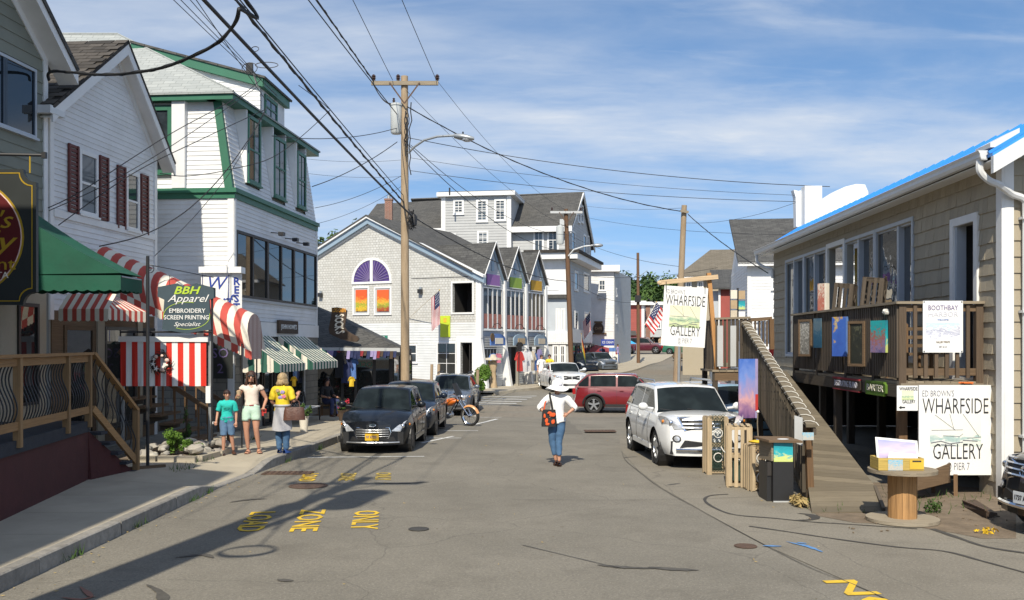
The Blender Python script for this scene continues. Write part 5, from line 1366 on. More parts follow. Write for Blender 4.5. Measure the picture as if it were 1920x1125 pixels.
for k in range(3):
 u0,u1=k*LG,(k+1)*LG;um=(u0+u1)/2;za=7.72
 pl=[(u0,-.2),(u1,-.2),(u1,ZE - .15),(um,za),(u0,ZE - .15)]
 hol=[(u0+.35,.1,u0+1.9,2.35)]
 wallcore(FN,pl,hol,'core_wall',tG,.2)
 wn_=(u0+.22,3.25,u1 - .22,5.52)
 clad(FN,[(u0+.14,2.95),(u1 - .14,2.95),(u1 - .14,ZE - .2),(um,za - .25),(u0+.14,ZE - .2)],[wn_],.13,'blue_grey_siding',tG,False)
 clad(FN,[(u0+.14,.0),(u1 - .14,.0),(u1 - .14,2.95),(u0+.14,2.95)],[hol[0]],.13,'pale_grey_siding',tG,False)
 for uu in ([u0] if k < 2 else [u0,u1]):
  mb=MB();mb.hexa([FN.p(uu - .12,-.1,.55),FN.p(uu+.12,-.1,.55),FN.p(uu+.12,-.1,0),FN.p(uu - .12,-.1,0),FN.p(uu - .12,2.8,.1),FN.p(uu+.12,2.8,.1),FN.p(uu+.12,2.8,0),FN.p(uu - .12,2.8,0)])
  mb.build('pier','white_paint',tG);board(FN,tG,'white_paint',uu - .1,uu+.1,2.8,ZE,0,.12,'downpipe')
 for a,b in (((u0 - .02,ZE - .1),(um,za+.1)),((u1+.02,ZE - .1),(um,za+.1))):
  rake(FN,tG,'white_paint',(a[0],a[1]+.15),(b[0],b[1]+.15),.07,.24,.28);rake(FN,tG,'blue_grey_paint',(a[0],a[1]+.08),(b[0],b[1]+.08),.34,0,.06)
  slab([FN.p(um,za+.2,.24),FN.p(a[0],a[1]+.18,.24),FN.p(a[0],a[1]+.18,-4.2),FN.p(um,za+.2,-4.2)],.06,'roof_grey',tG)
 wv=window(FN,wn_,tG,'white_paint','window_glass',4,1,.08,.06,mw=.13)
 mb=MB();FN.box(mb,wn_[0]+.1,wn_[2] - .1,wn_[1]+.1,wn_[1]+.85,.028,.034)
 mb.build('curtain','curtain',wv)
 lb=MB();FN.box(lb,um - .14,um+.14,6.4,6.85,.02,.06);lb.prism([FN.p(um - .14,6.85,.06),FN.p(um+.14,6.85,.06),FN.p(um,7.05,.06)],-FN.n*.04);lb.build('gable_vent','blue_grey_paint',tG)
 cl_,nm_=(('purple','purple'),('olive_green','green'),('ochre','orange-yellow'))[k]
 tt=thing('gable_board',f'plain {nm_} board under the peak of a small street gable','board',tuple(FN.p(um,6.0,.1)),group='coloured boards on the three gables')
 mb=MB();FN.box(mb,um - .72,um+.72,5.62,6.2,.05,.1);mb.build('panel',cl_,tt);mb=MB();FN.box(mb,um - .76,um+.76,5.58,5.62,.04,.11);mb.build('edge_strip','white_paint',tt)
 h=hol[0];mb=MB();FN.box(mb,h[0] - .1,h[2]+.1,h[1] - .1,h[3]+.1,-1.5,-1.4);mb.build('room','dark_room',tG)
 if k ==0: window(FN,(h[0],.35,h[2],2.3),tG,'grey_frame','shop_glass',4,3,.06,-.02+.06,sill=False,name='shop_window')
 else: board(FN,tG,'blue_frame',h[0],h[0]+.75,h[1],h[3],-.12,-.08,'door')
 tt=thing('shop_board',('pale blue arched shop board with round badge on first small gable','brown lettered arched shop board on the middle small gable','tan lettered arched shop board on the last small gable')[k],'sign',tuple(FN.p(um,2.5,.2)))
 A_=[(um - .95,2.42),(um+.75,2.42),(um+.75,2.75)]+[(um - .1+.85*math.cos(R(a)),2.75+.3*math.sin(R(a))) for a in range(15,166,15)]+[(um - .95,2.75)]
 MB().prism([FN.p(a,b,.42) for a,b in A_],-FN.n*.06).build('board',('cloth_blue','blue_grey_paint','blue_grey_paint')[k],tt)
 mb=MB();FN.box(mb,um - .45,um+.45,2.5,2.82,.42,.44);mb.build('emblem',('cream_canvas','cloth_tan','cloth_sand')[k],tt)
 if k ==0: MB().lathe([(.0,0),(.22,0),(.22,.04),(0,.04)],(0,0,0),14).build('badge','brown_wood',tt).matrix_basis=FN.mat(um - .8,2.85,.42)
 tt=thing('gooseneck_lamp',('curved black lamp arm over the pale blue arched board','curved black lamp arm over the brown arched board','curved black lamp arm over the tan arched board')[k],'lamp',tuple(FN.p(um,3.3,.1)))
 MB().tube([FN.p(um - .05,3.3,.03),FN.p(um - .05,3.55,.15),FN.p(um,3.6,.4),FN.p(um+.05,3.4,.55)],.02,6).build('arm','black_metal',tt);MB().lathe([(.03,.08),(.1,0),(.09,0)],tuple(FN.p(um+.05,3.32,.55)),10).build('shade','black_metal',tt)
cols=['cloth_red','cloth_white','cloth_white','cloth_blue','cloth_sand','cloth_tan','cloth_navy','cloth_lilac','cloth_pink']
i=0
for u,d,z,w,h,mt,lb in ((.75,.4,2.0,.55,.5,'cloth_blue','blue T-shirt hanging in the first gable shop window'),(1.25,.45,2.0,.5,.5,'cloth_pink','coral top hanging in the first gable shop window'),(3.35,.7,2.1,.7,1.1,'cloth_red','red jacket at the near end of the outdoor rack'),(3.75,.75,2.1,.8,1.15,'cloth_white','white sweatshirt second on the outdoor rack'),(4.3,.75,2.15,.8,1.2,'cloth_white','white and blue shirt in the middle of outdoor rack'),(4.7,.8,2.1,.7,1.1,'cloth_sand','sand coloured shirt on the outdoor rack'),(5.05,.8,2.0,.65,1.0,'cloth_blue','blue shirt at the far end of the outdoor rack'),(6.2,.6,2.2,.5,.9,'cloth_lilac','lilac top hanging at the last gable doorway'),(3.55,.6,2.6,.55,.5,'cloth_black','black cap and shirt hung high on the rack')):
 garment(FN.p(u,z,d),w,h,mt,lb,rz=R(63.8) - R(20))
t=thing('clothes_rail','black metal clothes rail outside the middle gable shop','clothes rail',tuple(FN.p(4.2,.12,.8)))
MB().tube([FN.p(3.2,.12,.7),FN.p(3.2,2.18,.7),FN.p(5.2,2.18,.8),FN.p(5.2,.12,.8)],.02,6).build('rail','black_metal',t);MB().bar(FN.p(3.2,.16,.3),FN.p(3.2,.16,1.1),.05,.04).build('foot','black_metal',t)
shrub('bush','bright green leafy bush at the corner of the shingled building',tuple(at(905,709,46.5)+Vector((0,0,-.05))),(.62,.6,.62),4200,.06,'leaf_bright',cat='bush')
t=thing('planter_statue','tan carved figure standing beside the bush at the shop corner','statue',tuple(at(925,728,47)))
p=at(925,727,47);MB().lathe([(.22,0),(.16,.3),(.12,.8),(.2,1.1),(.16,1.3),(.05,1.36),(0.03,1.45)],p,12).build('figure','cloth_tan',t,50);MB().lathe([(.42,1.36),(.4,1.45),(.16,1.48),(.13,1.62),(0,1.64)],p,14).build('hat','cloth_sand',t,40)
for k,(px,lb) in enumerate(((809,'weathered short fence post on the bank by the white shop window'),(822,'second weathered fence post on the bank by shop window'),(895,'weathered wooden post in front of the bright bush'))):
 p=at(px,722 if px < 850 else 735,48.5 if px < 850 else 45.5)
 solo(MB().tube([p,p+Vector((.02,0,1.05))],.075,8),'fence_post','pole_wood',lb,'post','weathered posts by the shingled building',40)
# ------------------------------------------------------------------ buildings further up the street
def wins(F,parent,lst,nx=2,ny=2,d=.07,frame='white_paint',glass='window_glass',fw=.16):
 for x0,y0,x1,y1 in lst:
  a,za=F.px(x0,(y0+y1)/2);b,zb=F.px(x1,(y0+y1)/2)
  xm=(x0+x1)/2;z0,z1=F.px(xm,y1)[1],F.px(xm,y0)[1]
  window(F,(min(a,b),z0,max(a,b),z1),parent,frame,glass,nx,ny,fw,d,mw=.04)
# --- the grey hotel: long dark roof, dormer block, street wing
t=thing('grey_hotel','big grey clapboard hotel with dark roof and white dormer block behind the gables','hotel',(4,72,0))
HX=Fr(at(690,600,76).x,76,-4)            # face towards the camera
cR=at(1066,600,70)
HF=Fr(cR.x - 30*math.cos(R(-9)),70 - 30*math.sin(R(-9)),-9)    # u=30 at the near corner
f=HF.px
uc=30.0
FE2=Fr(*HF.p(uc,0).xy,76)
ge=FE2.px(1108,450)[0]
def zz(F,x,y): return F.px(x,y)[1]
ew=zz(HF,1000,425)                         # eave of the main roof
wallcore(HF,[(f(690,500)[0],0),(uc,0),(uc,ew),(f(690,500)[0],ew)],[],'hotel_siding',t,.3)
clad(HF,[(f(800,500)[0],zz(HF,1010,478)),(uc - .1,zz(HF,1010,478)),(uc - .1,ew),(f(800,500)[0],ew)],[],.22,'hotel_siding',t,False)
ridge_z=zz(HF,1000,362)+.25
rl,rr=HF.p(f(706,400)[0] - 1.5,ridge_z,-ge*.5),FE2.p(ge*.5,ridge_z+.5,.2)
MB().prism([HF.p(f(672,430)[0],ew - .1,.5),HF.p(uc+.3,ew - .1,.5),rr,rl],(0,0,-.12)).build('roof','roof_dark',t)
mb=MB();HF.box(mb,f(690,430)[0],uc+.3,ew - .45,ew - .05,.3,.6);mb.build('eave','white_paint',t)
pl=[(0,0),(ge,0),(ge,ew - .4),(ge*.5,ridge_z+.3),(0,ew)]
wallcore(FE2,pl,[],'hotel_siding',t,.3);clad(FE2,[(0.1,6.6),(ge,6.6),(ge,ew - .4),(ge*.5,ridge_z+.1),(.1,ew)],[],.22,'hotel_siding',t,False)
for a,b in (((-.5,ew - .35),(ge*.5,ridge_z+.5)),((ge+.5,ew - .75),(ge*.5,ridge_z+.5))): rake(FE2,t,'white_paint',a,b,.22,.2,.3)
slab([FE2.p(ge*.5,ridge_z+.55,.3),FE2.p(ge+.5,ew - .7,.3),FE2.p(ge+.5,ew - .7,-14),FE2.p(ge*.5,ridge_z+.55,-14)],.1,'roof_dark',t)
FD2=Fr(*HF.p(0,0,.66).xy,-9)
x0,x1=FD2.px(828,400)[0],FD2.px(958,400)[0]
zt=zz(FD2,890,368);zb_=zz(FD2,890,490)
mb=MB();FD2.box(mb,x0,x1,zb_,zt,-5.5,0);mb.build('dormer_wall','hotel_siding',t)
clad(FD2,[(x0+.2,zb_),(x1 - .2,zb_),(x1 - .2,zt),(x0+.2,zt)],[],.2,'hotel_siding',t,False,proud=.03)
mb=MB();FD2.box(mb,x0 - .02,x0+.3,zb_,zt,0,.06);FD2.box(mb,x1 - .3,x1+.02,zb_,zt,0,.06);mb.build('corner_board','white_paint',t)
mb=MB();FD2.box(mb,x0 - .3,x1+.35,zt,zt+.3,-5.8,.35);mb.build('cornice','white_paint',t)
mb=MB();FD2.box(mb,x0 - .2,x1+.25,zt+.3,zt+.36,-5.7,.25);mb.build('roof','roof_grey',t)
wins(FD2,t,[(850,374,870,402),(893,374,915,416),(927,373,949,414)],2,2,fw=.15)
wins(FD2,t,[(837,438,855,464),(895,433,916,458)],2,2,fw=.13)
wins(HF,t,[(1000,428,1020,472),(1026,428,1048,472)],2,2,fw=.14)
wins(FE2,t,[(1071,433,1077,470),(1083,385,1087,418),(1089,385,1093,418),(1093,440,1098,479),(1101,442,1104,479)],1,2,fw=.14)
mb=MB();a,z=f(1050,445);HF.box(mb,a,a+.55,z,z+1.3,.05,.2);mb.build('shutter','grey_panel',t)
zc=zz(HF,1040,478)
mb=MB();HF.box(mb,f(985,480)[0],uc+.6,zc - .35,zc+.1,-.2,.8);mb.build('cornice','white_paint',t);mb=MB();FE2.box(mb,-.8,ge+.6,zc - .35,zc+.1,-.2,.8);mb.build('cornice','white_paint',t)
mb=MB();HF.box(mb,f(985,480)[0],uc+.75,zc+.1,zc+.3,-.4,.95);FE2.box(mb,-.95,ge+.7,zc+.1,zc+.3,-.4,.95);mb.build('parapet_roof','roof_brown',t)
mb=MB();HF.box(mb,f(1000,540)[0],uc,5.9,zc - .35,0,.08);mb.build('upper_panel','white_siding',t)
wins(HF,t,[(1028,505,1047,543),(1010,507,1021,545)],2,2,fw=.2)
clad(FE2,[(.1,3.6),(ge,3.6),(ge,zc - .35),(.1,zc - .35)],[],.22,'blue_grey_siding',t,False)
wins(FE2,t,[(1076,508,1083,545),(1093,512,1104,548)],1,1,fw=.16);wins(FE2,t,[(1077,583,1083,620),(1094,585,1106,622)],1,1,fw=.16)
board(HF,t,'blue_grey_siding',f(1022,600)[0],uc+.0,3.4,5.9,0,.06,'panel')
mb=MB();HF.box(mb,f(1022,550)[0],uc+.2,5.85,6.1,0,.35);mb.build('canopy_roof','roof_dark',t)
wins(HF,t,[(1042,578,1050,621),(1051,578,1060,621)],1,1,fw=.14)
board(HF,t,'white_paint',f(1022,640)[0],uc+.05,2.5,3.4,0,.16,'shop_fascia');mb=MB()
for k in range(12):
 a=f(1022,640)[0]+(uc - f(1022,640)[0])*k/12;HF.box(mb,a+.05,a+.12,2.6,3.3,.16,.19)
mb.build('fascia_panel','white_siding',t)
wins(HF,t,[(1036,646,1048,684),(1049,646,1061,684)],2,2,fw=.14,glass='shop_glass')
board(FE2,t,'white_paint',0,ge,2.6,3.6,0,.12,'shop_fascia')
for k in range(4): window(FE2,(.3+k*2.9,.6,2.8+k*2.9,2.5),t,'dark_frame','shop_glass',2,1,.12,.08,sill=False,name='shop_window')
tc_=thing('brick_chimney','tall slim red brick chimney rising behind the shingled gable roof','chimney',tuple(at(729,440,69)))
b=at(729,440,69);tp_=at(729,376,69);MB().box((b.x,69,(b.z+tp_.z)/2 - .5),(.52,.52,tp_.z - b.z+1)).build('stack','red_brick',tc_);MB().box((b.x,69,tp_.z+.05),(.6,.6,.12)).build('cap','red_brick',tc_);MB().lathe([(.12,0),(.12,.25)],(b.x,69,tp_.z+.1),10).build('flue','galvanised',tc_)
solo(MB().tube([at(843,366,69),at(843,352,69)],.06,6),'vent_pipe','black_metal','thin dark vent pipe on the dormer block roof','pipe')
flag(FE2.p(5.5,4.2,.05),at(1106,585,75),1.5,.9,'small faded striped flag hanging from the hotel side wall',droop=.95)
# --- white tall building with shop under a maroon awning
t=thing('white_corner_building','plain white tall building beyond the hotel with round brown coffee sign','building',(8,84,0))
WF=Fr(at(1100,600,83).x,83,-6);f=WF.px
u0,u1=f(1100,600)[0],f(1160,600)[0];zt=zz(WF,1130,503)
u1=f(1151,600)[0]
mb=MB();WF.box(mb,u0,u1,0,zt,-9,0);mb.build('wall','white_siding',t)
clad(WF,[(u0,3.6),(u1,3.6),(u1,zt - .3),(u0,zt - .3)],[],.22,'white_siding',t,False)
FW2=Fr(*WF.p(u1,0).xy,74);board(FW2,t,'pale_grey_siding',.05,9,0,zt - .2,0,.05,'side_wall')
mb=MB();WF.box(mb,u0 - .2,u1+.5,zt - .3,zt+.25,-9,.4);mb.build('cornice','white_paint',t)
wins(WF,t,[(1122,524,1136,545)],2,2,fw=.12);wins(FW2,t,[(1154,540,1157,556),(1154,590,1157,606)],1,1,fw=.1)
mb=MB();a,z=f(1129,555);WF.box(mb,a - .35,a+.35,z - .25,z+.25,.0,.3);mb.build('air_conditioner','grey_panel',t)
tt=thing('coffee_sign','brown round backed hanging sign on the white building wall','sign',tuple(WF.p(*f(1122,618),.1)))
a,z=f(1122,616);MB().prism([WF.p(a+.46*math.cos(R(k*20)),z+.52*math.sin(R(k*20)),.15) for k in range(18)],-WF.n*.1).build('board','sock_brown',tt);mb=MB();WF.box(mb,a - .7,a+.7,z - .5,z - .36,.04,.17);WF.box(mb,a - .35,a+.35,z+.45,z+.62,.04,.15);mb.build('scroll','brown_wood',tt)
lettering('CAFE',WF.mat(a,z,.16),'cloth_tan',tt,.32,.6)
t=thing('maroon_awning','maroon shop awning on posts at the foot of the white building','awning',tuple(at(1120,650,80)))
a,b=at(1094,641,82),at(1152,655,82.5);c,d=at(1158,664,78.5),at(1098,658,78)
MB().prism([a,b,c,d],(0,0,-.05)).build('canopy','maroon_canvas',t);mb=MB();scallop(mb,d,c,0,.25,14);mb.build('valance','cream_canvas',t)
mb=MB()
for p in (c,d,d.lerp(c,.5)): mb.tube([p,(p.x,p.y,gz(0,p.y))],.05,6)
mb.build('post','white_paint',t)
t=thing('shop_counter','open shop stand with white trays and dark goods below the maroon awning','stall',tuple(at(1125,690,80.5)))
for k in range(4):
 p,q=at(1112,668+k*5,81.5),at(1146,669+k*5,81.5);MB().bar(p,q,.5,.07).build('shelf','white_paint' if k % 2 else 'grey_wood',t)
MB().box(tuple(at(1128,682,82.2)),(2.8,.1,1.6)).build('back_panel','dark_room',t)
tt=thing('blue_sign','blue shop sign with white letters at the corner of the white building','sign',tuple(at(1140,642,78)))
FQ=Fr(0,78.2,0);r=FQ.rect(1127,636,1152,648);mb=MB();FQ.box(mb,r[0],r[2],r[1],r[3],-.05,0);mb.build('board','blue_ink',tt);lettering('ICE CREAM',FQ.mat((r[0]+r[2])/2,(r[1]+r[3])/2,.005),'white_ink',tt,.3,.9)
tt=thing('sandwich_board','white notice board with pale blue top on a thin post by the kerb','notice board',tuple(at(1147,700,76)))
FQ=Fr(0,76,0);r=FQ.rect(1142,652,1154,676);mb=MB();FQ.box(mb,r[0],r[2],r[1],r[3],-.04,0);mb.build('board','board_white',tt);mb=MB();FQ.box(mb,r[0],r[2],r[3] - .3,r[3],0,.01);mb.build('header','cloth_blue',tt)
MB().tube([at(1148,676,76.02),at(1148,700,76.02)],.05,6).build('post','galvanised',tt)
a=at(1085,650,69);b=at(1092,628,68.5)
flag(at(1092,660,69.5),at(1090,626,69),1.2,1.5,'rainbow striped flag draped by the brown utility pole',droop=.8,bands=12,canton=False,mats=['cloth_black','cloth_red','orange_ink','petal_yellow','olive_green','cloth_navy'])
# --- red building, blue tent, shops behind
t=thing('red_building','low red clapboard shop with white cornice below the wooded hill','building',(20,116,0))
RF=Fr(at(1150,600,116).x,116,-3);f=RF.px;zt=zz(RF,1180,572);u0,u1=f(1150,600)[0],f(1205,600)[0]
mb=MB();RF.box(mb,u0,u1,0,zt,-9,0);mb.build('wall','red_siding',t);mb=MB();RF.box(mb,u0,u1+.4,zt,zt+.5,-9,.5);mb.build('cornice','white_paint',t)
mb=MB();RF.box(mb,u1 - .15,u1+.2,0,zt,-.1,.06);mb.build('corner_board','white_paint',t)
wins(RF,t,[(1166,593,1181,617)],2,2,fw=.22);clad(RF,[(u0,3.4),(u1 - .2,3.4),(u1 - .2,zt),(u0,zt)],[],.25,'red_siding',t,False)
MB().prism([RF.p(u0,4.1,.05),RF.p(f(1192,630)[0],4.1,.05),RF.p(f(1192,630)[0],3.6,1.3),RF.p(u0,3.6,1.3)],(0,0,-.06)).build('porch_roof','roof_dark',t)
t=thing('grey_shop_row','pale grey two storey shop with dark ground floor behind the big flag','building',(26,118,0))
GF=Fr(at(1203,600,118).x,118,-3);f=GF.px;u0,u1=.3,f(1290,600)[0];zt=zz(GF,1230,572)
mb=MB();GF.box(mb,u0,u1,zz(GF,1230,632),zt,-8,0);mb.build('wall','pale_grey_siding',t);mb=MB();GF.box(mb,u0+1,u1,0,zz(GF,1230,632),-8,-2.5);mb.build('shop_recess','dark_room',t)
mb=MB();GF.box(mb,u0 - .2,u1,zt,zt+.4,-8,.4);mb.build('cornice','white_paint',t);mb=MB();GF.box(mb,f(1211,600)[0],f(1219,600)[0],0,zt,0,.1);mb.build('brick_pier','red_brick',t)
wins(GF,t,[(1233,602,1239,616),(1243,602,1249,616)],1,1,fw=.12)
t=thing('blue_tent','small bright blue canopy tent beside the maroon car','tent',tuple(at(1166,660,100)))
p=at(1166,640,100);c=[p+Vector((x,y,-.25)) for x,y in ((-1.2,-1),(1.4,-1),(1.4,1),(-1.2,1))];apex=p+Vector((-.3,0,.75))
mb=MB()
for i in range(4): mb.poly([c[i],c[(i+1) % 4],apex])
mb.build('canopy','tent_blue',t);mb=MB()
for q in c: mb.tube([q,(q.x,q.y,gz(0,q.y))],.04,5)
mb.build('pole','galvanised',t)
t=thing('market_stall','low stall of bright clothes and boxes along the bend under the hanging sign','stall',tuple(at(1300,672,92)))
for k in range(7): MB().box(tuple(at(1268+k*12,668,92)),(.55,.5,.5)).build('crate',random.choice(['cloth_tan','grey_wood','brown_wood']),t)
MB().bar(at(1262,668,91.5),at(1345,670,90),1.0,.2).build('table','brown_wood',t)
gl=[(1285,'cloth_red'),(1292,'cloth_blue'),(1299,'cloth_white'),(1306,'cloth_sand'),(1313,'petal_yellow'),(1319,'petal_yellow'),(1326,'cloth_black'),(1332,'cloth_white')]
nm=['red','blue','white','sandy','bright yellow','mustard yellow','black','cream white']
for (px,mt),n_ in zip(gl,nm): garment(at(px,646,90.5),.55,1.1,mt,f'{n_} garment hanging on the far stall by the road bend',rz=0)
MB().bar(at(1278,644,90.5),at(1338,644,90.5),.05,.05).build('rail','black_metal',t)
# --- houses behind the gallery
t=thing('tan_roof_house','house with broad tan roof and red chimney behind the hanging sign','house',(14,66,0))
TF=Fr(at(1275,600,68).x,68,-10);f=TF.px
za,zb_=zz(TF,1330,482),zz(TF,1330,517);ua,ub=f(1280,517)[0],f(1386,517)[0]
mb=MB();TF.box(mb,ua,ub,0,zb_,-8,0);mb.build('wall','beige_shingle',t)
MB().prism([TF.p(ua - .4,zb_,.5),TF.p(ub+.3,zb_,.5),TF.p(ub+.3,za+.9,-4),TF.p(f(1335,480)[0],za+.9,-4)],(0,0,-.1)).build('roof','roof_tan',t);MB().prism([TF.p(ua - .4,zb_,.5),TF.p(f(1335,480)[0],za+.9,-4),TF.p(ua - .4,zb_,-8)],(0,0,-.1)).build('roof','roof_tan',t)
mb=MB();TF.box(mb,ua - .4,ub,zb_ - .3,zb_ - .05,0,.5);mb.build('eave','white_paint',t);wins(TF,t,[(1285,527,1297,540),(1307,526,1319,540)],2,1,fw=.12)
mb=MB();TF.box(mb,f(1336,490)[0],f(1345,490)[0],za - .5,zz(TF,1340,478)+.2,-3.6,-3.2);mb.build('chimney','red_brick',t)
t=thing('red_annex','small dark red clapboard annex with grey roof beside the white house','building',(15,58,0))
AF=Fr(at(1340,600,60).x,60,-10);f=AF.px
mb=MB();AF.box(mb,f(1349,560)[0],f(1384,560)[0],0,zz(AF,1365,541),-5,0);mb.build('wall','red_siding',t);mb=MB();AF.box(mb,f(1347,560)[0],f(1351,560)[0],0,zz(AF,1365,541),-.1,.06);mb.build('corner_board','white_paint',t)
mb=MB();AF.box(mb,f(1335,560)[0],f(1349,560)[0] - .02,0,zz(AF,1345,545),-5,-.3);mb.build('wall','blue_grey_siding',t)
MB().prism([AF.p(f(1335,540)[0],zz(AF,1360,540),.4),AF.p(f(1388,540)[0],zz(AF,1360,540),.4),AF.p(f(1388,500)[0],zz(AF,1360,495),-4.5),AF.p(f(1335,500)[0],zz(AF,1360,495),-4.5)],(0,0,-.1)).build('roof','roof_grey',t)
t=thing('white_side_house','white clapboard house with dark grey roof just beyond the gallery','house',(12,48,0))
SF=Fr(at(1382,600,46).x,46,-8);f=SF.px
u0,u1=f(1402,520)[0],f(1402,520)[0]+7.5;z1=zz(SF,1425,490)
mb=MB();SF.box(mb,u0,u1,-.5,z1,-10,0);mb.build('wall','core_wall',t);clad(SF,[(u0+.1,0),(u1,0),(u1,z1),(u0+.1,z1)],[],.15,'white_siding',t,False)
SE=Fr(*SF.p(u0,0,-9).xy,-98);clad(SE,[(0,0),(8.95,0),(8.95,z1),(0,z1)],[],.15,'white_siding',t,False)
board(SF,t,'white_paint',u0 - .02,u0+.14,0,z1,0,.04,'corner_board')
MB().prism([SF.p(u0 - .5,z1 - .05,.5),SF.p(u1,z1 - .05,.5),SF.p(u1,z1+2.6,-4.5),SF.p(u0 - .5,z1+2.6,-4.5)],(0,0,-.12)).build('roof','roof_grey',t)
MB().prism([SF.p(u0,z1,-.02),SF.p(u0,z1+2.5,-4.5),SF.p(u0,z1,-9)],SF.u*.1).build('gable_wall','white_siding',t)
mb=MB();SF.box(mb,u0 - .5,u1,z1 - .25,z1 - .08,.3,.5);mb.build('eave','white_paint',t);wins(SF,t,[(1446,512,1462,543),(1446,584,1462,608)],1,2,fw=.08)
t=thing('white_lattice_fence','white lattice and red panel behind the timber landing','fence',tuple(at(1430,655,33)))
for k in range(7): MB().bar(at(1404+k*6,600,33),at(1404+k*6,645,33),.05,.04).build('slat','white_paint',t)
for k in range(4): MB().bar(at(1402,606+k*11,33.03),at(1446,606+k*11,33.03),.04,.05).build('slat','white_paint',t)
MB().bar(at(1450,655,32),at(1450,686,32),.5,.1).build('panel','bright_red',t)
t=thing('print_rack','tall rack of small mounted prints standing at the top of ramp','rack',tuple(at(1390,600,27)))
MB().tube([at(1383,540,27),at(1384,640,27)],.03,6).build('post','black_metal',t)
for k,(px,py,mt) in enumerate(((1376,552,'cream_canvas'),(1391,553,'cloth_tan'),(1376,571,'cloth_tan'),(1391,572,'pic_teal'),(1391,592,'board_white'),(1376,590,'cloth_sand'))):
 MB().box(tuple(at(px,py,26.9)),(.18,.02,.24)).build('print',mt,t)
# --- trees and the wooded hill
def tree(x,y,h,r,label,mat='leaf_dark',n=1500,s=.28,z0=None,name='tree'):
 z=gz(0,y) if z0 is None else z0
 t=thing(name,label,'tree',(x,y,z));rg=random.Random(int(x*31+y))
 MB().tube([(x,y,z),(x+.1,y,z+h*.3),(x,y+.1,z+h*.75)],[h*.03,h*.022,h*.008],8).build('trunk','bark',t)
 mb=MB()
 for k in range(7):
  a=rg.uniform(0,6.28);mb.tube([(x,y,z+h*(.3+.06*k)),(x+r*.6*math.cos(a),y+r*.6*math.sin(a),z+h*(.5+.06*k))],[h*.01,h*.003],5)
 mb.build('limb','bark',t)
 leaves((x,y,z+h*.64),(r,r,h*.38),n,s,mat,'crown',t,clumps=16,seed=int(x*10+y))
for k,(px,Y,top,r,lb) in enumerate(((612,88,437,2.6,'dark green tree behind the white mansard building, lowest of three'),(650,86,431,2.4,'rounded dark tree just left of the shingled gable peak'),(684,92,410,2.2,'dark tree top peeking up by the hotel roof'),(578,90,440,2.6,'dark tree mostly hidden behind the white mansard wall'))):
 z=at(px,top,Y).z;tree(at(px,500,Y).x,Y,z,r,lb,'leaf_mid',1900,.26,0)
rg=random.Random(3)
mbs=[MB(),MB()]
mb=MB()
rows=[]
for i in range(7):
 Y=150+i*18;rows.append([(at(px,600,Y).x,Y,max(4,at(0,548 - 7*math.sin((px - 1100)/90) - (px - 1150)*.02,Y).z*(i/6) **.6)) for px in range(1040,1500,40)])
struct(mb.grid(rows),'hill','leaf_dark')
for k in range(230):
 Y=rg.uniform(150,255);px=rg.uniform(1060,1470)
 q=(Y - 150)/105
 base=4+(at(0,552,Y).z - 4)*q **.6;x=at(px,600,Y).x
 r=rg.uniform(2.0,3.6);h=rg.uniform(4,8);c=Vector((x,Y,base+h*.35));mm=mbs[k % 2]
 for j in range(150):
  d=Vector((rg.gauss(0,1),rg.gauss(0,1),rg.gauss(0,1))).normalized()*rg.uniform(.6,1.05)
  p=c+Vector((d.x*r*(1 - .35*max(0,d.z)),d.y*r,d.z*h*.6));nn=(d+Vector((rg.gauss(0,.5),rg.gauss(0,.5),rg.gauss(.3,.5)))).normalized()
  a=nn.orthogonal().normalized();b=nn.cross(a);l=rg.uniform(.25,.6)
  mm.poly([p - a*l,p - b*l*.6,p+a*l,p+b*l*.6])
for m_,mt in zip(mbs,('leaf_dark','leaf_mid')):
 o=m_.build('forest',mt,None,uv=False);o['kind']='stuff'
# ------------------------------------------------------------------ utility poles and cables
def pole(base,top,r0,r1,mat,label,name='utility_pole'):
 t=thing(name,label,'utility pole',tuple(base));P=[Vector(base).lerp(Vector(top),k/8) for k in range(9)]
 MB().tube(P,[r0+(r1 - r0)*k/8 for k in range(9)],14).build('shaft',mat,t,40)
 return t
def insulator(p,parent):
 MB().lathe([(.02,-.1),(.02,0),(.075,.01),(.04,.06),(.085,.07),(.05,.13),(.085,.14),(.04,.2),(0,.22)],p,10).build('insulator','insulator',parent,50)
def crossarm(p,half,parent,dy=0.0,sk=0.0,mat='grey_wood',ins=(-.95,-.35,.97)):
 a,b=p+Vector((-half,-dy,sk)),p+Vector((half,dy,-sk))
 MB().bar(a,b,.10,.14).build('crossarm',mat,parent)
 for s in (-1,1): MB().bar(p+Vector((s*half*.45,-.08,.0)),p+Vector((0,-.14,-.75)),.012,.05).build('brace','rust_iron',parent)
 for q in ins: insulator(p+Vector((half*q,dy*q,.1 - sk*q)),parent)
PB=Vector((-3.78,34,gz(0,34)+.12));PT=at(758.5,143,34)
t=pole(PB,PT,.165,.125,'pole_wood','tall weathered wooden utility pole with grey transformer and street lamp')
crossarm(at(759,156,33.85),1.18,t,ins=(-.93,-.2,.97))
c=at(743,222,33.95)
tr_=MB().lathe([(.16,-.55),(.2,-.5),(.21,.42),(.235,.44),(.235,.5),(.06,.56),(0,.56)],c,18).build('transformer','transformer_grey',t,40)
MB().lathe([(.05,0),(.03,.05),(.06,.08),(.03,.13),(.05,.17),(0,.2)],c+Vector((-.08,-.05,.52)),8).build('bushing','insulator',tr_)
for z in (.3,-.35): MB().bar(c+Vector((.1,0,z)),(PT.x,34,c.z+z),.06,.05).build('bracket','galvanised',t)
tl=thing('street_lamp','grey cobra-head street lamp on a curved arm of the tall transformer pole','street lamp',tuple(at(764,285,33.8)))
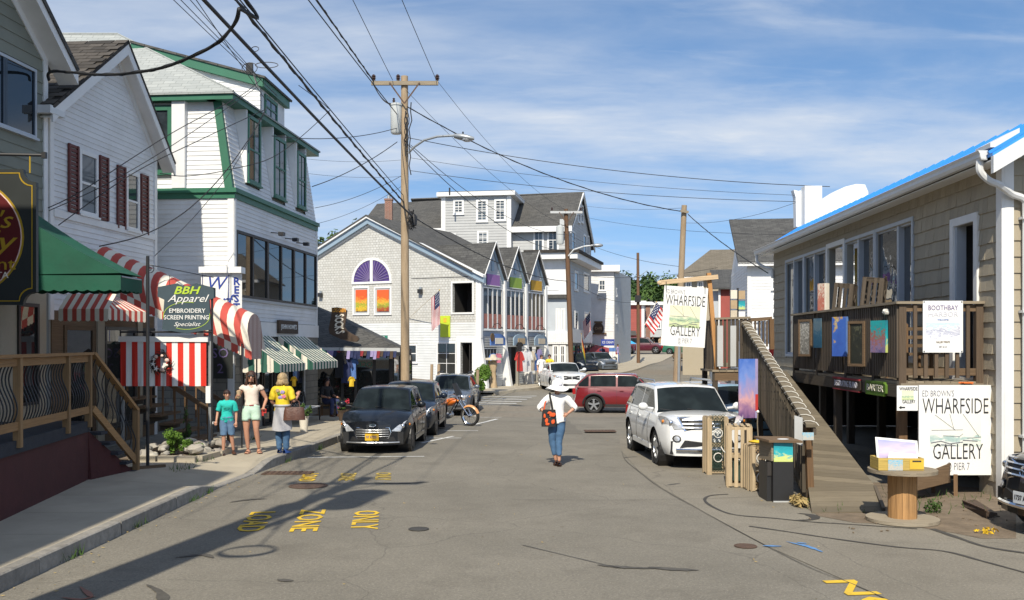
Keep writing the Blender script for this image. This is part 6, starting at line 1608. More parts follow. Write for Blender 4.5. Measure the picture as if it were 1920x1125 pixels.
A=[at(766,287,33.85),at(776,276,33.8),at(795,263,33.6),at(820,256,33.4),at(852,254,33.2)]
MB().tube(A,.04,8).build('arm','galvanised',tl,60)
h0,h1=at(851,255,33.2),at(889,260,33.0)
rows=[]
for k in range(9):
 q=k/8;c_=h0.lerp(h1,q);w=.05+.13*math.sin(math.pi*min(1,q*.9+.1)) **.7;hh=.045+.07*math.sin(math.pi*min(1,q*.85+.12))
 rows.append([c_+Vector((0,w*math.cos(R(a)),hh*math.sin(R(a)))) for a in range(0,361,30)])
MB().grid(rows).build('lamp_head','galvanised',tl,60);MB().ball(h0.lerp(h1,.66)+Vector((0,0,-.05)),(.2,.14,.1),10,6).build('lens','lamp_lens',tl,80);MB().lathe([(.03,0),(.03,.08),(0,.1)],h0.lerp(h1,.45)+Vector((0,0,.1)),8).build('photocell','black_metal',tl)
rg=random.Random(8)
tc_=thing('cable_tangle','tangle of loose black cables running down the transformer pole','cables',tuple(at(764,300,33.8)))
for k in range(7):
 x=762+rg.uniform(-5,9);P=[]
 y0,y1=rg.uniform(190,240),rg.uniform(270,330)
 for j in range(9): P.append(at(x+rg.uniform(-3,3),y0+(y1 - y0)*j/8,33.78 - rg.uniform(0,.1)))
 MB().tube(P,rg.uniform(.012,.03),5).build('cable','cable',tc_,80)
for k in range(9):
 P=[at(768+rg.uniform(-4,8)+j*rg.uniform(-1,1),395+j*7+rg.uniform(-3,3),33.7 - rg.uniform(0,.15)) for j in range(6)]
 MB().tube(P,rg.uniform(.012,.028),5).build('cable','cable',tc_,80)
MB().lathe([(.0,-.25),(.1,-.2),(.12,.1),(.05,.2),(0,.2)],at(776,412,33.65),8).build('splice_case','cable',tc_,50)
def wire_tangle(): pass
b2=at(1072,715,60);t2=at(1061,392,60)
t=pole(Vector((b2.x,60,gz(0,60))),t2,.17,.13,'pole_brown','dark brown utility pole in front of the grey hotel with street lamp')
crossarm(at(1062,398,59.8),1.0,t,mat='grey_panel',ins=(-.9,.9));MB().lathe([(.2,-.6),(.24,-.5),(.24,.5),(.1,.58),(0,.58)],at(1050,440,59.9),14).build('transformer','transformer_grey',t,40)
tl=thing('street_lamp','white street lamp arm on the brown pole by the grey hotel','street lamp',tuple(at(1070,475,59.8)))
MB().tube([at(1066,480,59.8),at(1076,468,59.6),at(1095,462,59.3),at(1112,460,59)],.05,7).build('arm','gutter_white',tl,60);MB().ball(at(1121,460,58.9),(.34,.16,.12),10,6).build('lamp_head','galvanised',tl,80)
b3,t3=at(1197,683,86),at(1196,474,86)
t=pole(Vector((b3.x,86,gz(0,86))),t3,.16,.12,'pole_brown','slim brown utility pole standing alone at the road bend');MB().box(tuple(at(1196,560,85.8)),(.5,.3,.6)).build('splice_box','black_metal',t)
MB().bar(at(1197,519,85.8),at(1214,507,85.5),.04,.04).build('arm','galvanised',t)
b4,t4=at(1266,752,40),at(1283,385,40)
t=pole(Vector((b4.x,40,gz(0,40))),t4,.16,.11,'pole_wood','leaning grey wooden pole right behind the hanging gallery sign');MB().tube([at(1272,742,39.7),at(1274,600,39.7)],.05,8).build('conduit','galvanised',t)
MB().bar(at(1276,395,39.8),at(1291,398,39.8),.06,.1).build('arm','grey_wood',t)
t=pole(Vector((-5.42,4.55,.1)),Vector((-5.32,4.6,13.6)),.24,.16,'pole_wood','thick weathered wooden utility pole on the near pavement casting long shadow')
crossarm(Vector((-5.33,4.45,13.0)),1.2,t);MB().lathe([(.3,-.75),(.36,-.65),(.36,.6),(.4,.65),(.1,.8),(0,.8)],(-4.70,4.5,11.2),16).build('transformer','transformer_grey',t,40);MB().bar((-5.3,4.6,11.4),(-4.9,4.5,11.4),.1,.1).build('bracket','galvanised',t)
MB().tube([(-5.12,4.5,.1),(-5.10,4.5,8.5),(-4.9,4.5,10.6)],.09,8).build('conduit','galvanised',t)
MB().tube([(-5.66,4.5,1),(-5.6,4.5,10.6),(-5.1,4.2,12)],.06,8).build('conduit','cable',t)
tl=thing('cable_coil','coil of black cable hung from the overhead line near the camera','cable coil',(-4.44,5.2,6.5))
NW=0
def wire(pts,r,label,group=None,twist=0.0,n=5,sub=10):
 """pts: (picture x, picture y, distance) or a world point"""
 P=[p if isinstance(p,Vector) else at(*p) for p in pts];Q=[]
 for i in range(len(P) - 1):
  a,b,c,d=P[max(i - 1,0)],P[i],P[i+1],P[min(i+2,len(P) - 1)]
  for k in range(sub):
   t=k/sub;Q.append(0.5*((2*b)+(c - a)*t+(2*a - 5*b+4*c - d)*t*t+(3*b - a - 3*c+d)*t **3))
 Q.append(P[-1])
 r *=.66
 mb=MB().tube(Q,r,n)
 if twist:
  L_=0;S=[]
  for i,q in enumerate(Q):
   if i: L_ +=(q - Q[i - 1]).length
   S.append(q+Vector((twist*math.cos(L_*5),0,twist*math.sin(L_*5))))
  mb.tube(S,r*.7,4)
 return solo(mb,'overhead_cable','cable',label,'cable',group,80)
def line2(a,b,sag,n=6):
 A,B=(p if isinstance(p,Vector) else at(*p) for p in (a,b))
 return [A.lerp(B,k/n)+Vector((0,0,-sag*4*(k/n)*(1 - k/n))) for k in range(n+1)]
G='overhead lines above the street'
def overhead(px,B,za,r,label,tw=0.0,sag=.12):
 """a line from the near pole that crosses the top edge of the picture at column px on its way to B"""
 B=at(*B);k=(B.z - za)/(B.y - 4.5);Y=(za - 4.5*k - EYE)/(.3694 - k);xc=(px - 960)/FPX*Y
 wire(line2(Vector((B.x+(xc - B.x)*(4.5 - B.y)/(Y - B.y),4.5,za)),B,sag,10),r,label,G,tw)
overhead(376,(775,408,33.8),8.0,.05,'thick black cable sweeping from the top edge past the green mansard to the transformer pole')
overhead(437,(756,378,33.9),8.6,.036,'twisted cable running from the top edge beside the window dormers',.026)
overhead(444,(756,366,33.9),8.8,.02,'thin cable beside the twisted cable above the dormers')
wire([Vector((-5.2,4.5,8.7)),(445,-20,13.5),(448,18,13.7),(440,45,13.9),(405,82,14.2),(350,110,14.8),(290,130,15.8),(200,140,17.2),(100,134,18.9),(92,150,19.2)],.04,'heavy black cable drooping across to the grey house corner',G,.02)
for x0,xe,ye,lb in ((315,485,150,'first thin wire fanning down to the mast on the mansard roof'),(330,520,180,'second thin wire fanning towards the mansard roof mast'),(348,490,150,'third thin wire fanning to the mansard roof mast'),(362,500,190,'fourth wire fanning down over the white dormer')):
 overhead(x0,(xe,ye,26.5),9.4,.014,lb)
overhead(585,(700,152,33.8),12.7,.034,'twisted cable from the top edge to the crossarm end',.026)
wire(line2((700,158,33.8),(742,193,33.8),.25,5),.03,'short twisted cable from crossarm end to pole',G,.022)
overhead(570,(745,215,33.8),11.2,.024,'cable from the top edge to the transformer top')
overhead(582,(700,150,33.8),12.9,.014,'thin wire just beside the twisted crossarm cable')
overhead(655,(736,150,33.8),13.1,.016,'thin wire from the sky to the middle insulator')
overhead(748,(818,150,33.8),13.1,.016,'thin wire from the sky to the far crossarm insulator')
wire(line2((820,152,33.8),(1062,394,60),.6,8),.012,'thin wire from the crossarm on to the hotel pole',G)
wire(line2((763,200,33.8),(1275,396,40),.55,8),.028,'heavy cable from the transformer pole to the leaning pole',G,.015)
wire(line2((764,258,33.8),(1556,350,31.3),.3,8),.018,'long cable from the transformer pole to the blue roof',G)
wire(line2((770,320,33.8),(1492,378,30.5),.2,8),.014,'upper of two parallel cables running to the white rooftop structure',G)
wire(line2((770,296,33.8),(1490,366,30.5),.2,8),.010,'thinner cable above the pair running to the rooftop structure',G)
wire(line2((1290,402,40),(1440,512,31),.12,6),.025,'short cable dropping from leaning pole to the gallery gutter',G,.01)
wire(line2((1285,418,40),(1492,380,30.5),.2,6),.010,'thin wire from the leaning pole up to the rooftop structure',G)
wire(line2((764,270,33.8),(1060,470,60),.9,8),.022,'cable dropping past the hotel dormer block',G)
wire(line2((770,272,33.8),(1064,440,60),.8,8),.018,'second cable dropping past the hotel dormer block',G)
wire(line2((780,410,33.7),(1064,527,60),.5,8),.03,'heavy cable from the splice on to the brown hotel pole',G,.015)
wire(line2((762,170,33.8),(1060,425,60),.5,8),.012,'thin wire high between the two street poles',G)
wire(line2((1072,527,60),(1196,566,86),.5,6),.02,'cable sagging from the hotel pole to the bend pole',G)
wire(line2((1066,440,60),(1275,500,40),.3,6),.014,'cable from hotel pole to the leaning pole, upper',G)
wire(line2((1070,512,60),(1345,502,40),.35,6),.014,'cable from hotel pole towards the tan roofed house',G)
wire(line2((1066,400,60),(1480,440,34),.3,6),.012,'thin wire from the hotel pole over to the gallery roof',G)
wire(line2((1062,380,60),(1280,390,40),.2,6),.010,'faint wire from hotel pole to leaning pole top',G)
wire(line2((745,240,33.8),(510,255,27),.2,6),.018,'cable from the transformer to the white dormer',G)
wire(line2((745,266,33.8),(585,350,32),.15,6),.022,'cable from the transformer down to the mansard corner',G)
wire(line2((752,330,33.8),(590,390,32.6),.15,6),.014,'thin cable from the pole to the mansard end',G)
wire(line2((752,350,33.8),(592,420,32.6),.15,6),.010,'thinnest cable from the pole to the mansard end',G)
wire(line2((575,298,33.8),(752,300,33.9),.08,6),.008,'faint level wire beside the pole over the sky',G)
wire(line2((575,325,33.8),(752,331,33.9),.08,6),.008,'second faint level wire beside the pole',G)
wire([(90,390,19.4),(150,360,19.8),(250,295,21),(330,245,22.5),(450,180,25),(490,148,26.6)],.016,'service wire rising from the shuttered house to the roof mast',G)
wire([(92,395,19.4),(200,345,20.5),(330,268,22.5),(480,165,26.2)],.014,'second service wire from the shuttered house to roof mast',G)
wire([(110,422,19),(250,325,20.5),(380,260,23),(498,205,26.6)],.016,'third service wire crossing the white gable',G)
wire([(186,462,20),(270,440,20.8),(350,395,22),(420,325,23.5),(480,240,25.5),(500,200,26.6)],.02,'lower service cable looping from awning to the roof mast',G)
wire([(300,325,23),(350,330,23.5),(430,318,24.3),(520,290,26),(610,215,28),(612,200,28.2),(560,160,27)],.016,'loose cable looping around in front of the dormer windows',G)
wire([(290,480,20),(370,400,22),(440,310,24),(495,210,26.6)],.012,'thin wire from the T-shirt sign post up to the roof',G)
for k,(px,py,rr) in enumerate(((478,92,.10),(500,122,.30),(468,128,.2))):
 c=at(px,py,25);solo(MB().tube([c+Vector((rr*math.cos(R(a)),.05*math.sin(R(a)),rr*(.8 if k !=1 else .3)*math.sin(R(a)))) for a in range(0,361,24)],.011,4),'cable_loop','cable',('small upright loop of black cable above the mansard roof','flat oval loop of spare cable hanging by the mast','round loop of spare cable beside the roof mast')[k],'cable loop',None,80)
t=thing('roof_mast','short service mast with dark fittings on the mansard dormer roof','mast',tuple(at(470,140,26.5)));MB().tube([at(482,160,27.4),at(470,120,26.5)],.03,6).build('mast','galvanised',t);MB().box(tuple(at(468,128,26.4)),(.18,.1,.25)).build('fitting','cable',t)
for q in range(3):
 P=[Vector((-4.44+(.32 - .01*q)*math.cos(R(a)),5.2+.03*q,6.5+(.32 - .01*q)*math.sin(R(a)))) for a in range(0,361,15)]
 MB().tube(P,.02,6).build('loop','cable',tl,80)
for x1,y1,z1,lb in ((-7.5,17,8.9,'service cable from the near pole to the grey house'),(-4.44,5.2,6.85,'cable from the near pole to the hanging coil')):
 wire(line2(Vector((-5.33,4.5,11.2)),Vector((x1,y1,z1)),.2,6),.025,lb,G)
# ------------------------------------------------------------------ the gallery on the right
FG_=Fr(8.47,31.0,math.degrees(math.atan2(15.5 - 31.0,7.93 - 8.47)))   # u runs towards the camera
LGW=math.hypot(15.5,.54);g=FG_.px
NWALL=Fr(*FG_.p(LGW,0).xy,0)                                            # near end wall, lit by the sun
t=thing('gallery_building','beige shingled gallery with bright blue metal roof, white gutter and timber deck','building',(10,23,0))
ZD=1.87;ZW=5.62
door=(g(1790,600)[0]+.06,ZD+.05,g(1836,600)[0] - .1,zz(FG_,1811,420))
wl4=[]
for x0,x1,yt,ybm in ((1476,1508,483,600),(1511,1551,463,585),(1555,1584,468,585),(1588,1641,428,580),(1646,1713,404,575)):
 u0,u1=g(x0,560)[0],g(x1,560)[0];wl4.append((u0,zz(FG_,(x0+x1)/2,(yt+ybm)/2+500) if False else 2.45,u1,zz(FG_,(x0+x1)/2,yt+2)))
wl4=[(a,2.2,c,4.98) for a,b,c,d in wl4]
holes=[door]+[(a,b,c,d) for a,b,c,d in wl4]
LOWD=g(1838,800)[0]
wallcore(FG_,[(0,ZD - .3),(LGW,ZD - .3),(LGW,ZW),(0,ZW)],holes,'core_wall',t,.16)
wallcore(FG_,[(LOWD,-.1),(LGW,-.1),(LGW,ZD - .3),(LOWD,ZD - .3)],[],'core_wall',t,.16)
courses=[];sh_parts=[]
rgs=random.Random(21)
pitch=.262
z=-.02
while z < ZW - .02:
 za,zb=z,min(z+pitch,ZW);z +=pitch
 lo=LOWD if zb < ZD - .2 else 0.0
 for a,b in cut((lo,LGW - .16),[(h[0] - .07,h[2]+.07) for h in holes if h[1] - .1 < (za+zb)/2 < h[3]+.02]):
  u=a
  while u < b - .01:
   w=min(rgs.uniform(.13,.22),b - u)
   if b - u - w < .06: w=b - u
   sh_parts.append((u+.002,u+w - .002,za+rgs.uniform(-.006,.004),zb));u +=w
sh_parts.sort(key=lambda s: -s[1])
acc=MB()
for k,(a,b,za,zb) in enumerate(sh_parts):
 m_=MB();o1=rgs.uniform(.026,.036)
 pts=[FG_.p(a,za,o1),FG_.p(b,za,o1),FG_.p(b,zb,.008),FG_.p(a,zb,.008),FG_.p(a,za,0),FG_.p(b,za,0),FG_.p(b,zb,0),FG_.p(a,zb,0)]
 fs=[(0,1,2,3),(4,5,1,0),(4,0,3,7),(1,5,6,2)]
 if k < 290: m_.add(pts,fs).build('shingle','beige_shingle',t)
 else: acc.add(pts,fs)
o=acc.build('shingle','beige_shingle',t);o['kind']='stuff'
NW_=2.6;slope=.60;SR=0.95
wallcore(NWALL,[(0,-.1),(NW_,-.1),(NW_,ZW - .2),(SR,ZW+SR*slope),(0,ZW)],[],'core_wall',t,.16)
acc=MB();z=-.02
while z < ZW+.8:
 za,zb=z,z+pitch;z +=pitch;u=.16 if zb < ZW else max(.16,(zb - ZW)/slope)
 ue=2.55 if zb < ZW - .2 else 2*SR - (zb - ZW)/slope
 while u < ue:
  w=rgs.uniform(.13,.22);o1=rgs.uniform(.026,.036)
  acc.add([NWALL.p(u,za,o1),NWALL.p(u+w - .003,za,o1),NWALL.p(u+w - .003,zb,.008),NWALL.p(u,zb,.008),NWALL.p(u,za,0),NWALL.p(u+w - .003,za,0),NWALL.p(u+w - .003,zb,0),NWALL.p(u,zb,0)],[(0,1,2,3),(4,5,1,0),(4,0,3,7),(1,5,6,2)]);u +=w
o=acc.build('shingle','beige_shingle',t);o['kind']='stuff'
board(FG_,t,'white_paint',LGW - .15,LGW+.045,0,ZW,0,.045,'corner_board');board(NWALL,t,'white_paint',-.0,.15,0,ZW,0,.045,'corner_board')
board(FG_,t,'dark_frame',0,LGW,ZW - .06,ZW+.05,-.1,.04,'frieze_board')
OE,ON=.45,.62
def rp(u,s,dz=0.0): return FG_.p(u,ZW+.12+(s)*slope+dz,-s)       # s: metres up the slope from the wall plane
U1=LGW+ON
MB().prism([rp(-.5,-OE),rp(U1,-OE),rp(U1,SR),rp(-.5,SR)],(0,0,-.05)).build('roof','blue_metal',t)
for k in range(36):
 u=-.4+(U1+.3)*k/35
 MB().bar(rp(u,-OE - .02,.03),rp(u,SR,.03),.05,.045).build('roof_rib','blue_metal',t)
MB().prism([rp(-.5,SR),rp(U1,SR),FG_.p(U1,ZW - .3,-3.0),FG_.p(-.5,ZW - .3,-3.0)],(0,0,-.05)).build('roof','blue_metal',t)
mb=MB()
for s in (0,): mb.hexa([rp(U1 - .06,-OE,-.32),rp(U1+.03,-OE,-.32),rp(U1+.03,SR,-.32),rp(U1 - .06,SR,-.32),rp(U1 - .06,-OE,-.05),rp(U1+.03,-OE,-.05),rp(U1+.03,SR,-.05),rp(U1 - .06,SR,-.05)])
mb.build('rake_board','gutter_white',t)
mb=MB();mb.prism([rp(-.3,-OE,-.1),rp(U1 - .06,-OE,-.1),rp(U1 - .06,0.02,-.32),rp(-.3,0.02,-.32)],(0,0,-.02));mb.build('soffit','white_paint',t)
MB().prism([FG_.p(LGW+.02,ZW - .05,.0),FG_.p(LGW+.02,ZW - .05,OE),FG_.p(LGW+.02,ZW+.02,OE),FG_.p(LGW+.02,ZW+.25,0)],FG_.u*(ON - .1)).build('eave_return','gutter_white',t)
prof=[(OE,-.02),(OE,-.15),(OE+.09,-.15),(OE+.12,-.10),(OE+.12,-.05),(OE+.15,-.0),(OE+.145,.005),(OE+.11,-.045),(OE+.10,-.13),(OE+.015,-.13),(OE+.015,-.02)]
ga,gb=-.4,LGW+.45
MB().prism([FG_.p(ga,ZW - .08+z,d) for d,z in prof],FG_.u*(gb - ga)).build('gutter','gutter_white',t)
mb=MB()
for uu in (ga,gb - .012): mb.prism([FG_.p(uu,ZW - .08+z,d) for d,z in prof[:6]]+[FG_.p(uu,ZW - .08,OE)],FG_.u*.012)
mb.build('gutter_end','gutter_white',t)
def pipe(pts,parent,r=.052):
 P=[Vector(p) for p in pts];Q=[]
 for i in range(len(P) - 1):
  for k in range(8):
   t_=k/8;a,b,c,d=P[max(i - 1,0)],P[i],P[i+1],P[min(i+2,len(P) - 1)]
   Q.append(0.5*((2*b)+(c - a)*t_+(2*a - 5*b+4*c - d)*t_*t_+(3*b - a - 3*c+d)*t_ **3))
 Q.append(P[-1]);return MB().tube(Q,r,8).build('downpipe','gutter_white',parent,30)
def Pn(u,z,d): return NWALL.p(u,z,d)
pipe([FG_.p(LGW+.32,ZW - .2,OE+.06),FG_.p(LGW+.32,ZW - .38,OE+.06),FG_.p(LGW+.3,ZW - .52,OE - .08),Pn(-.22,ZW - .60,.30),Pn(.05,ZW - .72,.16),Pn(.27,ZW - .80,.12),Pn(.31,ZW - 1.0,.11),Pn(.31,4.0,.11),Pn(.31,2,.11),Pn(.31,.1,.11)],t,.058)
mb=MB()
for z_ in (1.0,3.0,4.5): NWALL.box(mb,.23,.39,z_,z_+.04,.03,.18)
mb.build('pipe_strap','gutter_white',t)
pipe([FG_.p(-.2,ZW - .2,OE+.06),FG_.p(-.2,ZW - .45,OE+.05),FG_.p(-.1,ZW - .62,.3),FG_.p(.1,ZW - .72,.1),FG_.p(.08,ZW - 1.0,.07)],t,.05)
for i,h in enumerate(wl4):
 if i ==2:   # open opening with ochre blind
  mb=MB();FG_.box(mb,h[0],h[2],h[1],h[3],-.7,-.65);mb.build('room','crate_wood',t)
  surround(FG_,h,t,'white_paint',.12,.055);continue
 fr=MB();F=FG_;fw=.07
 surr=surround(FG_,h,t,'grey_frame',.075,.05,'window_frame')
 mid=h[0]+(h[2] - h[0])*(.46 if i !=4 else .62)
 mb=MB();F.box(mb,mid - .05,mid+.05,h[1],h[3],-.12,.03);F.box(mb,h[0],h[2],h[1],h[1]+.05,-.12,.0);F.box(mb,h[0],h[2],h[3] - .05,h[3],-.12,.0);mb.build('mullion','grey_frame',surr)
 for a,b,dd in ((h[0],mid - .05,-.03),(mid+.05,h[2],-.09)):
  if i ==3 and a ==h[0]:
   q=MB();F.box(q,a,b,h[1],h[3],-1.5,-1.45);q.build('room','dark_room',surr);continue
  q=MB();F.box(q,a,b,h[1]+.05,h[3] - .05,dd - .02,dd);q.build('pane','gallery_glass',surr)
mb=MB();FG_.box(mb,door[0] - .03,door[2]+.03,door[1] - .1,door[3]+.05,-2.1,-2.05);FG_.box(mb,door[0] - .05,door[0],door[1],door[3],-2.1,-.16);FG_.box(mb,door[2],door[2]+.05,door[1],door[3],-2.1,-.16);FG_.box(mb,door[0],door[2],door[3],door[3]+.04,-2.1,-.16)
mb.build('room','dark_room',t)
surround(FG_,door,t,'white_paint',.14,.06,'door_casing');mb=MB();FG_.box(mb,door[0],door[0]+.07,door[1],door[3],-.15,.02);FG_.box(mb,door[2] - .05,door[2],door[1],door[3],-.15,.02);mb.build('door_jamb','grey_frame',t)
mb=MB();FG_.box(mb,door[0]+.3,door[2] - .05,door[3] - .18,door[3] - .1,-1.0,-.5);mb.build('door_header','crate_wood',t)
mb=MB();FG_.box(mb,door[2] - .42,door[2] - .05,door[1],door[1]+1.5,-.6,-.5);mb.build('inner_panel','board_white',t)
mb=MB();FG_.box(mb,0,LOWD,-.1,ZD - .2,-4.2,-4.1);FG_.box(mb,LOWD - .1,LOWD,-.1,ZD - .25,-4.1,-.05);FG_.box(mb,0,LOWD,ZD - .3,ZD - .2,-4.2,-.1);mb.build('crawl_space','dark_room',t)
mb=MB();FG_.box(mb,.2,.3,-.1,ZD - .3,-4.1,1.3);mb.build('crawl_space','dark_room',t)  # dark wall added to close off the bright view under the deck
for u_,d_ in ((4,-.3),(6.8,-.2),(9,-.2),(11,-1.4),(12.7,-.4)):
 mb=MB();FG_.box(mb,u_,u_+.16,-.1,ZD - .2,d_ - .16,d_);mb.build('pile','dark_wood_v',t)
# --- white curved rooftop structure
t=thing('rooftop_structure','white curved panel and box standing behind the far end of the blue roof','roof structure',tuple(at(1550,400,31.4)))
FZ=Fr(0,31.4,0)
S=lambda pts: [FZ.p(*FZ.px(x,y),0) for x,y in pts]
MB().prism(S([(1533,415),(1533,380),(1548,370),(1565,359),(1585,350),(1605,345),(1622,346),(1628,360),(1628,415)]),(0,.5,0)).build('curved_panel','board_white',t)
MB().prism(S([(1502,425),(1502,352),(1534,352),(1534,425)]),(0,-.4,0)).build('box','board_white',t)
MB().prism(S([(1493,425),(1492,370),(1488,356),(1497,358),(1502,357),(1502,425)]),(0,.3,0)).build('scroll_end','board_white',t)
# --- deck
DK=Fr(6.76,23.06,math.degrees(math.atan2(16.2 - 23.06,6.53 - 6.76)));LD=math.hypot(16.2 - 23.06,.23)   # outer rail, u towards camera
DN=Fr(*DK.p(LD,0).xy,-2);WN=1.40                                         # near rail, u away from the street
t=thing('gallery_deck','weathered brown timber deck with close balusters along the gallery wall','deck',(7.3,19.6,ZD))
for k in range(10):
 mb=MB();DK.box(mb,0,LD,ZD - .05,ZD,-.0 - k*.143 - .135,-k*.143);mb.build('deck_board','grey_wood',t)
board(DK,t,'dark_wood',0,LD+.02,ZD - .27,ZD - .055,-.04,.02,'fascia');board(DN,t,'grey_wood',0.02,WN,ZD - .22,ZD - .03,-.04,.03,'fascia')
ZR=3.22
def rail_run(F,L_,n,matv,posts,parent,wide=.055):
 board(F,parent,'grey_wood',-.05,L_+.05,ZR - .045,ZR,-.12,.06,'rail_cap');board(F,parent,'dark_wood' if F is DK else 'brown_wood',0,L_,ZR - .17,ZR - .06,-.05,-.01,'rail');board(F,parent,'dark_wood' if F is DK else 'brown_wood',0,L_,ZD+.10,ZD+.22,-.05,-.01,'rail')
 for p_ in posts: board(F,parent,'grey_wood_v' if F is DN else 'dark_wood_v',p_ - .06,p_+.06,ZD - .25,ZR - .05,-.11,.012,'post')
 for k in range(n):
  u=L_*(k+.5)/n
  if min(abs(u - p_) for p_ in posts) < .09: continue
  board(F,parent,matv,u - wide/2,u+wide/2,ZD+.06,ZR - .05,-.008,.03,'baluster')
rail_run(DK,LD,62,'dark_wood_v',(.05,2.0,4.0,5.6),t,.07)
rail_run(DN,WN,8,'grey_wood_v',(.06,WN - .06),t,.06)
for u_ in (.3,3.2,LD - .12):
 board(DK,t,'dark_wood_v' if u_ < 5 else 'brown_wood_v',u_ - .07,u_+.07,-.05,ZD - .27,-.16,-.02,'support_post')
MB().ball(DK.p(LD - .45,ZR - .16,.05),(.07,.09,.05),8,5,jit=.4).build('hanging_cord','rope_white',t)
solo(MB().tube([DN.p(1.0+.02*k+.06*math.sin(k*2.1),ZD - .02 - .015*k*(k > 9),.06+.03*math.cos(k*1.7)) for k in range(16)],.014,5),'orange_rope','orange_rope','bright orange rope bundled at the deck corner','rope',None,80)
def picture(x0,y0,x1,y1,mat,label,frame=None,F=DK,d=.06,depth=.05,name='painting',edge=None):
 u0,z1=F.px(x0,y0,d);u1,z0=F.px(x1,y1,d);xm=(x0+x1)/2
 u0,u1=F.px(x0,(y0+y1)/2,d)[0],F.px(x1,(y0+y1)/2,d)[0];z0,z1=F.px(xm,y1,d)[1],F.px(xm,y0,d)[1]
 t=thing(name,label,'painting' if name =='painting' else 'picture',tuple(F.p((u0+u1)/2,z0,d)))
 mb=MB();F.box(mb,u0,u1,z0,z1,d - depth*.5,d);mb.build('canvas',mat,t)
 if frame:
  w=.05;mb=MB();F.box(mb,u0 - w,u0,z0 - w,z1+w,d - depth*.5,d+.02);F.box(mb,u1,u1+w,z0 - w,z1+w,d - depth*.5,d+.02);F.box(mb,u0,u1,z1,z1+w,d - depth*.5,d+.02);F.box(mb,u0,u1,z0 - w,z0,d - depth*.5,d+.02);mb.build('frame',frame,t)
 elif edge:
  mb=MB();F.box(mb,u1,u1+.02,z0,z1,d - depth,d);mb.build('edge',edge,t)
 return t
def turned(x0,y0,x1,y1,ang,d,mat,label,frame=None,edge=None,th=.05):
 """a picture hung on the rail but swung a little towards the street"""
 u,z=DK.px((x0+x1)/2,(y0+y1)/2,d);c=DK.p(u,0,d)
 F=Fr(c.x,c.y,math.degrees(DK.ang)+ang);a,b=F.px(x0,y0)[0],F.px(x1,y1)[0]
 o=F.px((x0+x1)/2,600)[0];F2=Fr(*F.p(o,0).xy,math.degrees(DK.ang)+ang)
 return picture(x0,y0,x1,y1,mat,label,frame,F2,0.0,th,edge=edge)
turned(1500,603,1519,664,18,.12,'pic_grey','framed black and white picture at the far end of the deck rail','brown_wood')
turned(1525,597,1539,652,18,.12,'pic_sea','narrow dark sea painting on the deck rail next to the framed one')
turned(1560,594,1586,668,26,.16,'pic_fish','bright blue painting with a leaping golden shape on the deck rail',edge='cloth_blue',th=.08)
turned(1594,607,1618,682,20,.12,'pic_dark','dark framed painting with a pale dim shape on deck rail','brown_wood')
turned(1632,601,1660,661,24,.14,'pic_women','teal painting of figures in purple on the deck rail',edge='pic_teal',th=.08)
for (x0,x1,lb,mt,tx,tm) in ((1561,1614,'dark red carved name board on the deck fascia','sock_brown','DECORATING ISLAND','pale_ink'),(1623,1661,'yellow green carved name board on the deck fascia','leaf_bright','BARTER','cream_canvas')):
 u0,u1=DK.px(x0,725,.05)[0],DK.px(x1,728,.05)[0];tt=thing('name_board',lb,'sign',tuple(DK.p(u0,1.62,.05)))
 mb=MB();mb.prism([DK.p(u0,1.64,.06),DK.p(u0+.08,1.60,.06),DK.p(u1 - .08,1.60,.06),DK.p(u1,1.64,.06),DK.p(u1,1.78,.06),DK.p(u1 - .08,1.82,.06),DK.p(u0+.08,1.82,.06),DK.p(u0,1.78,.06)],-DK.n*.05);mb.build('board',mt,tt)
 mb=MB();DK.box(mb,u0+.06,u1 - .06,1.80,1.835,.02,.07);DK.box(mb,u0+.06,u1 - .06,1.585,1.605,.02,.07);mb.build('edge','maroon_canvas' if mt =='sock_brown' else 'leaf_bright',tt)
 lettering(tx,DK.mat((u0+u1)/2,1.71,.066),tm,tt,.17,(u1 - u0)*.8)
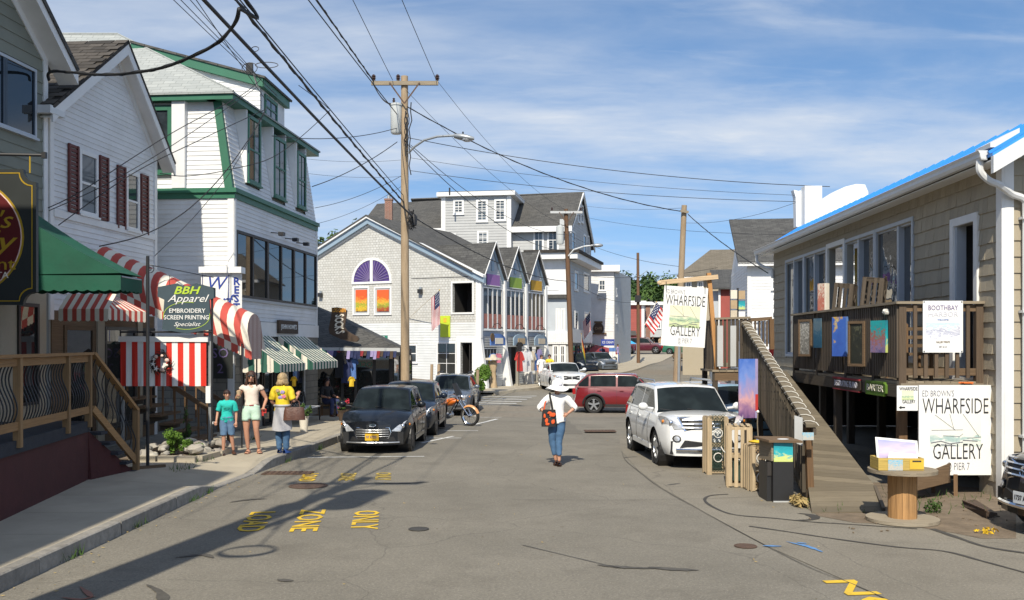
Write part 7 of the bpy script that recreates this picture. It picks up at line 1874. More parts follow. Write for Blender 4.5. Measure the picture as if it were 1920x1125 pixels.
def trap(c,w,d,h,label,rz=0.0,head=True,group=None,net='net_green',mid=True):
 """slatted lobster trap standing on its end"""
 t=thing('lobster_trap',label,'lobster trap',c,rz,group,local=True)
 rg_=random.Random(int(c[0]*50+c[1]*7))
 for sx in (-1,1):
  for sy in (-1,1): MB().box((sx*(w/2 - .02),sy*(d/2 - .02),h/2),(.04,.04,h)).build('corner_post','trap_wood_v',t)
 for z_ in ([.05,h/2,h - .05] if mid else [.05,h - .05]):
  for sy in (-1,1): MB().box((0,sy*(d/2 - .035),z_),(w - .02,.03,.05)).build('crosspiece','trap_wood',t)
  for sx in (-1,1): MB().box((sx*(w/2 - .035),0,z_),(.03,d - .02,.05)).build('crosspiece','trap_wood',t)
 n=max(4,int(d/.085))
 for sx in (-1,1):
  for k in range(n):
   y=-d/2+(k+.5)*d/n
   MB().box((sx*(w/2+.006),y,h/2+rg_.uniform(-.02,.02)),(.014,d/n*.58,h - .03),rg_.uniform(-.03,.03)).build('lath','trap_wood_v',t)
 n=max(4,int(w/.085))
 for k in range(n):
  x=-w/2+(k+.5)*w/n
  if head and .22 < (k+.5)/n < .78: continue
  MB().box((x,-d/2 - .006,h/2+rg_.uniform(-.02,.02)),(w/n*.6,.014,h - .03)).build('lath','trap_wood_v',t)
 for k in range(max(3,int(w/.1))): MB().box((-w/2+(k+.5)*w/max(3,int(w/.1)),0,h),(.06,d,.014)).build('lath','trap_wood',t)
 nb=MB()
 if head:
  st=.055
  for i in range(int(h/st)):
   for j in range(int(w*.62/st)+1):
    x,z_=-w*.31+j*st,.06+i*st
    nb.bar((x,-d/2+.005,z_),(x+st,-d/2+.005,z_+st),.006,.006,Vector((0,1,0))).bar((x+st,-d/2+.005,z_),(x,-d/2+.005,z_+st),.006,.006,Vector((0,1,0)))
  o=nb.build('net',net,t);o['kind']='stuff'
  for z_ in (h*.30,h*.72):
   MB().tube([(.085*math.cos(R(a)),-d/2 - .012,z_+.085*math.sin(R(a))) for a in range(0,361,30)],.011,5).build('hoop','rope_white',t,80)
 MB().box((0,.0,h*.25),(w*.5,d*.5,h*.3)).build('bait_box',net,t)
 return t
p=at(1345,890,18.37);trap((p.x,18.55,0),.40,.36,1.10,'tallest lattice lobster trap with hoops in front of the white SUV',R(4))
p=at(1390,915,16.7);trap((p.x,16.9,0),.42,.42,1.08,'weathered lobster trap in the middle of the three on the ground',R(-10),head=False)
p=at(1418,918,16.4);trap((p.x+.03,16.45,0),.36,.34,.78,'shorter tan lobster trap with netting beside the black bin',R(8),net='net_tan',mid=True)
solo(MB().tube([at(1352,838,18.25),at(1357,846,18.1),at(1364,852,17.9),at(1376,857,17.2),at(1386,862,16.7)],.012,5),'white_rope','rope_white','white rope trailing between the two lattice traps','rope',None,80)
solo(MB().ball(at(1420,828,16.3),(.16,.1,.03),9,5,jit=.2),'yellow_rope','petal_yellow','yellow and red rope lying on the short trap','rope',None,70)
q=DK.p(DK.px(1566,540)[0],ZD+1.35,-.32)
for k,(px,yb,w,h,lb) in enumerate(((1572,578,.62,1.15,'dark old lobster trap leaning on the deck rail, closer to the door'),(1625,566,.45,1.05,'dark old lobster trap leaning beside the window on the deck'))):
 u=DK.px(px,yb,-.5)[0];c=DK.p(u,ZD+.02,-.55)
 tt=trap((c.x,c.y,ZD+.85),.55,.4,1.1,lb,R(60 if k ==0 else 75),net='net_tan',mid=True);tt.rotation_euler=(R(6),0,R(62))
 for ch in tt.children:
  if ch.data.materials: ch.data.materials[0]=MATS['dark_wood_v']
 solo(MB().box((c.x,c.y,ZD+.43),(.5,.5,.84)),'display_plinth','dark_wood_v',('dark timber plinth under the old trap nearer the door','dark timber plinth under the old trap by the window')[k],'plinth')
tt=thing('painting','pale red canvas leaning on the deck rail beside the old trap','painting',tuple(DK.p(DK.px(1546,575,-.2)[0],ZR,-.1)))
F_=Fr(*DK.p(DK.px(1541,560,-.15)[0],0,-.15).xy,math.degrees(DK.ang)+35);r0=F_.px(1533,560)[0];r1=F_.px(1546,560)[0]
mb=MB();F_.box(mb,r0,r1,ZR+.0,ZR+.62,-.02,0);mb.build('canvas','pic_red',tt);mb=MB();F_.box(mb,r1,r1+.05,ZR,ZR+.62,-.1,0.002);mb.build('edge','cream_canvas',tt)
for k,u_ in enumerate((LD - .75,LD - 1.5)):
 c=DK.p(u_,ZD,-.62);tt=thing('chair',('dark wooden ladder-back chair just behind the near deck rail','second dark ladder-back chair deeper on the deck')[k],'chair',tuple(c),R(-20+30*k),local=True)
 for x in (-.2,.2):
  for y in (-.2,.2): MB().box((x,y,.22 if y < 0 else .5),(.04,.04,.44 if y < 0 else 1.0)).build('leg','brown_wood_v',tt)
 MB().box((0,0,.45),(.44,.44,.04)).build('seat','brown_wood',tt)
 for z_ in (.6,.75,.9): MB().box((0,.2,z_),(.36,.02,.06)).build('back_slat','brown_wood',tt)
FB_=Fr(*DN.p(0,0,.05).xy,-2)
r=(FB_.px(1730,612)[0],FB_.px(1767,661)[1],FB_.px(1805,612)[0],FB_.px(1767,564)[1])
t=thing('harbour_poster','white poster with violet heading and watercolour harbour on the near deck rail','poster',tuple(FB_.p(r[0],r[1],0)))
mb=MB();FB_.box(mb,r[0],r[2],r[1],r[3],.0,.012);mb.build('sheet','board_white',t)
w=r[2] - r[0];h=r[3] - r[1];cu_=(r[0]+r[2])/2
mb=MB();FB_.box(mb,r[0]+.05,r[2] - .05,r[1]+.26*h,r[1]+.58*h,.012,.014);mb.build('print','pic_harbor',t)
lettering('BOOTHBAY',FB_.mat(cu_,r[3] - .14*h,.014),'violet_ink',t,.12,w*.74);lettering('HARBOR',FB_.mat(cu_,r[3] - .265*h,.014),'pale_ink',t,.11,w*.74);lettering('WELCOME',FB_.mat(cu_,r[3] - .37*h,.014),'cloth_blue',t,.045,w*.28)
lettering('GALLERY PRINTS',FB_.mat(cu_,r[1]+.20*h,.014),'brown_wood',t,.05,w*.34);lettering('ART & CO',FB_.mat(cu_,r[1]+.11*h,.014),'grey_ink',t,.05,w*.2)
for x in (r[0]+.02,r[2] - .02):
 for z_ in (r[1]+.02,r[3] - .02): MB().ball(FB_.p(x,z_,.014),.012,6,4).build('rivet','ink',t)
# --- gallery signs
def gallery_sign(F,r,label,pict,d=0.0,th=.03,extra=True,parent=None,name='gallery_sign',slim=-.012):
 u0,z0,u1,z1=r;W_,H_=u1 - u0,z1 - z0;c=(u0+u1)/2
 t=parent or thing(name,label,'sign',tuple(F.p(c,z0,d)))
 mb=MB();F.box(mb,u0,u1,z0,z1,d - th,d);mb.build('board','board_white',t)
 mb=MB();F.box(mb,u0+.15*W_,u1 - .15*W_,z0+.32*H_,z0+.68*H_,d,d+.002);mb.build('print',pict,t)
 e=d+.005;q=lambda x,y: F.p(u0+x*W_,z0+y*H_,e)
 mb=MB()
 for P in ([(.22,.67),(.50,.50)],[(.42,.68),(.48,.5)],[(.17,.5),(.6,.505)],[(.60,.68),(.82,.43)],[(.33,.44),(.55,.43),(.6,.46)],[(.66,.41),(.85,.425)]):
  mb.tube([q(*p_) for p_ in P],.004,4)
 for P in ([(.16,.36),(.3,.38),(.42,.35),(.6,.37)],[(.3,.34),(.5,.33)],[(.6,.39),(.8,.38)]): mb.tube([q(*p_) for p_ in P],.008,4)
 mb.build('drawing','grey_ink',t)
 if extra: lettering("ED BROWN'S",F.mat(u0+.26*W_,z0+.905*H_,e),'grey_ink',t,.10*H_,.43*W_,bold=-.018)
 lettering('WHARFSIDE',F.mat(c,z0+.76*H_,e),'ink',t,.25*H_,.90*W_,bold=slim);lettering('GALLERY',F.mat(u0+.53*W_,z0+.255*H_,e),'ink',t,.25*H_,.68*W_,bold=slim)
 if extra: lettering('@ PIER 7',F.mat(u0+.53*W_,z0+.095*H_,e),'grey_ink',t,.12*H_,.32*W_,bold=-.018)
 return t
FS1=Fr(at(1722,800,15.85).x,15.85,1)
r=FS1.rect(1723,891,1860,722);gallery_sign(FS1,r,'large white gallery sign with sailing boat drawing below the deck poster','pic_boat')
FS2=Fr(at(1681,800,15.8).x,15.8,1);r=FS2.rect(1682,770,1721,723)
t=thing('gallery_sign','small white gallery sign with green picture and black arrow on post','sign',tuple(at(1700,770,15.8)))
u0,z0,u1,z1=r;mb=MB();FS2.box(mb,u0,u1,z0,z1,-.02,0);mb.build('board','board_white',t);W_,H_=u1 - u0,z1 - z0
mb=MB();FS2.box(mb,u0+.22*W_,u1 - .2*W_,z0+.42*H_,z0+.80*H_,0,.002);mb.build('print','pic_boat_green',t)
lettering('WHARFSIDE',FS2.mat(u0+.54*W_,z0+.87*H_,.005),'ink',t,.2*H_,.86*W_,bold=-.01);lettering('GALLERY',FS2.mat(u0+.56*W_,z0+.36*H_,.005),'ink',t,.2*H_,.62*W_,bold=-.01)
MB().prism([FS2.p(u0+a*W_,z0+b*H_,.006) for a,b in ((.08,.13),(.2,.2),(.2,.155),(.38,.155),(.38,.105),(.2,.105),(.2,.06))],(0,.004,0)).build('arrow','ink',t)
t=thing('hanging_gallery_sign','white gallery sign with sailing boats hanging from a timber beam at the landing','sign',tuple(at(1336,712,23.5)))
FS3=Fr(at(1240,600,23.5).x,23.5,4)
mb=MB();mb.bar(at(1328.5,512,23.7),at(1345,710,23.7),.13,.10);mb.build('post','sign_post',t)
MB().bar(at(1236,530,23.5),at(1346,519,23.6),.06,.11).build('beam','sign_beam',t);MB().ball(at(1237,530,23.5),(.07,.04,.055),10,6).build('beam_end','sign_beam',t,80)
r=FS3.rect(1246,650,1328,538);gallery_sign(FS3,r,'','pic_boat_green',parent=t)
for ch in list(t.children):
 if ch.name.split('.')[0] in ('board','print','drawing','lettering'):
  c=FS3.p((r[0]+r[2])/2,r[3],0)
  T=Matrix.Translation(c) @ Matrix.Rotation(R(3.5),4,'Y') @ Matrix.Translation(-c)
  ch.matrix_basis=T
for x in (1249,1322): MB().tube([at(x,528,23.45),at(x,541,23.45)],.01,5).build('hanger','black_metal',t)
# --- ramp from the landing down to the street
t=thing('timber_ramp','weathered timber ramp descending from the landing to the street with slatted rail','ramp',(5.3,15,0))
RL0,RL1=Vector((4.78,15.5,.20)),Vector((5.82,24.0,ZD));RR0,RR1=Vector((5.88,15.55,.20)),Vector((6.72,23.6,ZD))
nb_=40
for k in range(nb_):
 a,b=k/nb_+.0006,(k+1)/nb_ - .0012
 sk=.018
 P=[RL0.lerp(RL1,min(1,a+sk)),RR0.lerp(RR1,max(0,a - sk)),RR0.lerp(RR1,max(0,b - sk)),RL0.lerp(RL1,min(1,b+sk))]
 if k ==0: P[1],P[0]=RR0,RL0
 MB().prism(P,(0,0,-.05)).build('ramp_board','ramp_wood',t)
lo=[Vector((4.42,14.15,.02)),Vector((5.52,14.2,.02))]
for k in range(5):
 a,b=k/5+.004,(k+1)/5 - .004
 MB().prism([RL0.lerp(lo[0],a),RR0.lerp(lo[1],a),RR0.lerp(lo[1],b),RL0.lerp(lo[0],b)][::-1],(0,0,-.05)).build('ramp_board','ramp_wood',t)
for a,b in ((RL0,RL1),(RR0,RR1)): MB().bar(a - Vector((0,0,.16)),b - Vector((0,0,.16)),.05,.2).build('stringer','dark_wood',t)
MB().bar(lo[1]+Vector((-.02,0,-.0)),RR0 - Vector((0,0,.05)),.05,.12).build('stringer','dark_wood',t)
RH=1.0
ra,rb=RL0+Vector((-.02,-.25,RH)),RL1+Vector((-.04,0,RH+.25))
MB().bar(ra,rb,.17,.05).build('rail_cap','ramp_wood',t);MB().bar(ra - Vector((-.05,0,.1)),rb - Vector((-.05,0,.1)),.05,.1).build('rail','dark_wood',t);MB().bar(RL0+Vector((0,0,.16)),RL1+Vector((0,0,.16)),.05,.1).build('rail','dark_wood',t)
for k in range(58):
 q=(k+.5)/58;b0=RL0.lerp(RL1,q);c0=ra.lerp(rb,q)
 MB().bar(b0+Vector((-.045,0,-.12)),(c0.x - .03,b0.y,c0.z - .04),.02,.075,Vector((1,0,0))).build('baluster','slat_wood',t)
for q in (.0,.35,.68,1.0):
 b0=RL0.lerp(RL1,q);c0=ra.lerp(rb,q);MB().bar((b0.x+.04,b0.y,-.05 if q < .6 else b0.z - 1.9),(c0.x+.02,b0.y,c0.z - .04),.10,.10).build('post','brown_wood_v' if q ==0 else 'dark_wood_v',t)
LZ=ZD
for k in range(7): MB().box((5.5+.18*k - .5,24.3,LZ - .03),(.17,1.5,.05)).build('landing_board','grey_wood',t)
MB().bar((4.98,23.6,LZ - .15),(5.85,23.6,LZ - .15),.05,.24).build('fascia','brown_wood',t);MB().bar((4.98,23.6,LZ+1.25),(5.85,23.62,LZ+1.28),.16,.05).build('rail_cap','grey_wood',t);MB().bar((5.0,23.6,LZ+.12),(5.85,23.6,LZ+.12),.04,.1).build('rail','grey_wood',t)
for k in range(9): MB().box((5.03+k*.1,23.57,LZ+.66),(.07,.02,1.2)).build('baluster','dark_wood_v',t)
for x in (5.1,5.42): MB().box((x,23.52,LZ+.58),(.14,.02,1.0),0).build('pale_board','grey_panel',t)
for k in range(7): MB().box((4.96,23.7+k*.18,LZ+.6),(.02,.1,1.25)).build('baluster','dark_wood_v',t)
for x,y in ((5.0,23.65),(5.8,23.65),(5.0,24.9)): MB().box((x,y,.8),(.12,.12,2.1)).build('support_post','dark_wood_v',t)
mb=MB();mb.bar(at(1405,600,28),at(1447,597,28),.1,.1)
tt=thing('landing_rail','tan timber rail with square posts at the back of the landing','railing',tuple(at(1430,655,28)))
mb.build('rail','brown_wood',tt)
for px in (1408,1416,1424,1431,1438): MB().bar(at(px,602,28),at(px,650,28),.05,.05).build('baluster','grey_wood_v',tt)
MB().bar(at(1446,598,27.9),at(1447,655,27.9),.14,.12).build('post','brown_wood_v',tt)
L_=(rb - ra).length;P=[]
n=int(L_/.36)
for k in range(n*8):
 q=k/(n*8);a=k/8*2*math.pi;c0=ra.lerp(rb,q);P.append(c0+Vector((.115*math.cos(a),0,.055*math.sin(a))))
solo(MB().tube(P,.007,4),'rope_light','rope_white','pale rope light wound around the ramp handrail','rope light',None,80)
FP_=Fr(at(1385,700,20.2).x - .02,20.2,8);a,b=FP_.px(1386,720)[0],FP_.px(1416,720)[0]
t=thing('painting','tall sunset sky canvas with red side edge hung outside the ramp rail','painting',tuple(at(1402,785,20.2)))
z0,z1=at(0,784,20.2).z,at(0,673,20.2).z
mb=MB();FP_.box(mb,a,b,z0,z1,-.05,0);mb.build('canvas','pic_sunset',t);mb=MB();FP_.box(mb,b,b+.06,z0,z1,-.05,.0);mb.build('edge','cloth_lilac',t);mb=MB();FP_.box(mb,b+.002,b+.062,z0+.15,z0+.5,-.04,.003);mb.build('edge_patch','cloth_red',t)
t=thing('clear_holder','clear plastic leaflet holder on the lower ramp rail','leaflet holder',tuple(at(1497,835,15.4)));mb=MB();mb.poly([at(1490,779,15.4),at(1505,783,15.35),at(1505,836,15.35),at(1490,830,15.4)][::-1]);mb.add([p+Vector((0,.02,0)) for p in (at(1490,779,15.4),at(1505,783,15.35),at(1505,836,15.35),at(1490,830,15.4))],[(0,1,2,3)]);mb.build('sleeve','grey_panel',t)
MB().box(tuple(at(1515,818,15.15)),(.18,.012,.12)).build('card','pic_card',t)
t=thing('display_bin','black rectangular display bin standing at the foot of the ramp rail','bin',(at(1470,942,15.2).x,15.4,0));x0,x1=at(1450,942,15.15).x,at(1488,942,15.15).x
MB().box(((x0+x1)/2,15.38,.33),(x1 - x0,.44,.66)).build('bin_body','plastic_black',t);MB().box((x0 - .04,15.5,.30),(.07,.5,.60)).build('bin_body','plastic_black',t);MB().box((x0 - .04,15.24,.52),(.065,.02,.22)).build('side_panel','dark_frame',t);MB().box(((x0+x1)/2,15.15,.012),(x1 - x0,.02,.02)).build('base_strip','grey_panel',t)
t=thing('painting','teal and yellow landscape canvas standing in the black bin','painting',(x0+.2,15.2,.66));MB().box(((x0+x1)/2+.0,15.17,.80),(x1 - x0 - .02,.03,.32)).build('canvas','pic_teal',t);MB().bar((x0+.0,15.19,.80),(x0 - .05,15.75,.78),.04,.30).build('edge','grey_wood',t)
t=thing('weathered_board','brown weathered board lying flat over the canvas in the bin','board',(x0,15.5,.97));MB().prism([(x0 - .16,15.75,.99),(x0 - .08,15.1,.985),(x1+.12,15.08,.98),(x1+.08,15.75,.985)],(0,0,-.035)).build('plank','brown_wood',t);MB().ball((x0+.18,15.25,.99),(.1,.06,.008),8,4).build('paper','board_white',t)
t=thing('rope_buoy','rope with white float and blue cloth hanging beneath the sunset canvas','rope',tuple(at(1421,830,18.5)));MB().tube([at(1421,770,18.5),at(1420,795,18.5),at(1422,826,18.5)],.012,5).build('rope','grey_wood',t);MB().ball(at(1421,772,18.5),.03,8,6).build('float','board_white',t,80);MB().ball(at(1423,825,18.5),(.06,.05,.07),7,5,jit=.3).build('cloth','cloth_blue',t,60)
SX,SY=5.51,13.55
t=thing('cable_spool','wooden cable spool used as a table on the pavement by the gallery','spool table',(SX,SY,0))
MB().lathe([(0,0.0),(.49,0.0),(.49,.045),(0,.045)],(SX,SY,.01),36).build('base_disc','silver_wood',t,30);MB().lathe([(0,.69),(.465,.69),(.465,.74),(0,.74)],(SX,SY,0),36).build('table_top','grey_wood',t,30)
for k in range(16):
 a0,a1=2*math.pi*k/16+.01,2*math.pi*(k+1)/16 - .01;rr=.195
 MB().hexa([(SX+q*math.cos(a),SY+q*math.sin(a),z_) for z_ in (.055,.69) for q,a in ((rr,a0),(rr,a1),(rr - .03,a1),(rr - .03,a0))]).build('stave','spool_wood_v',t)
MB().lathe([(.16,.05),(.16,.69)],(SX,SY,0),16).build('core','dark_wood_v',t)
t=thing('picture_crate','yellow wooden crate of small prints on the cable spool','crate',(SX - .1,SY - .05,.74),R(-3),local=True)
MB().box((0,0,.015),(.62,.34,.02)).build('crate_base','crate_wood',t)
for y_ in (-.17,.17): MB().box((0,y_,.09),(.62,.018,.17)).build('crate_side','crate_wood',t)
for x_ in (-.30,.30): MB().box((x_,0,.09),(.018,.322,.17)).build('crate_side','crate_wood',t)
MB().box((.21,-.183,.09),(.19,.006,.13)).build('handle_panel','yellow_line',t);MB().box((.21,-.187,.135),(.12,.006,.02)).build('handle_slot','dark_room',t);MB().box((-.08,-.184,.08),(.2,.006,.15),0).build('card','pic_card',t)
tt=thing('photo_print','white bordered print of a violet evening bay standing in the crate','print',(SX - .05,SY,.8));Fp=Fr(SX - .38,SY - .02,-4);mb=MB();mb.hexa([Fp.p(0.02,.80,0),Fp.p(.60,.80,0),Fp.p(.60,.80,-.012),Fp.p(.02,.80,-.012),Fp.p(.02,1.18,-.1),Fp.p(.60,1.13,-.1),Fp.p(.60,1.13,-.112),Fp.p(.02,1.18,-.112)]);mb.build('mount','board_white',tt)
mb=MB();mb.poly([Fp.p(.05,.83,.003 - .008),Fp.p(.57,.83,.003 - .008),Fp.p(.57,1.105,-.086),Fp.p(.05,1.15,-.086)]);mb.build('print','pic_beach',tt)
mb=MB();mb.poly([(SX - .24,SY - .10,.90),(SX+.18,SY - .10,.90),(SX+.18,SY - .05,.95),(SX - .2,SY - .05,.98)]);mb.add([(SX - .24,SY - .09,.89),(SX+.18,SY - .09,.89),(SX+.18,SY - .04,.94),(SX - .2,SY - .04,.97)],[(3,2,1,0)]);solo(mb,'paper_sheet','board_white','plain white sheet lying in front of the violet print in the crate','paper')
t=thing('brown_planter','brown box planter tipped beside the gallery corner','planter',tuple(at(1838,980,13.6)));MB().hexa([at(1800,950,14.9),at(1852,984,13.7),at(1872,984,13.9),at(1826,945,15.2),at(1806,940,14.9),at(1848,958,13.7),at(1870,962,13.9),at(1828,936,15.2)]).build('box','sock_brown',t);MB().bar(at(1806,939,14.88),at(1849,957,13.68),.03,.02).build('rim','rust_iron',t)
solo(MB().hexa([at(1700,925,15.2),at(1778,905,15.6),at(1782,905,16.0),at(1702,925,15.7),at(1700,900,15.2),at(1781,868,15.6),at(1784,868,16.0),at(1702,900,15.7)]),'old_hatch','brown_wood','old brown timber hatch leaning under the large gallery sign','hatch')
for k,(px,py,lb) in enumerate(((1750,925,'broken plank stub upright in the soil below the sign'),(1792,930,'short stake in the soil near the gallery corner'))):
 p=ground(px,py);solo(MB().bar(p,p+Vector((.02,.05,.35)),.06,.03),'wood_stake','brown_wood_v',lb,'stake')
leaves(tuple(ground(1850,1000,.04)),(.16,.1,.04),60,.03,'petal_yellow','yellow_flower',None);o=bpy.data.objects['yellow_flower'];tag(o,'small patch of fallen yellow flowers beside the dark SUV','flowers')
leaves(tuple(ground(1750,962,.1)),(.14,.1,.12),240,.026,'leaf','weed',None);tag(bpy.data.objects['weed'],'green weed growing under the large gallery sign','weed')
leaves(tuple(ground(1497,948,.07)),(.12,.3,.1),160,.05,'dry_grass','dry_grass',None);bpy.data.objects['dry_grass']['kind']='stuff'
rg=random.Random(9);mb=MB()
for k in range(420):
 q=rg.random()
 if q < .45: p=ground(rg.uniform(1512,1900),rg.choice((926,940,955))+rg.uniform(-8,10),.0)
 elif q < .8: y=rg.choice((11.2,13.1,15.4,16.2,20.4,22.7,26.0,29.1))+rg.gauss(0,.14);p=Vector((interp(KERB,y)+rg.uniform(.0,.05),y,gz(0,y)))
 else: y=rg.choice((17.9,19.2,23.5))+rg.gauss(0,.2);p=Vector((-6.15+rg.gauss(0,.12) if y < 22 else -6.3,y,.17))
 h=rg.uniform(.05,.17);a=rg.uniform(0,6.3);d=Vector((math.cos(a),math.sin(a),0));mb.poly([p - d*.008,p+d*.008,p+d*.05+Vector((rg.uniform(-.05,.05),0,h))])
o=mb.build('weeds','leaf',None,uv=False);o['kind']='stuff'
rg=random.Random(4);mb=MB()
for k in range(45):
 px,py=rg.uniform(1500,1900),rg.uniform(930,1000);p=ground(px,py,.012);mb.ball(p,(rg.uniform(.01,.04),rg.uniform(.01,.03),.012),5,3,jit=.3)
o=mb.build('debris','soil',None);o['kind']='stuff'
flag(at(1204,618,52),at(1231,566,52),1.05,1.35,'large national flag hanging from a dark arm left of the gallery sign',droop=.55,side=1)
MB_=MB().tube([at(1214,560,52.1),at(1229,568,52)],.03,6)
solo(MB_,'flag_bracket','black_metal','dark angled arm above the large hanging flag','bracket')
# ------------------------------------------------------------------ vehicles (front towards -Y, built at the origin)
def lerp(a,b,t): return a+(b - a)*t
def car(name,label,cat,loc,rz,paint,L=4.0,Wd=1.72,Hh=1.48,hood=.92,belt=.95,x_ws=1.05,x_rf=1.75,x_rr=3.3,x_rb=3.9,rw=.31,f_ax=.80,wb=2.49,hatch=True,deck=.95,grille='wide',rails=False,
  plate=None,plate_txt='',detail=True,clear=.20,nose=.16,lights='swept',group=None,spokes=5,emblem='oval',clad=False,roofcol=None,tilt=0.0,pillar=.075,hood0=.74,driver=False):
 """x in the comments below = distance behind the nose"""
 t=thing(name,label,cat,loc,rz,group,local=True)
 hw=Wd/2
 ax=(f_ax,f_ax+wb)
 RA=rw+.055
 def plan(x):                                   # half width along the length
  a=.80+.20*min(1,(x/.75)) **.6 if x < .75 else 1.0
  if x > L - .7: a=min(a,.84+.16*min(1,(L - x)/.7) **.7)
  return hw*a
 def top(x):                                    # height of the body side's upper edge
  if x < x_ws: q=x/x_ws;return hood0+(hood - hood0)*(1 - (1 - q) **2.2)
  if x < x_rb: return lerp(hood,belt,min(1,(x - x_ws)/1.0))
  q=(x - x_rb)/max(.01,L - x_rb);return lerp(belt,deck - .04,q **1.5) if not hatch else lerp(belt,belt - .16,q)
 def bot(x):
  b=clear
  for a in ax:
   if abs(x - a) < RA: b=max(b,rw+math.sqrt(RA*RA - (x - a) **2))
  if x < .5: b=max(b,clear+.0)
  return b
 def side(x,z,w):                             # tucks in below and above the waist
  zr=(z - clear)/max(.05,belt - clear);k=1 - .10*(1 - min(1,zr/.35)) **2 - .085*max(0,(zr - .55)/.45) **1.6
  return w*k
 def warp(x,y,z):                             # rounded nose and tail
  f=max(0,1 - x/1.1);g_=max(0,1 - (L - x)/.9)
  q=(y/hw) **2
  return x+f*(nose*1.55*q+nose*.5*max(0,(z - .55)/.4))*f - g_*(.20*q*g_+.12*max(0,(z - .5)/.5)*g_)
 xs=sorted({round(v,4) for v in [0,.04,.12,.25,.4]+[L*k/34 for k in range(35)]+[a+RA*math.sin(R(q)) for a in ax for q in (-90,-80,-68,-54,-38,-20,0,20,38,54,68,80,90)]+[a+s*(RA+.004) for a in ax for s in (-1,1)]+[x_ws,x_rb]})
 xs=[x for x in xs if 0 <=x <=L]
 NS,NT=9,7
 rows=[]
 for x in xs:
  zb,zt,w=bot(x),top(x),plan(x);r=[]
  for k in range(NS):
   q=k/(NS - 1);z=zb+(zt - .03 - zb)*q;r.append((side(x,z,w),z))
  y0,z0=r[-1]
  crown=.055 if x < x_ws else .02
  for k in range(1,NT+1):
   q=k/NT;y=y0*(1 - q) - (.012 if k ==1 else 0);r.append((max(0,y),z0+.03*min(1,q*3)+crown*(1 - (1 - q) **2)))
  full=[(-y,z) for y,z in r]+[(y,z) for y,z in r[::-1]][1:]
  rows.append([(y,warp(x,y,z) - L/2,z) for y,z in full])
 mb=MB().grid(rows)
 for rr,fl in ((rows[0],False),(rows[-1],True)):
  n=len(rr);half=n //2
  for k in range(half):
   a,b,c,d=rr[k],rr[k+1],rr[n - 2 - k],rr[n - 1 - k]
   m_=5;
   for j in range(m_):
    q0,q1=j/m_,(j+1)/m_
    def mixp(p,q_,s):
     y=lerp(p[0],q_[0],s);z=lerp(p[2],q_[2],s);xx=0 if rr is rows[0] else L
     return (y,warp(xx,y,z) - L/2,z)
    P=[mixp(a,d,q0),mixp(a,d,q1),mixp(b,c,q1),mixp(b,c,q0)]
    mb.poly(P if not fl else P[::-1])
 body=mb.build('body',paint,t,42,uv=False)
 u=MB().box((0,0,clear+.16),(Wd*.80,L*.93,.26));u.build('underbody','plastic_black',t)
 for a in ax:
  for s in (-1,1): MB().lathe([(RA+.005,-.0),(RA+.005,.30),(0,.30)],(s*(hw*.955) if s < 0 else hw*.955 - .30,a - L/2,rw),20,'x',cap=False).build('wheel_well','plastic_black',t)
 roof=Hh
 def hc(x):
  if x <=x_ws or x >=x_rb: return 0.0
  def sm(q): return 1 - (1 - q) **1.75
  Hc=roof - belt
  v=Hc
  if x < x_rf: v=min(v,Hc*.955*((x - x_ws)/(x_rf - x_ws)) **.93)
  elif x < (x_rf+x_rr)/2: q=(x - x_rf)/((x_rr - x_rf)/2);v=Hc*(.955+.045*sm(q))
  elif x <=x_rr: q=(x - (x_rf+x_rr)/2)/((x_rr - x_rf)/2);v=Hc*(1 - .06*q*q)
  if x > x_rr: v=Hc*.94*((x_rb - x)/(x_rb - x_rr)) **.8
  return v
 wc=hw*.90;tum=.30
 def yb(x): return wc*(1 - .05*max(0,1 - (x - x_ws)/1.0) - .06*max(0,1 - (x_rb - x)/.9))
 def csec(x):
  h=hc(x);y0=yb(x);r=[]
  bz=top(x) - .02
  hs=max(0,h - .07)
  for k in range(5): z=hs*k/4;r.append((y0 - tum*z,bz+z))
  ys=y0 - tum*hs
  rr=min(.09,ys*.2)
  for k in range(1,5): a=R(90*k/4);r.append((ys - tum*.02*k - rr*(1 - math.cos(a)),bz+hs+min(.05,h)*math.sin(a)))
  yt=r[-1][0];zt_=r[-1][1]
  for k in range(1,5): q=k/4;r.append((yt*(1 - q),zt_+.03*(1 - (1 - q) **2)*min(1,h/.3)))
  return r
 cx=sorted({round(v,4) for v in [x_ws+.001,x_rb - .001]+[x_ws+(x_rf - x_ws)*k/8 for k in range(1,9)]+[x_rf+(x_rr - x_rf)*k/10 for k in range(1,11)]+[x_rr+(x_rb - x_rr)*k/6 for k in range(1,6)]})
 rows=[]
 for x in cx:
  r=csec(x);full=[(-y,z) for y,z in r]+[(y,z) for y,z in r[::-1]][1:]
  rows.append([(y,x - L/2+.08*(abs(y)/wc) **2*max(0,1 - (x - x_ws)/.8),z) for y,z in full])
 MB().grid(rows).build('roof',roofcol or paint,t,40,uv=False)
 def topz(x,y):
  r=csec(x);y=abs(y)
  for (ya,za),(yb_,zb_) in zip(r,r[1:]):
   if yb_ <=y <=ya: return za+(zb_ - za)*((ya - y)/max(1e-6,ya - yb_))
  return r[-1][1]
 def glass_band(xa,xb,marg,off,nm,n=8,m=10):
  g_=MB();rr=[]
  for i in range(n+1):
   x=lerp(xa,xb,i/n);h=hc(x);ym=yb(x) - tum*max(0,h - .07) - marg - (.05 if h > .1 else .02)
   rr.append([(ym*(2*j/m - 1),x - L/2+.08*(abs(ym*(2*j/m - 1))/wc) **2*max(0,1 - (x - x_ws)/.8)+off[0],topz(x,ym*(2*j/m - 1))+off[1]) for j in range(m+1)])
  g_.grid(rr);return g_.build(nm,'car_glass',t,60,uv=False)
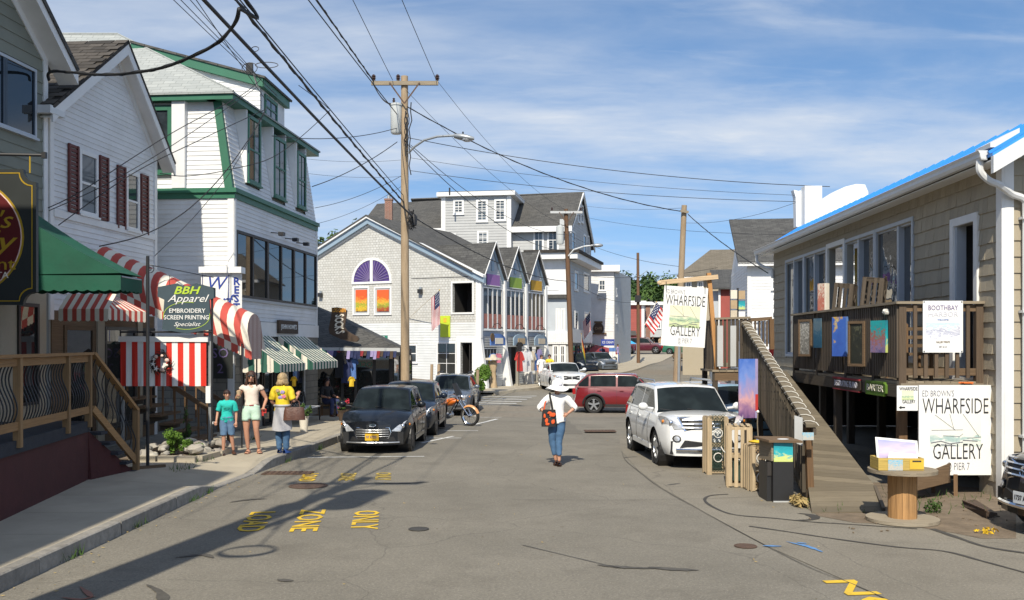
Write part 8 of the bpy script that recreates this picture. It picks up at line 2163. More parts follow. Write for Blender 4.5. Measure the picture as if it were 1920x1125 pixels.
 ws=glass_band(x_ws+.04,x_rf - .05,.0,(-.006,.006),'windscreen')
 glass_band(x_rr+.07,x_rb - .07,.0,(.006,.006),'rear_window')
 if detail:
  MB().box((.10 - .0,x_rf - L/2 - .10,topz(x_rf - .12,.1) - .05),(.2,.02,.06)).build('mirror_glass','plastic_black',ws)
  for s in (-.28,.30): MB().tube([(s,x_ws - L/2+.02,belt - .0),(s - .42,x_ws - L/2+.10,belt+.06)],.009,4).build('wiper','plastic_black',t)
 spl=[(x_ws+(x_rf - x_ws)*.42,(x_rf+x_rr)/2 - .05)]
 doors=[(x_ws+(x_rf - x_ws)*.36,x_rf+(x_rr - x_rf)*.37),(x_rf+(x_rr - x_rf)*.37+pillar,x_rr - (.02 if not hatch else .12)+(.25 if not hatch else 0))]
 if hatch and x_rb - x_rr < .75: doors.append((doors[1][1]+pillar,x_rb - .18))
 for s in (-1,1):
  for xa,xb in doors:
   if xb - xa < .2: continue
   g_=MB();lo,hi=[],[]
   for i in range(11):
    x=lerp(xa,xb,i/10);h=hc(x) - .085
    if h < .05: continue
    for z,arr in ((.045,lo),(h,hi)): arr.append((s*(yb(x) - tum*z+.005),x - L/2+.08*max(0,1 - (x - x_ws)/.8)*.9,top(x) - .02+z))
   if len(lo) > 1: g_.grid([lo,hi],flip=s < 0);g_.build('side_window','car_glass',t,uv=False)
  mx_=x_ws+(x_rf - x_ws)*.40
  o=MB().ball((s*(hw+.10),mx_ - L/2,belt+.10),(.11,.07,.085),10,7);o.tube([(s*(hw - .12),mx_ - L/2+.02,belt+.05),(s*(hw+.04),mx_ - L/2,belt+.07)],.03,6);o.build('mirror',paint,t,60,uv=False)
  if detail:
   for xx in (doors[0][0] - .02+.12,doors[1][0] - pillar/2,min(doors[1][1]+.0,ax[1] - .02)):
    P=[]
    for k in range(7):
     z=lerp(clear+.1,top(xx) - .04,k/6)
     if z < bot(xx)+.03: continue
     P.append((s*(side(xx,z,plan(xx))+.001),xx - L/2,z))
    if len(P) > 1: MB().tube(P,.006,4).build('door_seam','plastic_black',t)
   for xx in (doors[1][0] - pillar - .16,min(doors[1][1],ax[1]) - .22):
    z=belt - .15;MB().box((s*(side(xx,z,plan(xx))+.012),xx - L/2,z),(.03,.16,.03)).build('handle',paint,t,uv=False)
   z=clear+.07;MB().bar((s*(side(ax[0]+RA+.05,z,hw)+.01),ax[0]+RA+.05 - L/2,z),(s*(side(ax[1] - RA - .05,z,hw)+.01),ax[1] - RA - .05 - L/2,z),.05,.10).build('sill','plastic_black' if clad else paint,t,uv=False)
 for a in ax:
  for s in (-1,1):
   c=(s*(hw*.955 - .10),a - L/2,rw);d=s
   prof=[(rw*.66,-.10),(rw*.93,-.10),(rw,-.07),(rw,.07),(rw*.93,.10),(rw*.66,.10)]
   wl=MB().lathe(prof,c,28,'x',cap=False).build('wheel','rubber',t,40,uv=False)
   rim=MB();rim.lathe([(rw*.68,.09*d),(rw*.64,.095*d),(rw*.60,.03*d)],c,24,'x',cap=False)
   rim.lathe([(rw*.17,.085*d),(rw*.15,.10*d),(0,.10*d)],c,12,'x')
   for k in range(spokes):
    an=2*math.pi*k/spokes+.3
    p0=Vector((c[0]+.085*d,c[1]+rw*.1*math.cos(an),c[2]+rw*.1*math.sin(an)));p1=Vector((c[0]+.085*d,c[1]+rw*.65*math.cos(an),c[2]+rw*.65*math.sin(an)))
    rim.bar(p0,p1,rw*.20,.025,Vector((1,0,0)))
   rim.build('rim','alloy',wl,40,uv=False)
   MB().lathe([(rw*.60,.02*d),(0,.02*d)],c,20,'x').build('disc','plastic_black',wl,uv=False)
 def fp(y,z,off=.008):
  q_=abs(y)/hw/.985;x0_=.75*((min(q_,.999) - .80)/.2) **(1/.6) if q_ > .80 else 0
  return Vector((y,warp(x0_,y,z) - L/2 - off,z))
 def patch(pts,mat,nm,off=.01,parent=None,th=.02):
  """outline on the nose, y and z"""
  n=len(pts);c=(sum(p[0] for p in pts)/n,sum(p[1] for p in pts)/n)
  m_=MB();ring=[fp(y,z,off) for y,z in pts];k0=[fp(lerp(c[0],y,.5),lerp(c[1],z,.5),off+.004) for y,z in pts];bk=[fp(y,z,-.03) for y,z in pts]
  m_.add(ring+k0+[fp(*c,off+.005)]+bk,[(i,(i+1) % n,n+(i+1) % n,n+i) for i in range(n)]+[(n+i,n+(i+1) % n,2*n) for i in range(n)]+[(2*n+1+i,2*n+1+(i+1) % n,(i+1) % n,i) for i in range(n)])
  return m_.build(nm,mat,parent or t,30,uv=False)
 F_=paint
 zc=hood0
 if grille =='wide':          # big oval-cornered grille with chrome bars, small upper slot
  gw,g0,g1=hw*.48,zc - .33,zc - .10
  out=[(-gw*.86,g0),(gw*.86,g0),(gw,lerp(g0,g1,.55)),(gw*.9,g1),(-gw*.9,g1),(-gw,lerp(g0,g1,.55))]
  patch([(y*1.03,lerp((g0+g1)/2,z,1.10)) for y,z in out],'chrome','grille_surround',.012);gr=patch(out,'plastic_black','grille',.022)
  for k in range(4): z=lerp(g0,g1,(k+.8)/4.6);MB().tube([fp(y,z,.032) for y in [gw*.9*(j/5 - 1) for j in range(11)]],.006,5).build('grille_bar','alloy',gr,uv=False)
  patch([(-hw*.62,clear+.08),(hw*.62,clear+.08),(hw*.55,clear+.19),(-hw*.55,clear+.19)],'plastic_black','air_intake',.01)
  MB().tube([fp(y,clear+.06,.03) for y in [hw*.7*(j/5 - 1) for j in range(11)]],.018,5).build('lip_strip','alloy',t,uv=False)
 elif grille =='suv':
  gw,g0,g1=hw*.62,zc - .20,zc+.04
  out=[(-gw*.80,g0),(gw*.80,g0),(gw,g1),(-gw,g1)]
  patch([(y*1.05,lerp((g0+g1)/2,z,1.16)) for y,z in out],'chrome','grille_surround',.012);gr=patch(out,'plastic_black','grille',.022)
  for k in range(3): z=lerp(g0,g1,(k+.7)/3.3);MB().tube([fp(y,z,.034) for y in [gw*.9*(j/5 - 1) for j in range(11)]],.017,5).build('grille_bar','chrome',gr,uv=False)
  patch([(-hw*.62,clear+.16),(hw*.62,clear+.16),(hw*.52,clear+.31),(-hw*.52,clear+.31)],'plastic_black','air_intake',.012)
  MB().tube([fp(y,clear+.12,.03) for y in [hw*.70*(j/5 - 1) for j in range(11)]],.03,6).build('bumper_strip','chrome',t,uv=False)
  for s in (-1,1):
   fl_=patch([(s*(hw*.68+.085*math.cos(R(a))),clear+.34+.07*math.sin(R(a))) for a in range(0,360,40)],'plastic_black','fog_lamp_recess',.01);patch([(s*(hw*.68+.055*math.cos(R(a))),clear+.34+.05*math.sin(R(a))) for a in range(0,360,40)],'lamp_lens','fog_lamp',.02)
 elif grille =='split':       # dark twin grille
  gw,g0,g1=hw*.42,zc - .22,zc - .02
  patch([(-gw,g0),(gw,g0),(gw*1.05,g1),(-gw*1.05,g1)],'plastic_black','grille',.02)
  for a,b in (((-gw,(g0+g1)/2),(gw,(g0+g1)/2)),((0,g0),(0,g1))): MB().tube([fp(*a,.03),fp(*b,.03)],.018,5).build('grille_bar',paint,t,uv=False)
  patch([(-hw*.5,clear+.1),(hw*.5,clear+.1),(hw*.45,clear+.22),(-hw*.45,clear+.22)],'plastic_black','air_intake',.012)
  for s in (-1,1): patch([(s*hw*.6,clear+.16),(s*hw*.82,clear+.16),(s*hw*.82,clear+.26),(s*hw*.6,clear+.25)],'plastic_black','fog_lamp',.012)
 else:
  gw,g0,g1=hw*.42,zc - .20,zc - .03
  patch([(-gw,g0),(gw,g0),(gw*1.05,g1),(-gw*1.05,g1)],'plastic_black','grille',.016);MB().tube([fp(-gw,(g0+g1)/2,.03),fp(gw,(g0+g1)/2,.03)],.014,5).build('grille_bar','chrome',t,uv=False)
  patch([(-hw*.6,clear+.1),(hw*.6,clear+.1),(hw*.55,clear+.2),(-hw*.55,clear+.2)],'plastic_black','air_intake',.012)
 for s in (-1,1):
  if lights =='swept': P=[(hw*.50,zc - .17),(hw*.72,zc - .19),(hw*.92,zc - .10),(hw*.96,zc+.06),(hw*.86,zc+.05),(hw*.66,zc - .05)]
  else: P=[(hw*.52,zc - .18),(hw*.88,zc - .16),(hw*.94,zc+.0),(hw*.84,zc+.02),(hw*.54,zc - .03)]
  P=[(s*y,z) for y,z in P]
  if s < 0: P=P[::-1]
  hl=patch(P,'lamp_lens','headlight',.012)
  if detail:
   c=(sum(p[0] for p in P)/len(P),sum(p[1] for p in P)/len(P));MB().ball(fp(c[0],c[1],.008),(.055,.02,.05),10,6).build('bulb_bezel','chrome',hl,80,uv=False)
   MB().ball(fp(c[0]+s*.12,c[1]+.02,.0),(.035,.03,.035),8,5).build('indicator','amber',hl,80,uv=False)
  zt_=belt - .12;MB().box((s*hw*.80,L/2 - .12,zt_ - .05),(.14,.12,.24)).build('tail_lamp','red_lens',t,uv=False)
 if emblem:
  z=zc - .045 if grille =='wide' else zc - .085
  if emblem =='oval': e_=MB().lathe([(0,-.005),(.075,-.005),(.075,.01),(0,.01)],(0,0,0),20,'x');e_=MB();e_.prism([fp(.085*math.cos(R(a)),zc - .035+.035*math.sin(R(a)),.03) for a in range(0,360,24)],(0,.02,0));e_.build('emblem','chrome',t,uv=False);e2=MB().prism([fp(.07*math.cos(R(a)),zc - .035+.026*math.sin(R(a)),.034) for a in range(0,360,24)],(0,.01,0));e2.build('emblem_face','sign_slate',t,uv=False)
  elif emblem =='rings':
   e_=MB()
   for rx,rz_,oz in ((.105,.07,0),(.04,.065,0),(.075,.028,.03)): e_.tube([fp(rx*math.cos(R(a)),z+oz+rz_*math.sin(R(a)),.06) for a in range(0,361,24)],.012,5)
   e_.build('emblem','chrome',t,uv=False)
 if plate:
  z=lerp(clear,zc,.36) if grille !='wide' else zc - .30;p_=fp(0,z,.045);MB().box((0,p_.y,z),(.31,.012,.155)).build('license_plate',plate,t,uv=False)
  if plate_txt:
   m4=Matrix(((1,0,0,0),(0,0,-1,p_.y - .008),(0,1,0,z),(0,0,0,1)));lettering(plate_txt,m4,'blue_ink' if plate =='plate_yellow' else 'ink',t,.09,.25)
 if rails:
  for s in (-1,1):
   y=s*(yb(x_rf+.5) - tum*(roof - belt) - .03);MB().tube([(y,x_rf - L/2+.15,roof - .0),(y,x_rf - L/2+.25,roof+.06),(y,x_rr - L/2 - .1,roof+.05),(y,x_rr - L/2,roof - .02)],.022,6).build('roof_rail','plastic_black' if rails ==1 else 'alloy',t,60,uv=False)
 if clad:
  for a in ax:
   for s in (-1,1):
    P=[(s*(side(a,.6,plan(a+RA*math.sin(R(q))))+.004),a - L/2+(RA+.03)*math.sin(R(q)),rw+(RA+.03)*math.cos(R(q))) for q in range(-84,85,14)]
    MB().tube(P,.04,5).build('arch_trim','plastic_black',t,60,uv=False)
  MB().tube([(0+hw*.95*(j/5 - 1),warp(0,hw*.95*(j/5 - 1),.3) - L/2 - .0,clear+.06) for j in range(11)],.06,5).build('bumper_trim','plastic_black',t,uv=False)
 if driver:
  MB().ball((-.32,x_rf - L/2+.30,belt+.20),(.09,.1,.12),10,8).build('driver_head','skin',t,80,uv=False)
 return t
def carglass(name,tint):
 m=bpy.data.materials.new(name);m.use_nodes=True;b=m.node_tree.nodes['Principled BSDF']
 b.inputs['Base Color'].default_value=(*tint,1);b.inputs['Roughness'].default_value=.02;b.inputs['Specular IOR Level'].default_value=.18;b.inputs['Coat Weight'].default_value=0;b.inputs['Coat Roughness'].default_value=.02
 n=m.node_tree.nodes;k=m.node_tree.links.new;tc_=n.new('ShaderNodeTexCoord');nz=n.new('ShaderNodeTexNoise');k(tc_.outputs['Object'],nz.inputs['Vector']);nz.inputs['Scale'].default_value=2.6
 mr=n.new('ShaderNodeValToRGB');k(nz.outputs['Fac'],mr.inputs[0]);mr.color_ramp.elements[0].position=.42;mr.color_ramp.elements[0].color=(*tint,1);mr.color_ramp.elements[1].position=.7;mr.color_ramp.elements[1].color=(tint[0]*2,tint[1]*2,tint[2]*2,1);k(mr.outputs[0],b.inputs['Base Color'])
 MATS[name]=m
carglass('car_glass',(.010,.014,.015))
def put(px,Y,py=None,z=None):
 x=(px - 960)*Y/FPX
 return (x,Y,gz(0,Y) if z is None else z)
car('parked_car','shiny black hatchback with yellow plate parked first in the kerbside row','car',(-3.12,21.75+2.03,0),R(-1.5),'paint_black',plate='plate_yellow',plate_txt='NY AYS051',wb=2.49,hood0=.69,nose=.2)
car('parked_car','dark blue sedan parked directly behind the black hatchback','car',(-2.93,25.9+2.3,0),R(-1),'paint_blueblack',L=4.6,Wd=1.8,Hh=1.44,hood=.9,belt=.93,x_ws=1.2,x_rf=1.95,x_rr=3.3,x_rb=4.0,hatch=False,deck=.98,f_ax=.9,wb=2.7,grille='split',emblem=None)
car('parked_car','slate blue estate car with roof rails parked behind the motorcycle','car',(-2.40,37.2+2.4,gz(0,39)+.0),R(-3),'paint_slate',L=4.8,Wd=1.87,Hh=1.60,hood=.98,belt=1.0,x_ws=1.25,x_rf=2.0,x_rr=4.1,x_rb=4.72,f_ax=.92,wb=2.76,rw=.34,rails=1,clad=True,grille='plain',hood0=.80,emblem=None,clear=.24)
car('parked_car','white sedan with dark twin grille parked facing the crossing','car',(2.62,48.2+2.5,gz(0,50)),R(9),'paint_white',L=5.08,Wd=1.89,Hh=1.48,hood=.97,belt=1.0,x_ws=1.45,x_rf=2.2,x_rr=3.4,x_rb=4.35,hatch=False,deck=1.08,f_ax=.95,wb=3.05,rw=.36,grille='split',hood0=.84,emblem=None,lights='box')
car('moving_car','dark red compact SUV crossing the road with a driver inside','car',(4.72,39.8,gz(0,39.5) - .02),R(82),'paint_red',L=4.42,Wd=1.81,Hh=1.66,hood=1.08,belt=1.08,x_ws=1.15,x_rf=1.8,x_rr=3.75,x_rb=4.30,f_ax=.86,wb=2.63,rw=.36,clad=True,clear=.27,rails=0,grille='suv',hood0=.95,emblem=None,driver=True)
car('parked_car','big white SUV with chrome grille parked before the lobster traps','car',(3.76,19.0+2.4,0),R(4.0),'paint_white',L=4.7,Wd=1.85,Hh=1.64,hood=1.05,belt=1.07,x_ws=1.2,x_rf=1.95,x_rr=4.0,x_rb=4.62,f_ax=.93,wb=2.79,rw=.37,rails=2,grille='suv',hood0=.98,emblem='rings',clear=.27,nose=.18,lights='swept')
car('parked_car','silver white sedan half hidden behind the white SUV','car',(6.15,29.5,gz(0,29)),R(80),'paint_silver',L=4.6,Wd=1.8,Hh=1.45,hood=.9,belt=.93,x_ws=1.2,x_rf=1.95,x_rr=3.3,x_rb=4.0,hatch=False,deck=.98,f_ax=.9,wb=2.7,grille='plain',emblem=None,detail=False)
car('parked_car','pale blue car under the landing with sun glinting on its windscreen','car',(5.75,26.3,gz(0,26)),R(20),'paint_skyblue',L=4.3,Wd=1.75,Hh=1.45,grille='plain',emblem=None,x_rr=3.3,x_rb=4.1,detail=False)
car('parked_car','dark green compact car parked up the street, the one by the brown pole','car',(at(1092,695,72).x,73,gz(0,72)),R(15),'paint_blueblack',grille='plain',detail=False,emblem=None)
car('parked_car','dark slate car parked up the street before the notice board','car',(at(1127,695,74).x,75,gz(0,74)),R(18),'paint_slate',grille='plain',detail=False,emblem=None)
car('parked_car','maroon SUV with pale lower trim standing before the red building','car',(at(1205,660,104).x,104,gz(0,104)),R(75),'paint_maroon',L=4.9,Wd=1.85,Hh=1.78,hood=1.1,belt=1.12,x_rr=4.1,x_rb=4.75,x_ws=1.25,x_rf=1.9,f_ax=.95,wb=2.85,rw=.38,clear=.3,grille='plain',detail=False,emblem=None,hood0=.98)
car('parked_car','dark green car partly visible past the maroon SUV','car',(at(1282,662,101).x,102,gz(0,102)),R(70),'green_paint',grille='plain',detail=False,emblem=None,L=4.2)
car('parked_car','black SUV nose with bright grille entering the frame at the gallery corner','car',(8.92,12.86,0),R(-80),'paint_black',L=4.6,Wd=1.84,Hh=1.68,hood=1.05,belt=1.08,x_ws=1.2,x_rf=1.95,x_rr=3.9,x_rb=4.5,f_ax=.9,wb=2.7,rw=.36,grille='suv',hood0=.92,emblem='rings',clear=.26,plate='plate_white',plate_txt='1737 AX',nose=.2)
def motorcycle(loc,rz):
 t=thing('motorcycle','orange cruiser motorcycle with chrome fork leaning between the parked cars','motorcycle',loc,rz,local=True)
 rw=.335
 def wheel(y,w):
  o=MB().lathe([(rw*.80,-w),(rw*.95,-w*.9),(rw,-w*.4),(rw,w*.4),(rw*.95,w*.9),(rw*.80,w)],(0,y,rw),30,'x',cap=False).build('wheel','rubber',t,50)
  MB().lathe([(rw*.82,-w*.6),(rw*.76,-.02),(rw*.76,.02),(rw*.82,w*.6)],(0,y,rw),30,'x',cap=False).build('rim','chrome',o,50)
  MB().lathe([(0,-.07),(.05,-.07),(.06,0),(.05,.07),(0,.07)],(0,y,rw),12,'x').build('hub','chrome',o,50)
  m_=MB()
  for k in range(20):
   a=2*math.pi*k/20;m_.tube([((-1) **k*.05,y+.05*math.cos(a+.4),rw+.05*math.sin(a+.4)),(0,y+rw*.79*math.cos(a),rw+rw*.79*math.sin(a))],.004,3,False)
  m_.build('spoke','chrome',o);return o
 wheel(-.82,.06);wheel(.80,.075)
 def fender(y,a0,a1,w,mat,r=1.12):
  rows=[]
  for k in range(13):
   a=R(a0+(a1 - a0)*k/12);rows.append([(x*w,y+rw*(r - .16*x*x)*math.cos(a),rw+rw*(r - .16*x*x)*math.sin(a)) for x in (-1,-.8,-.4,0,.4,.8,1)])
  MB().grid(rows).build('fender',mat,t,60)
 fender(-.82,50,165,.065,'paint_peach',1.06);fender(.80,-5,165,.11,'paint_black')
 for s in (-1,1):
  MB().tube([(s*.10,-.82,rw),(s*.10,-.50,.78),(s*.10,-.40,.95)],.026,8).build('fork','chrome',t,60)
  MB().tube([(0,-.38,.96),(s*.2,-.36,1.06),(s*.36,-.16,1.02),(s*.42,-.06,.98)],.016,7).build('handlebar','chrome',t,60)
  MB().tube([(s*.40,-.10,1.0),(s*.45,.04,.96)],.022,7).build('grip','rubber',t)
  MB().tube([(s*.3,-.2,1.03),(s*.33,-.22,1.14)],.007,4).build('mirror_stem','chrome',t);MB().ball((s*.35,-.2,1.17),(.055,.015,.04),10,6).build('mirror','chrome',t,80)
  MB().tube([(s*.13,.0,.38),(s*.17,.4,.30),(s*.19,.95,.32)],.045,8).build('exhaust','chrome',t,60)
  MB().tube([(s*.10,.80,rw),(s*.13,.55,.62)],.03,7).build('shock','chrome',t)
  MB().tube([(s*.09,-.40,.82),(s*.12,-.05,.3),(s*.12,.5,.3),(s*.1,.80,rw)],.02,6).build('frame','black_metal',t)
 MB().tube([(0,-.42,.90),(0,.1,.72),(0,.5,.62)],.03,7).build('frame','black_metal',t)
 rows=[]
 for k in range(11):
  q=k/10;y=-.36+.58*q;w=.15*math.sin(math.pi*(q*.82+.14)) **.6;h=.13*math.sin(math.pi*(q*.8+.12)) **.7;rows.append([(w*math.cos(R(a)),y,.80 - .10*q+h*math.sin(R(a))) for a in range(0,361,30)])
 MB().grid(rows).build('fuel_tank','paint_orange',t,60);MB().lathe([(.05,0),(.05,.02),(0,.02)],(0,-.15,.91),10).build('filler_cap','chrome',t)
 mm=MB().ball((0,.44,.66),(.16,.28,.07),12,8);mm.ball((0,.82,.74),(.13,.18,.05),10,7);mm.build('seat','leather_black',t,70)
 for a in (-28,22):
  rows=[]
  for k in range(7): MB().box((0,.02+math.sin(R(a))*(.1+k*.035),.40+math.cos(R(a))*(.06+k*.035)),(.22 - .006*k,.17,.016)).build('cooling_fin','alloy',t)
 MB().ball((0,.04,.34),(.17,.24,.13),14,9).build('crankcase','alloy',t,70);MB().lathe([(0,.12),(.11,.12),(.12,.16),(.07,.18),(0,.18)],(0,.05,.36),16,'x').build('engine_cover','chrome',t,60)
 MB().ball((0,-.55,.92),(.09,.11,.09),14,10).build('headlight','chrome',t,80);MB().lathe([(.075,0),(.06,.03),(0,.035)],(0,-.645,.92),14).build('lens','lamp_lens',t,60).matrix_basis=Matrix.Translation((0,-.645,.92)) @ Matrix.Rotation(R(90),4,'X') @ Matrix.Translation((0,.645,-.92))
 rows=[[(x*.2*(1 - .25*k/5),-.50+.16*k/5+.05*x*x,1.0+.38*k/5) for x in (-1,-.6,-.2,.2,.6,1)] for k in range(6)]
 MB().grid(rows).build('windshield','plastic_black',t,60)
 for s in (-1,1): MB().box((s*.24,.72,.55),(.14,.36,.26)).build('saddlebag','leather_black',t)
 MB().box((0,1.14,.62),(.1,.04,.06)).build('tail_lamp','red_lens',t);MB().ball((.18,-.5,.84),(.035,.04,.035),8,6).build('indicator','amber',t,80);MB().ball((-.18,-.5,.84),(.035,.04,.035),8,6).build('indicator','amber',t,80)
 MB().tube([(-.12,.1,.3),(-.34,.16,.01)],.014,5).build('side_stand','black_metal',t)
 t.rotation_euler=(0,R(-6),rz);return t
paint('paint_peach',(.68,.33,.13))
M('leather_black',(.018,.017,.016),.45,.15,8,.2,40)
m_=motorcycle((-2.05,31.2,gz(0,31)),R(62));m_.scale=(1.0,)*3
# ------------------------------------------------------------------ people (built facing -Y, feet on z = 0)
def person(label,loc,rz,J,scale=1.0,zones=None,hair=None,skin='skin',build=1.0,feet='shoe_brown',extras=None,head_turn=0.0,name='person',female=True):
 """J: joint positions; the body is one skinned surface, clothes are shells grown from it"""
 t=thing(name,label,'person',loc,rz,local=True)
 V,E,RR=[],[],[]
 def add(p,r,par=None):
  V.append(Vector(p));RR.append(r if isinstance(r,tuple) else (r,r));k=len(V) - 1
  if par is not None: E.append((par,k))
  return k
 b=build
 pel=add(J['pelvis'],(.145*b,.115*b))
 P,N=Vector(J['pelvis']),Vector(J['neck'])
 wst=add(P.lerp(N,.30),(.125*b,.10*b),pel);rib=add(P.lerp(N,.62),(.138*b,.108*b),wst);chs=add(P.lerp(N,.84),(.125*b,.09*b),rib)
 nk=add(N,(.052,.052),chs);Hd=Vector(J['head']);up=(Hd - N).normalized()
 hb=add(N.lerp(Hd,.45),(.056,.062),nk);hm=add(Hd+up*.0,(.077,.092),hb);ht=add(Hd+up*.085,(.062,.075),hm)
 ends={}
 for s in ('L','R'):
  a=add(J['sh'+s],(.055*(b+1)/2,)*2,chs);m=add(Vector(J['sh'+s]).lerp(Vector(J['el'+s]),.5),(.046*(b+1)/2,)*2,a);e=add(J['el'+s],.038,m);w2=add(Vector(J['el'+s]).lerp(Vector(J['wr'+s]),.45),.036,e);w=add(J['wr'+s],.026,w2)
  hp=add(J['hip'+s],(.092*b,.098*b),pel);th=add(Vector(J['hip'+s]).lerp(Vector(J['kn'+s]),.5),(.078*b,.080*b),hp);kn=add(J['kn'+s],.055*(b+1)/2,th);ca=add(Vector(J['kn'+s]).lerp(Vector(J['an'+s]),.33),.054*(b+1)/2,kn);an=add(J['an'+s],.034,ca)
 me=bpy.data.meshes.new('body');me.from_pydata([tuple(v) for v in V],E,[]);o=bpy.data.objects.new('body',me);COL.objects.link(o)
 sk=o.modifiers.new('skin','SKIN');sk.use_smooth_shade=True;sk.branch_smoothing=.6
 for k,d in enumerate(me.skin_vertices[0].data): d.radius=RR[k];d.use_root=(k ==0)
 o.modifiers.new('sub','SUBSURF').levels=2
 bpy.context.view_layer.update();dg=bpy.context.evaluated_depsgraph_get()
 bm_=bpy.data.meshes.new_from_object(o.evaluated_get(dg));bpy.data.objects.remove(o)
 bm_.name='body';bm_.materials.clear();bm_.materials.append(MATS[skin]);bm_.polygons.foreach_set('use_smooth',[True]*len(bm_.polygons))
 bo=link('body',bm_,t)
 def seg(p):
  best,bi,bt=9,None,0
  for i,(a,c) in enumerate(E):
   d=V[c] - V[a];q=max(0,min(1,(p - V[a]).dot(d)/max(1e-9,d.length_squared)));dd=(p - V[a] - d*q).length/(RR[a][0]*(1 - q)+RR[c][0]*q+.02)
   if dd < best: best,bi,bt=dd,i,q
  return bi,bt
 names={}
 lab=['waist','rib','chest','neck','head','head','head']
 for i in range(7): names[i]=lab[i]
 k=7
 for s in ('L','R'):
  for n in ('shoulder','uparm','uparm2','forearm','forearm2','hip','thigh','thigh2','calf','calf2'): names[k]=n;k +=1
 vco=[v.co.copy() for v in bm_.vertices];vno=[v.normal.copy() for v in bm_.vertices]
 info=[]
 for f in bm_.polygons:
  c=f.center;bi,q=seg(Vector(c));info.append((names[bi],q,Vector(c)))
 for nm,mat,off,test,flare in zones or []:
  keep=[f for f,(n,q,c) in zip(bm_.polygons,info) if test(n,q,c)]
  idx={};mb=MB()
  for f in keep:
   F=[]
   for v in f.vertices:
    if v not in idx:
     idx[v]=len(mb.v);p=vco[v]+vno[v]*(off+.011*noise.noise(vco[v]*13)+.005*noise.noise(vco[v]*31))
     if flare: p=flare(p,vno[v])
     mb.v.append(tuple(p))
    F.append(idx[v])
   mb.f.append(tuple(F));mb.m.append(0)
  if mb.f:
   o2=mb.build(nm,mat,t,180,uv=False);sd=o2.modifiers.new('thick','SOLIDIFY');sd.thickness=.008;sd.offset=0
 fz=Hd;T=Matrix.Translation(fz) @ Matrix.Rotation(head_turn,4,'Z')
 q=lambda x,y,z: T @ Vector((x,y,z))
 f=MB()
 f.add([q(-.012,-.088,.018),q(.012,-.088,.018),q(.018,-.092,-.028),q(-.018,-.092,-.028),q(0,-.118,-.022)],[(0,1,4),(1,2,4),(2,3,4),(3,0,4)]);f.build('nose',skin,t,80,uv=False)
 for s in (-1,1): MB().ball(q(s*.080,.0,.0),(.014,.025,.034),8,6).build('ear',skin,t,80,uv=False);MB().ball(q(s*.032,-.083,.022),(.013,.008,.008),8,5).build('eye','ink',t,80,uv=False)
 MB().ball(q(0,-.086,-.052),(.024,.009,.008),8,5).build('mouth','lip',t,80,uv=False)
 if hair: hair(t,q)
 for s,sg in (('L',1),('R',-1)):
  el,wr=Vector(J['el'+s]),Vector(J['wr'+s]);hd=J.get('hd'+s);d=(Vector(hd).normalized() if hd else (wr - el).normalized())
  ref=Vector((0,-1,0)) if abs(d.y) < .8 else Vector((0,0,1));side=d.cross(ref).normalized();nrm=side.cross(d)
  m=MB();m.tube([wr - d*.02,wr+d*.03,wr+d*.075,wr+d*.092],[.024,.034,.036,.026],8)
  curl=J.get('curl'+s,.35)
  for k in range(4):
   b0=wr+d*.085+side*(.024 - .016*k);l=(.066,.078,.074,.058)[k];b1=b0+d*l*.45+nrm*l*curl*.3;b2=b1+d*l*.35*(1 - curl*.7)+nrm*l*curl*.6;m.tube([b0,b1,b2],[.0095,.0085,.006],6)
  b0=wr+d*.03+side*.03;m.tube([b0,b0+d*.035+side*.022+nrm*.008,b0+d*.065+side*.018+nrm*.02],[.012,.010,.007],6);m.build('hand',skin,t,80,uv=False)
  an=Vector(J['an'+s]);fd=Vector(J.get('ft'+s,(0,-1,0))).normalized();sd_=Vector((-fd.y,fd.x,0));rows=[]
  z0=an.z - .075
  for k in range(9):
   u=k/8;c=an+fd*(-.07+.25*u);w=.034+.020*math.sin(math.pi*min(1,u*1.05)) ; h=(.075,.085,.085,.07,.055,.045,.036,.028,.012)[k]
   tz=J.get('lift'+s,0)*(1 - u)*.0
   rows.append([Vector((c.x,c.y,z0))+sd_*(w*math.cos(R(a)))+Vector((0,0,max(0,math.sin(R(a)))*h)) for a in (0,30,60,90,120,150,180,270)] )
   rows[-1].append(rows[-1][0])
  MB().grid(rows).build('foot' if feet ==skin else 'shoe',feet,t,60,uv=False)
  if feet ==skin:
   MB().prism([an+fd*(-.075+.26*u)+sd_*(w_)+Vector((0,0,-.078 - an.z+an.z)) for u,w_ in ((0,.035),(.5,.05),(.85,.05),(1,.02),(1,-.02),(.85,-.05),(.5,-.045),(0,-.035))],(0,0,-.014)).build('sandal_sole','shoe_brown',t);MB().tube([an+fd*.10+sd_*.05+Vector((0,0,-.06)),an+fd*.13+Vector((0,0,-.03)),an+fd*.10 - sd_*.05+Vector((0,0,-.06))],.009,5).build('sandal_strap','shoe_brown',t)
 if extras: extras(t,V)
 t.scale=(scale,)*3
 return t
M('lip',(.34,.10,.09),.5,0)
def J0(**k):
 J=dict(pelvis=(0,0,.96),neck=(0,.01,1.43),head=(0,-.015,1.58),shL=(.165,.01,1.375),shR=(-.165,.01,1.375),elL=(.23,.03,1.10),elR=(-.23,.03,1.10),wrL=(.24,-.06,.87),wrR=(-.24,-.06,.87),hipL=(.085,0,.90),hipR=(-.085,0,.90),knL=(.095,-.02,.50),knR=(-.095,-.02,.50),anL=(.095,.02,.085),anR=(-.095,.02,.085))
 J.update(k);return J
torso=('waist','rib','chest','shoulder')
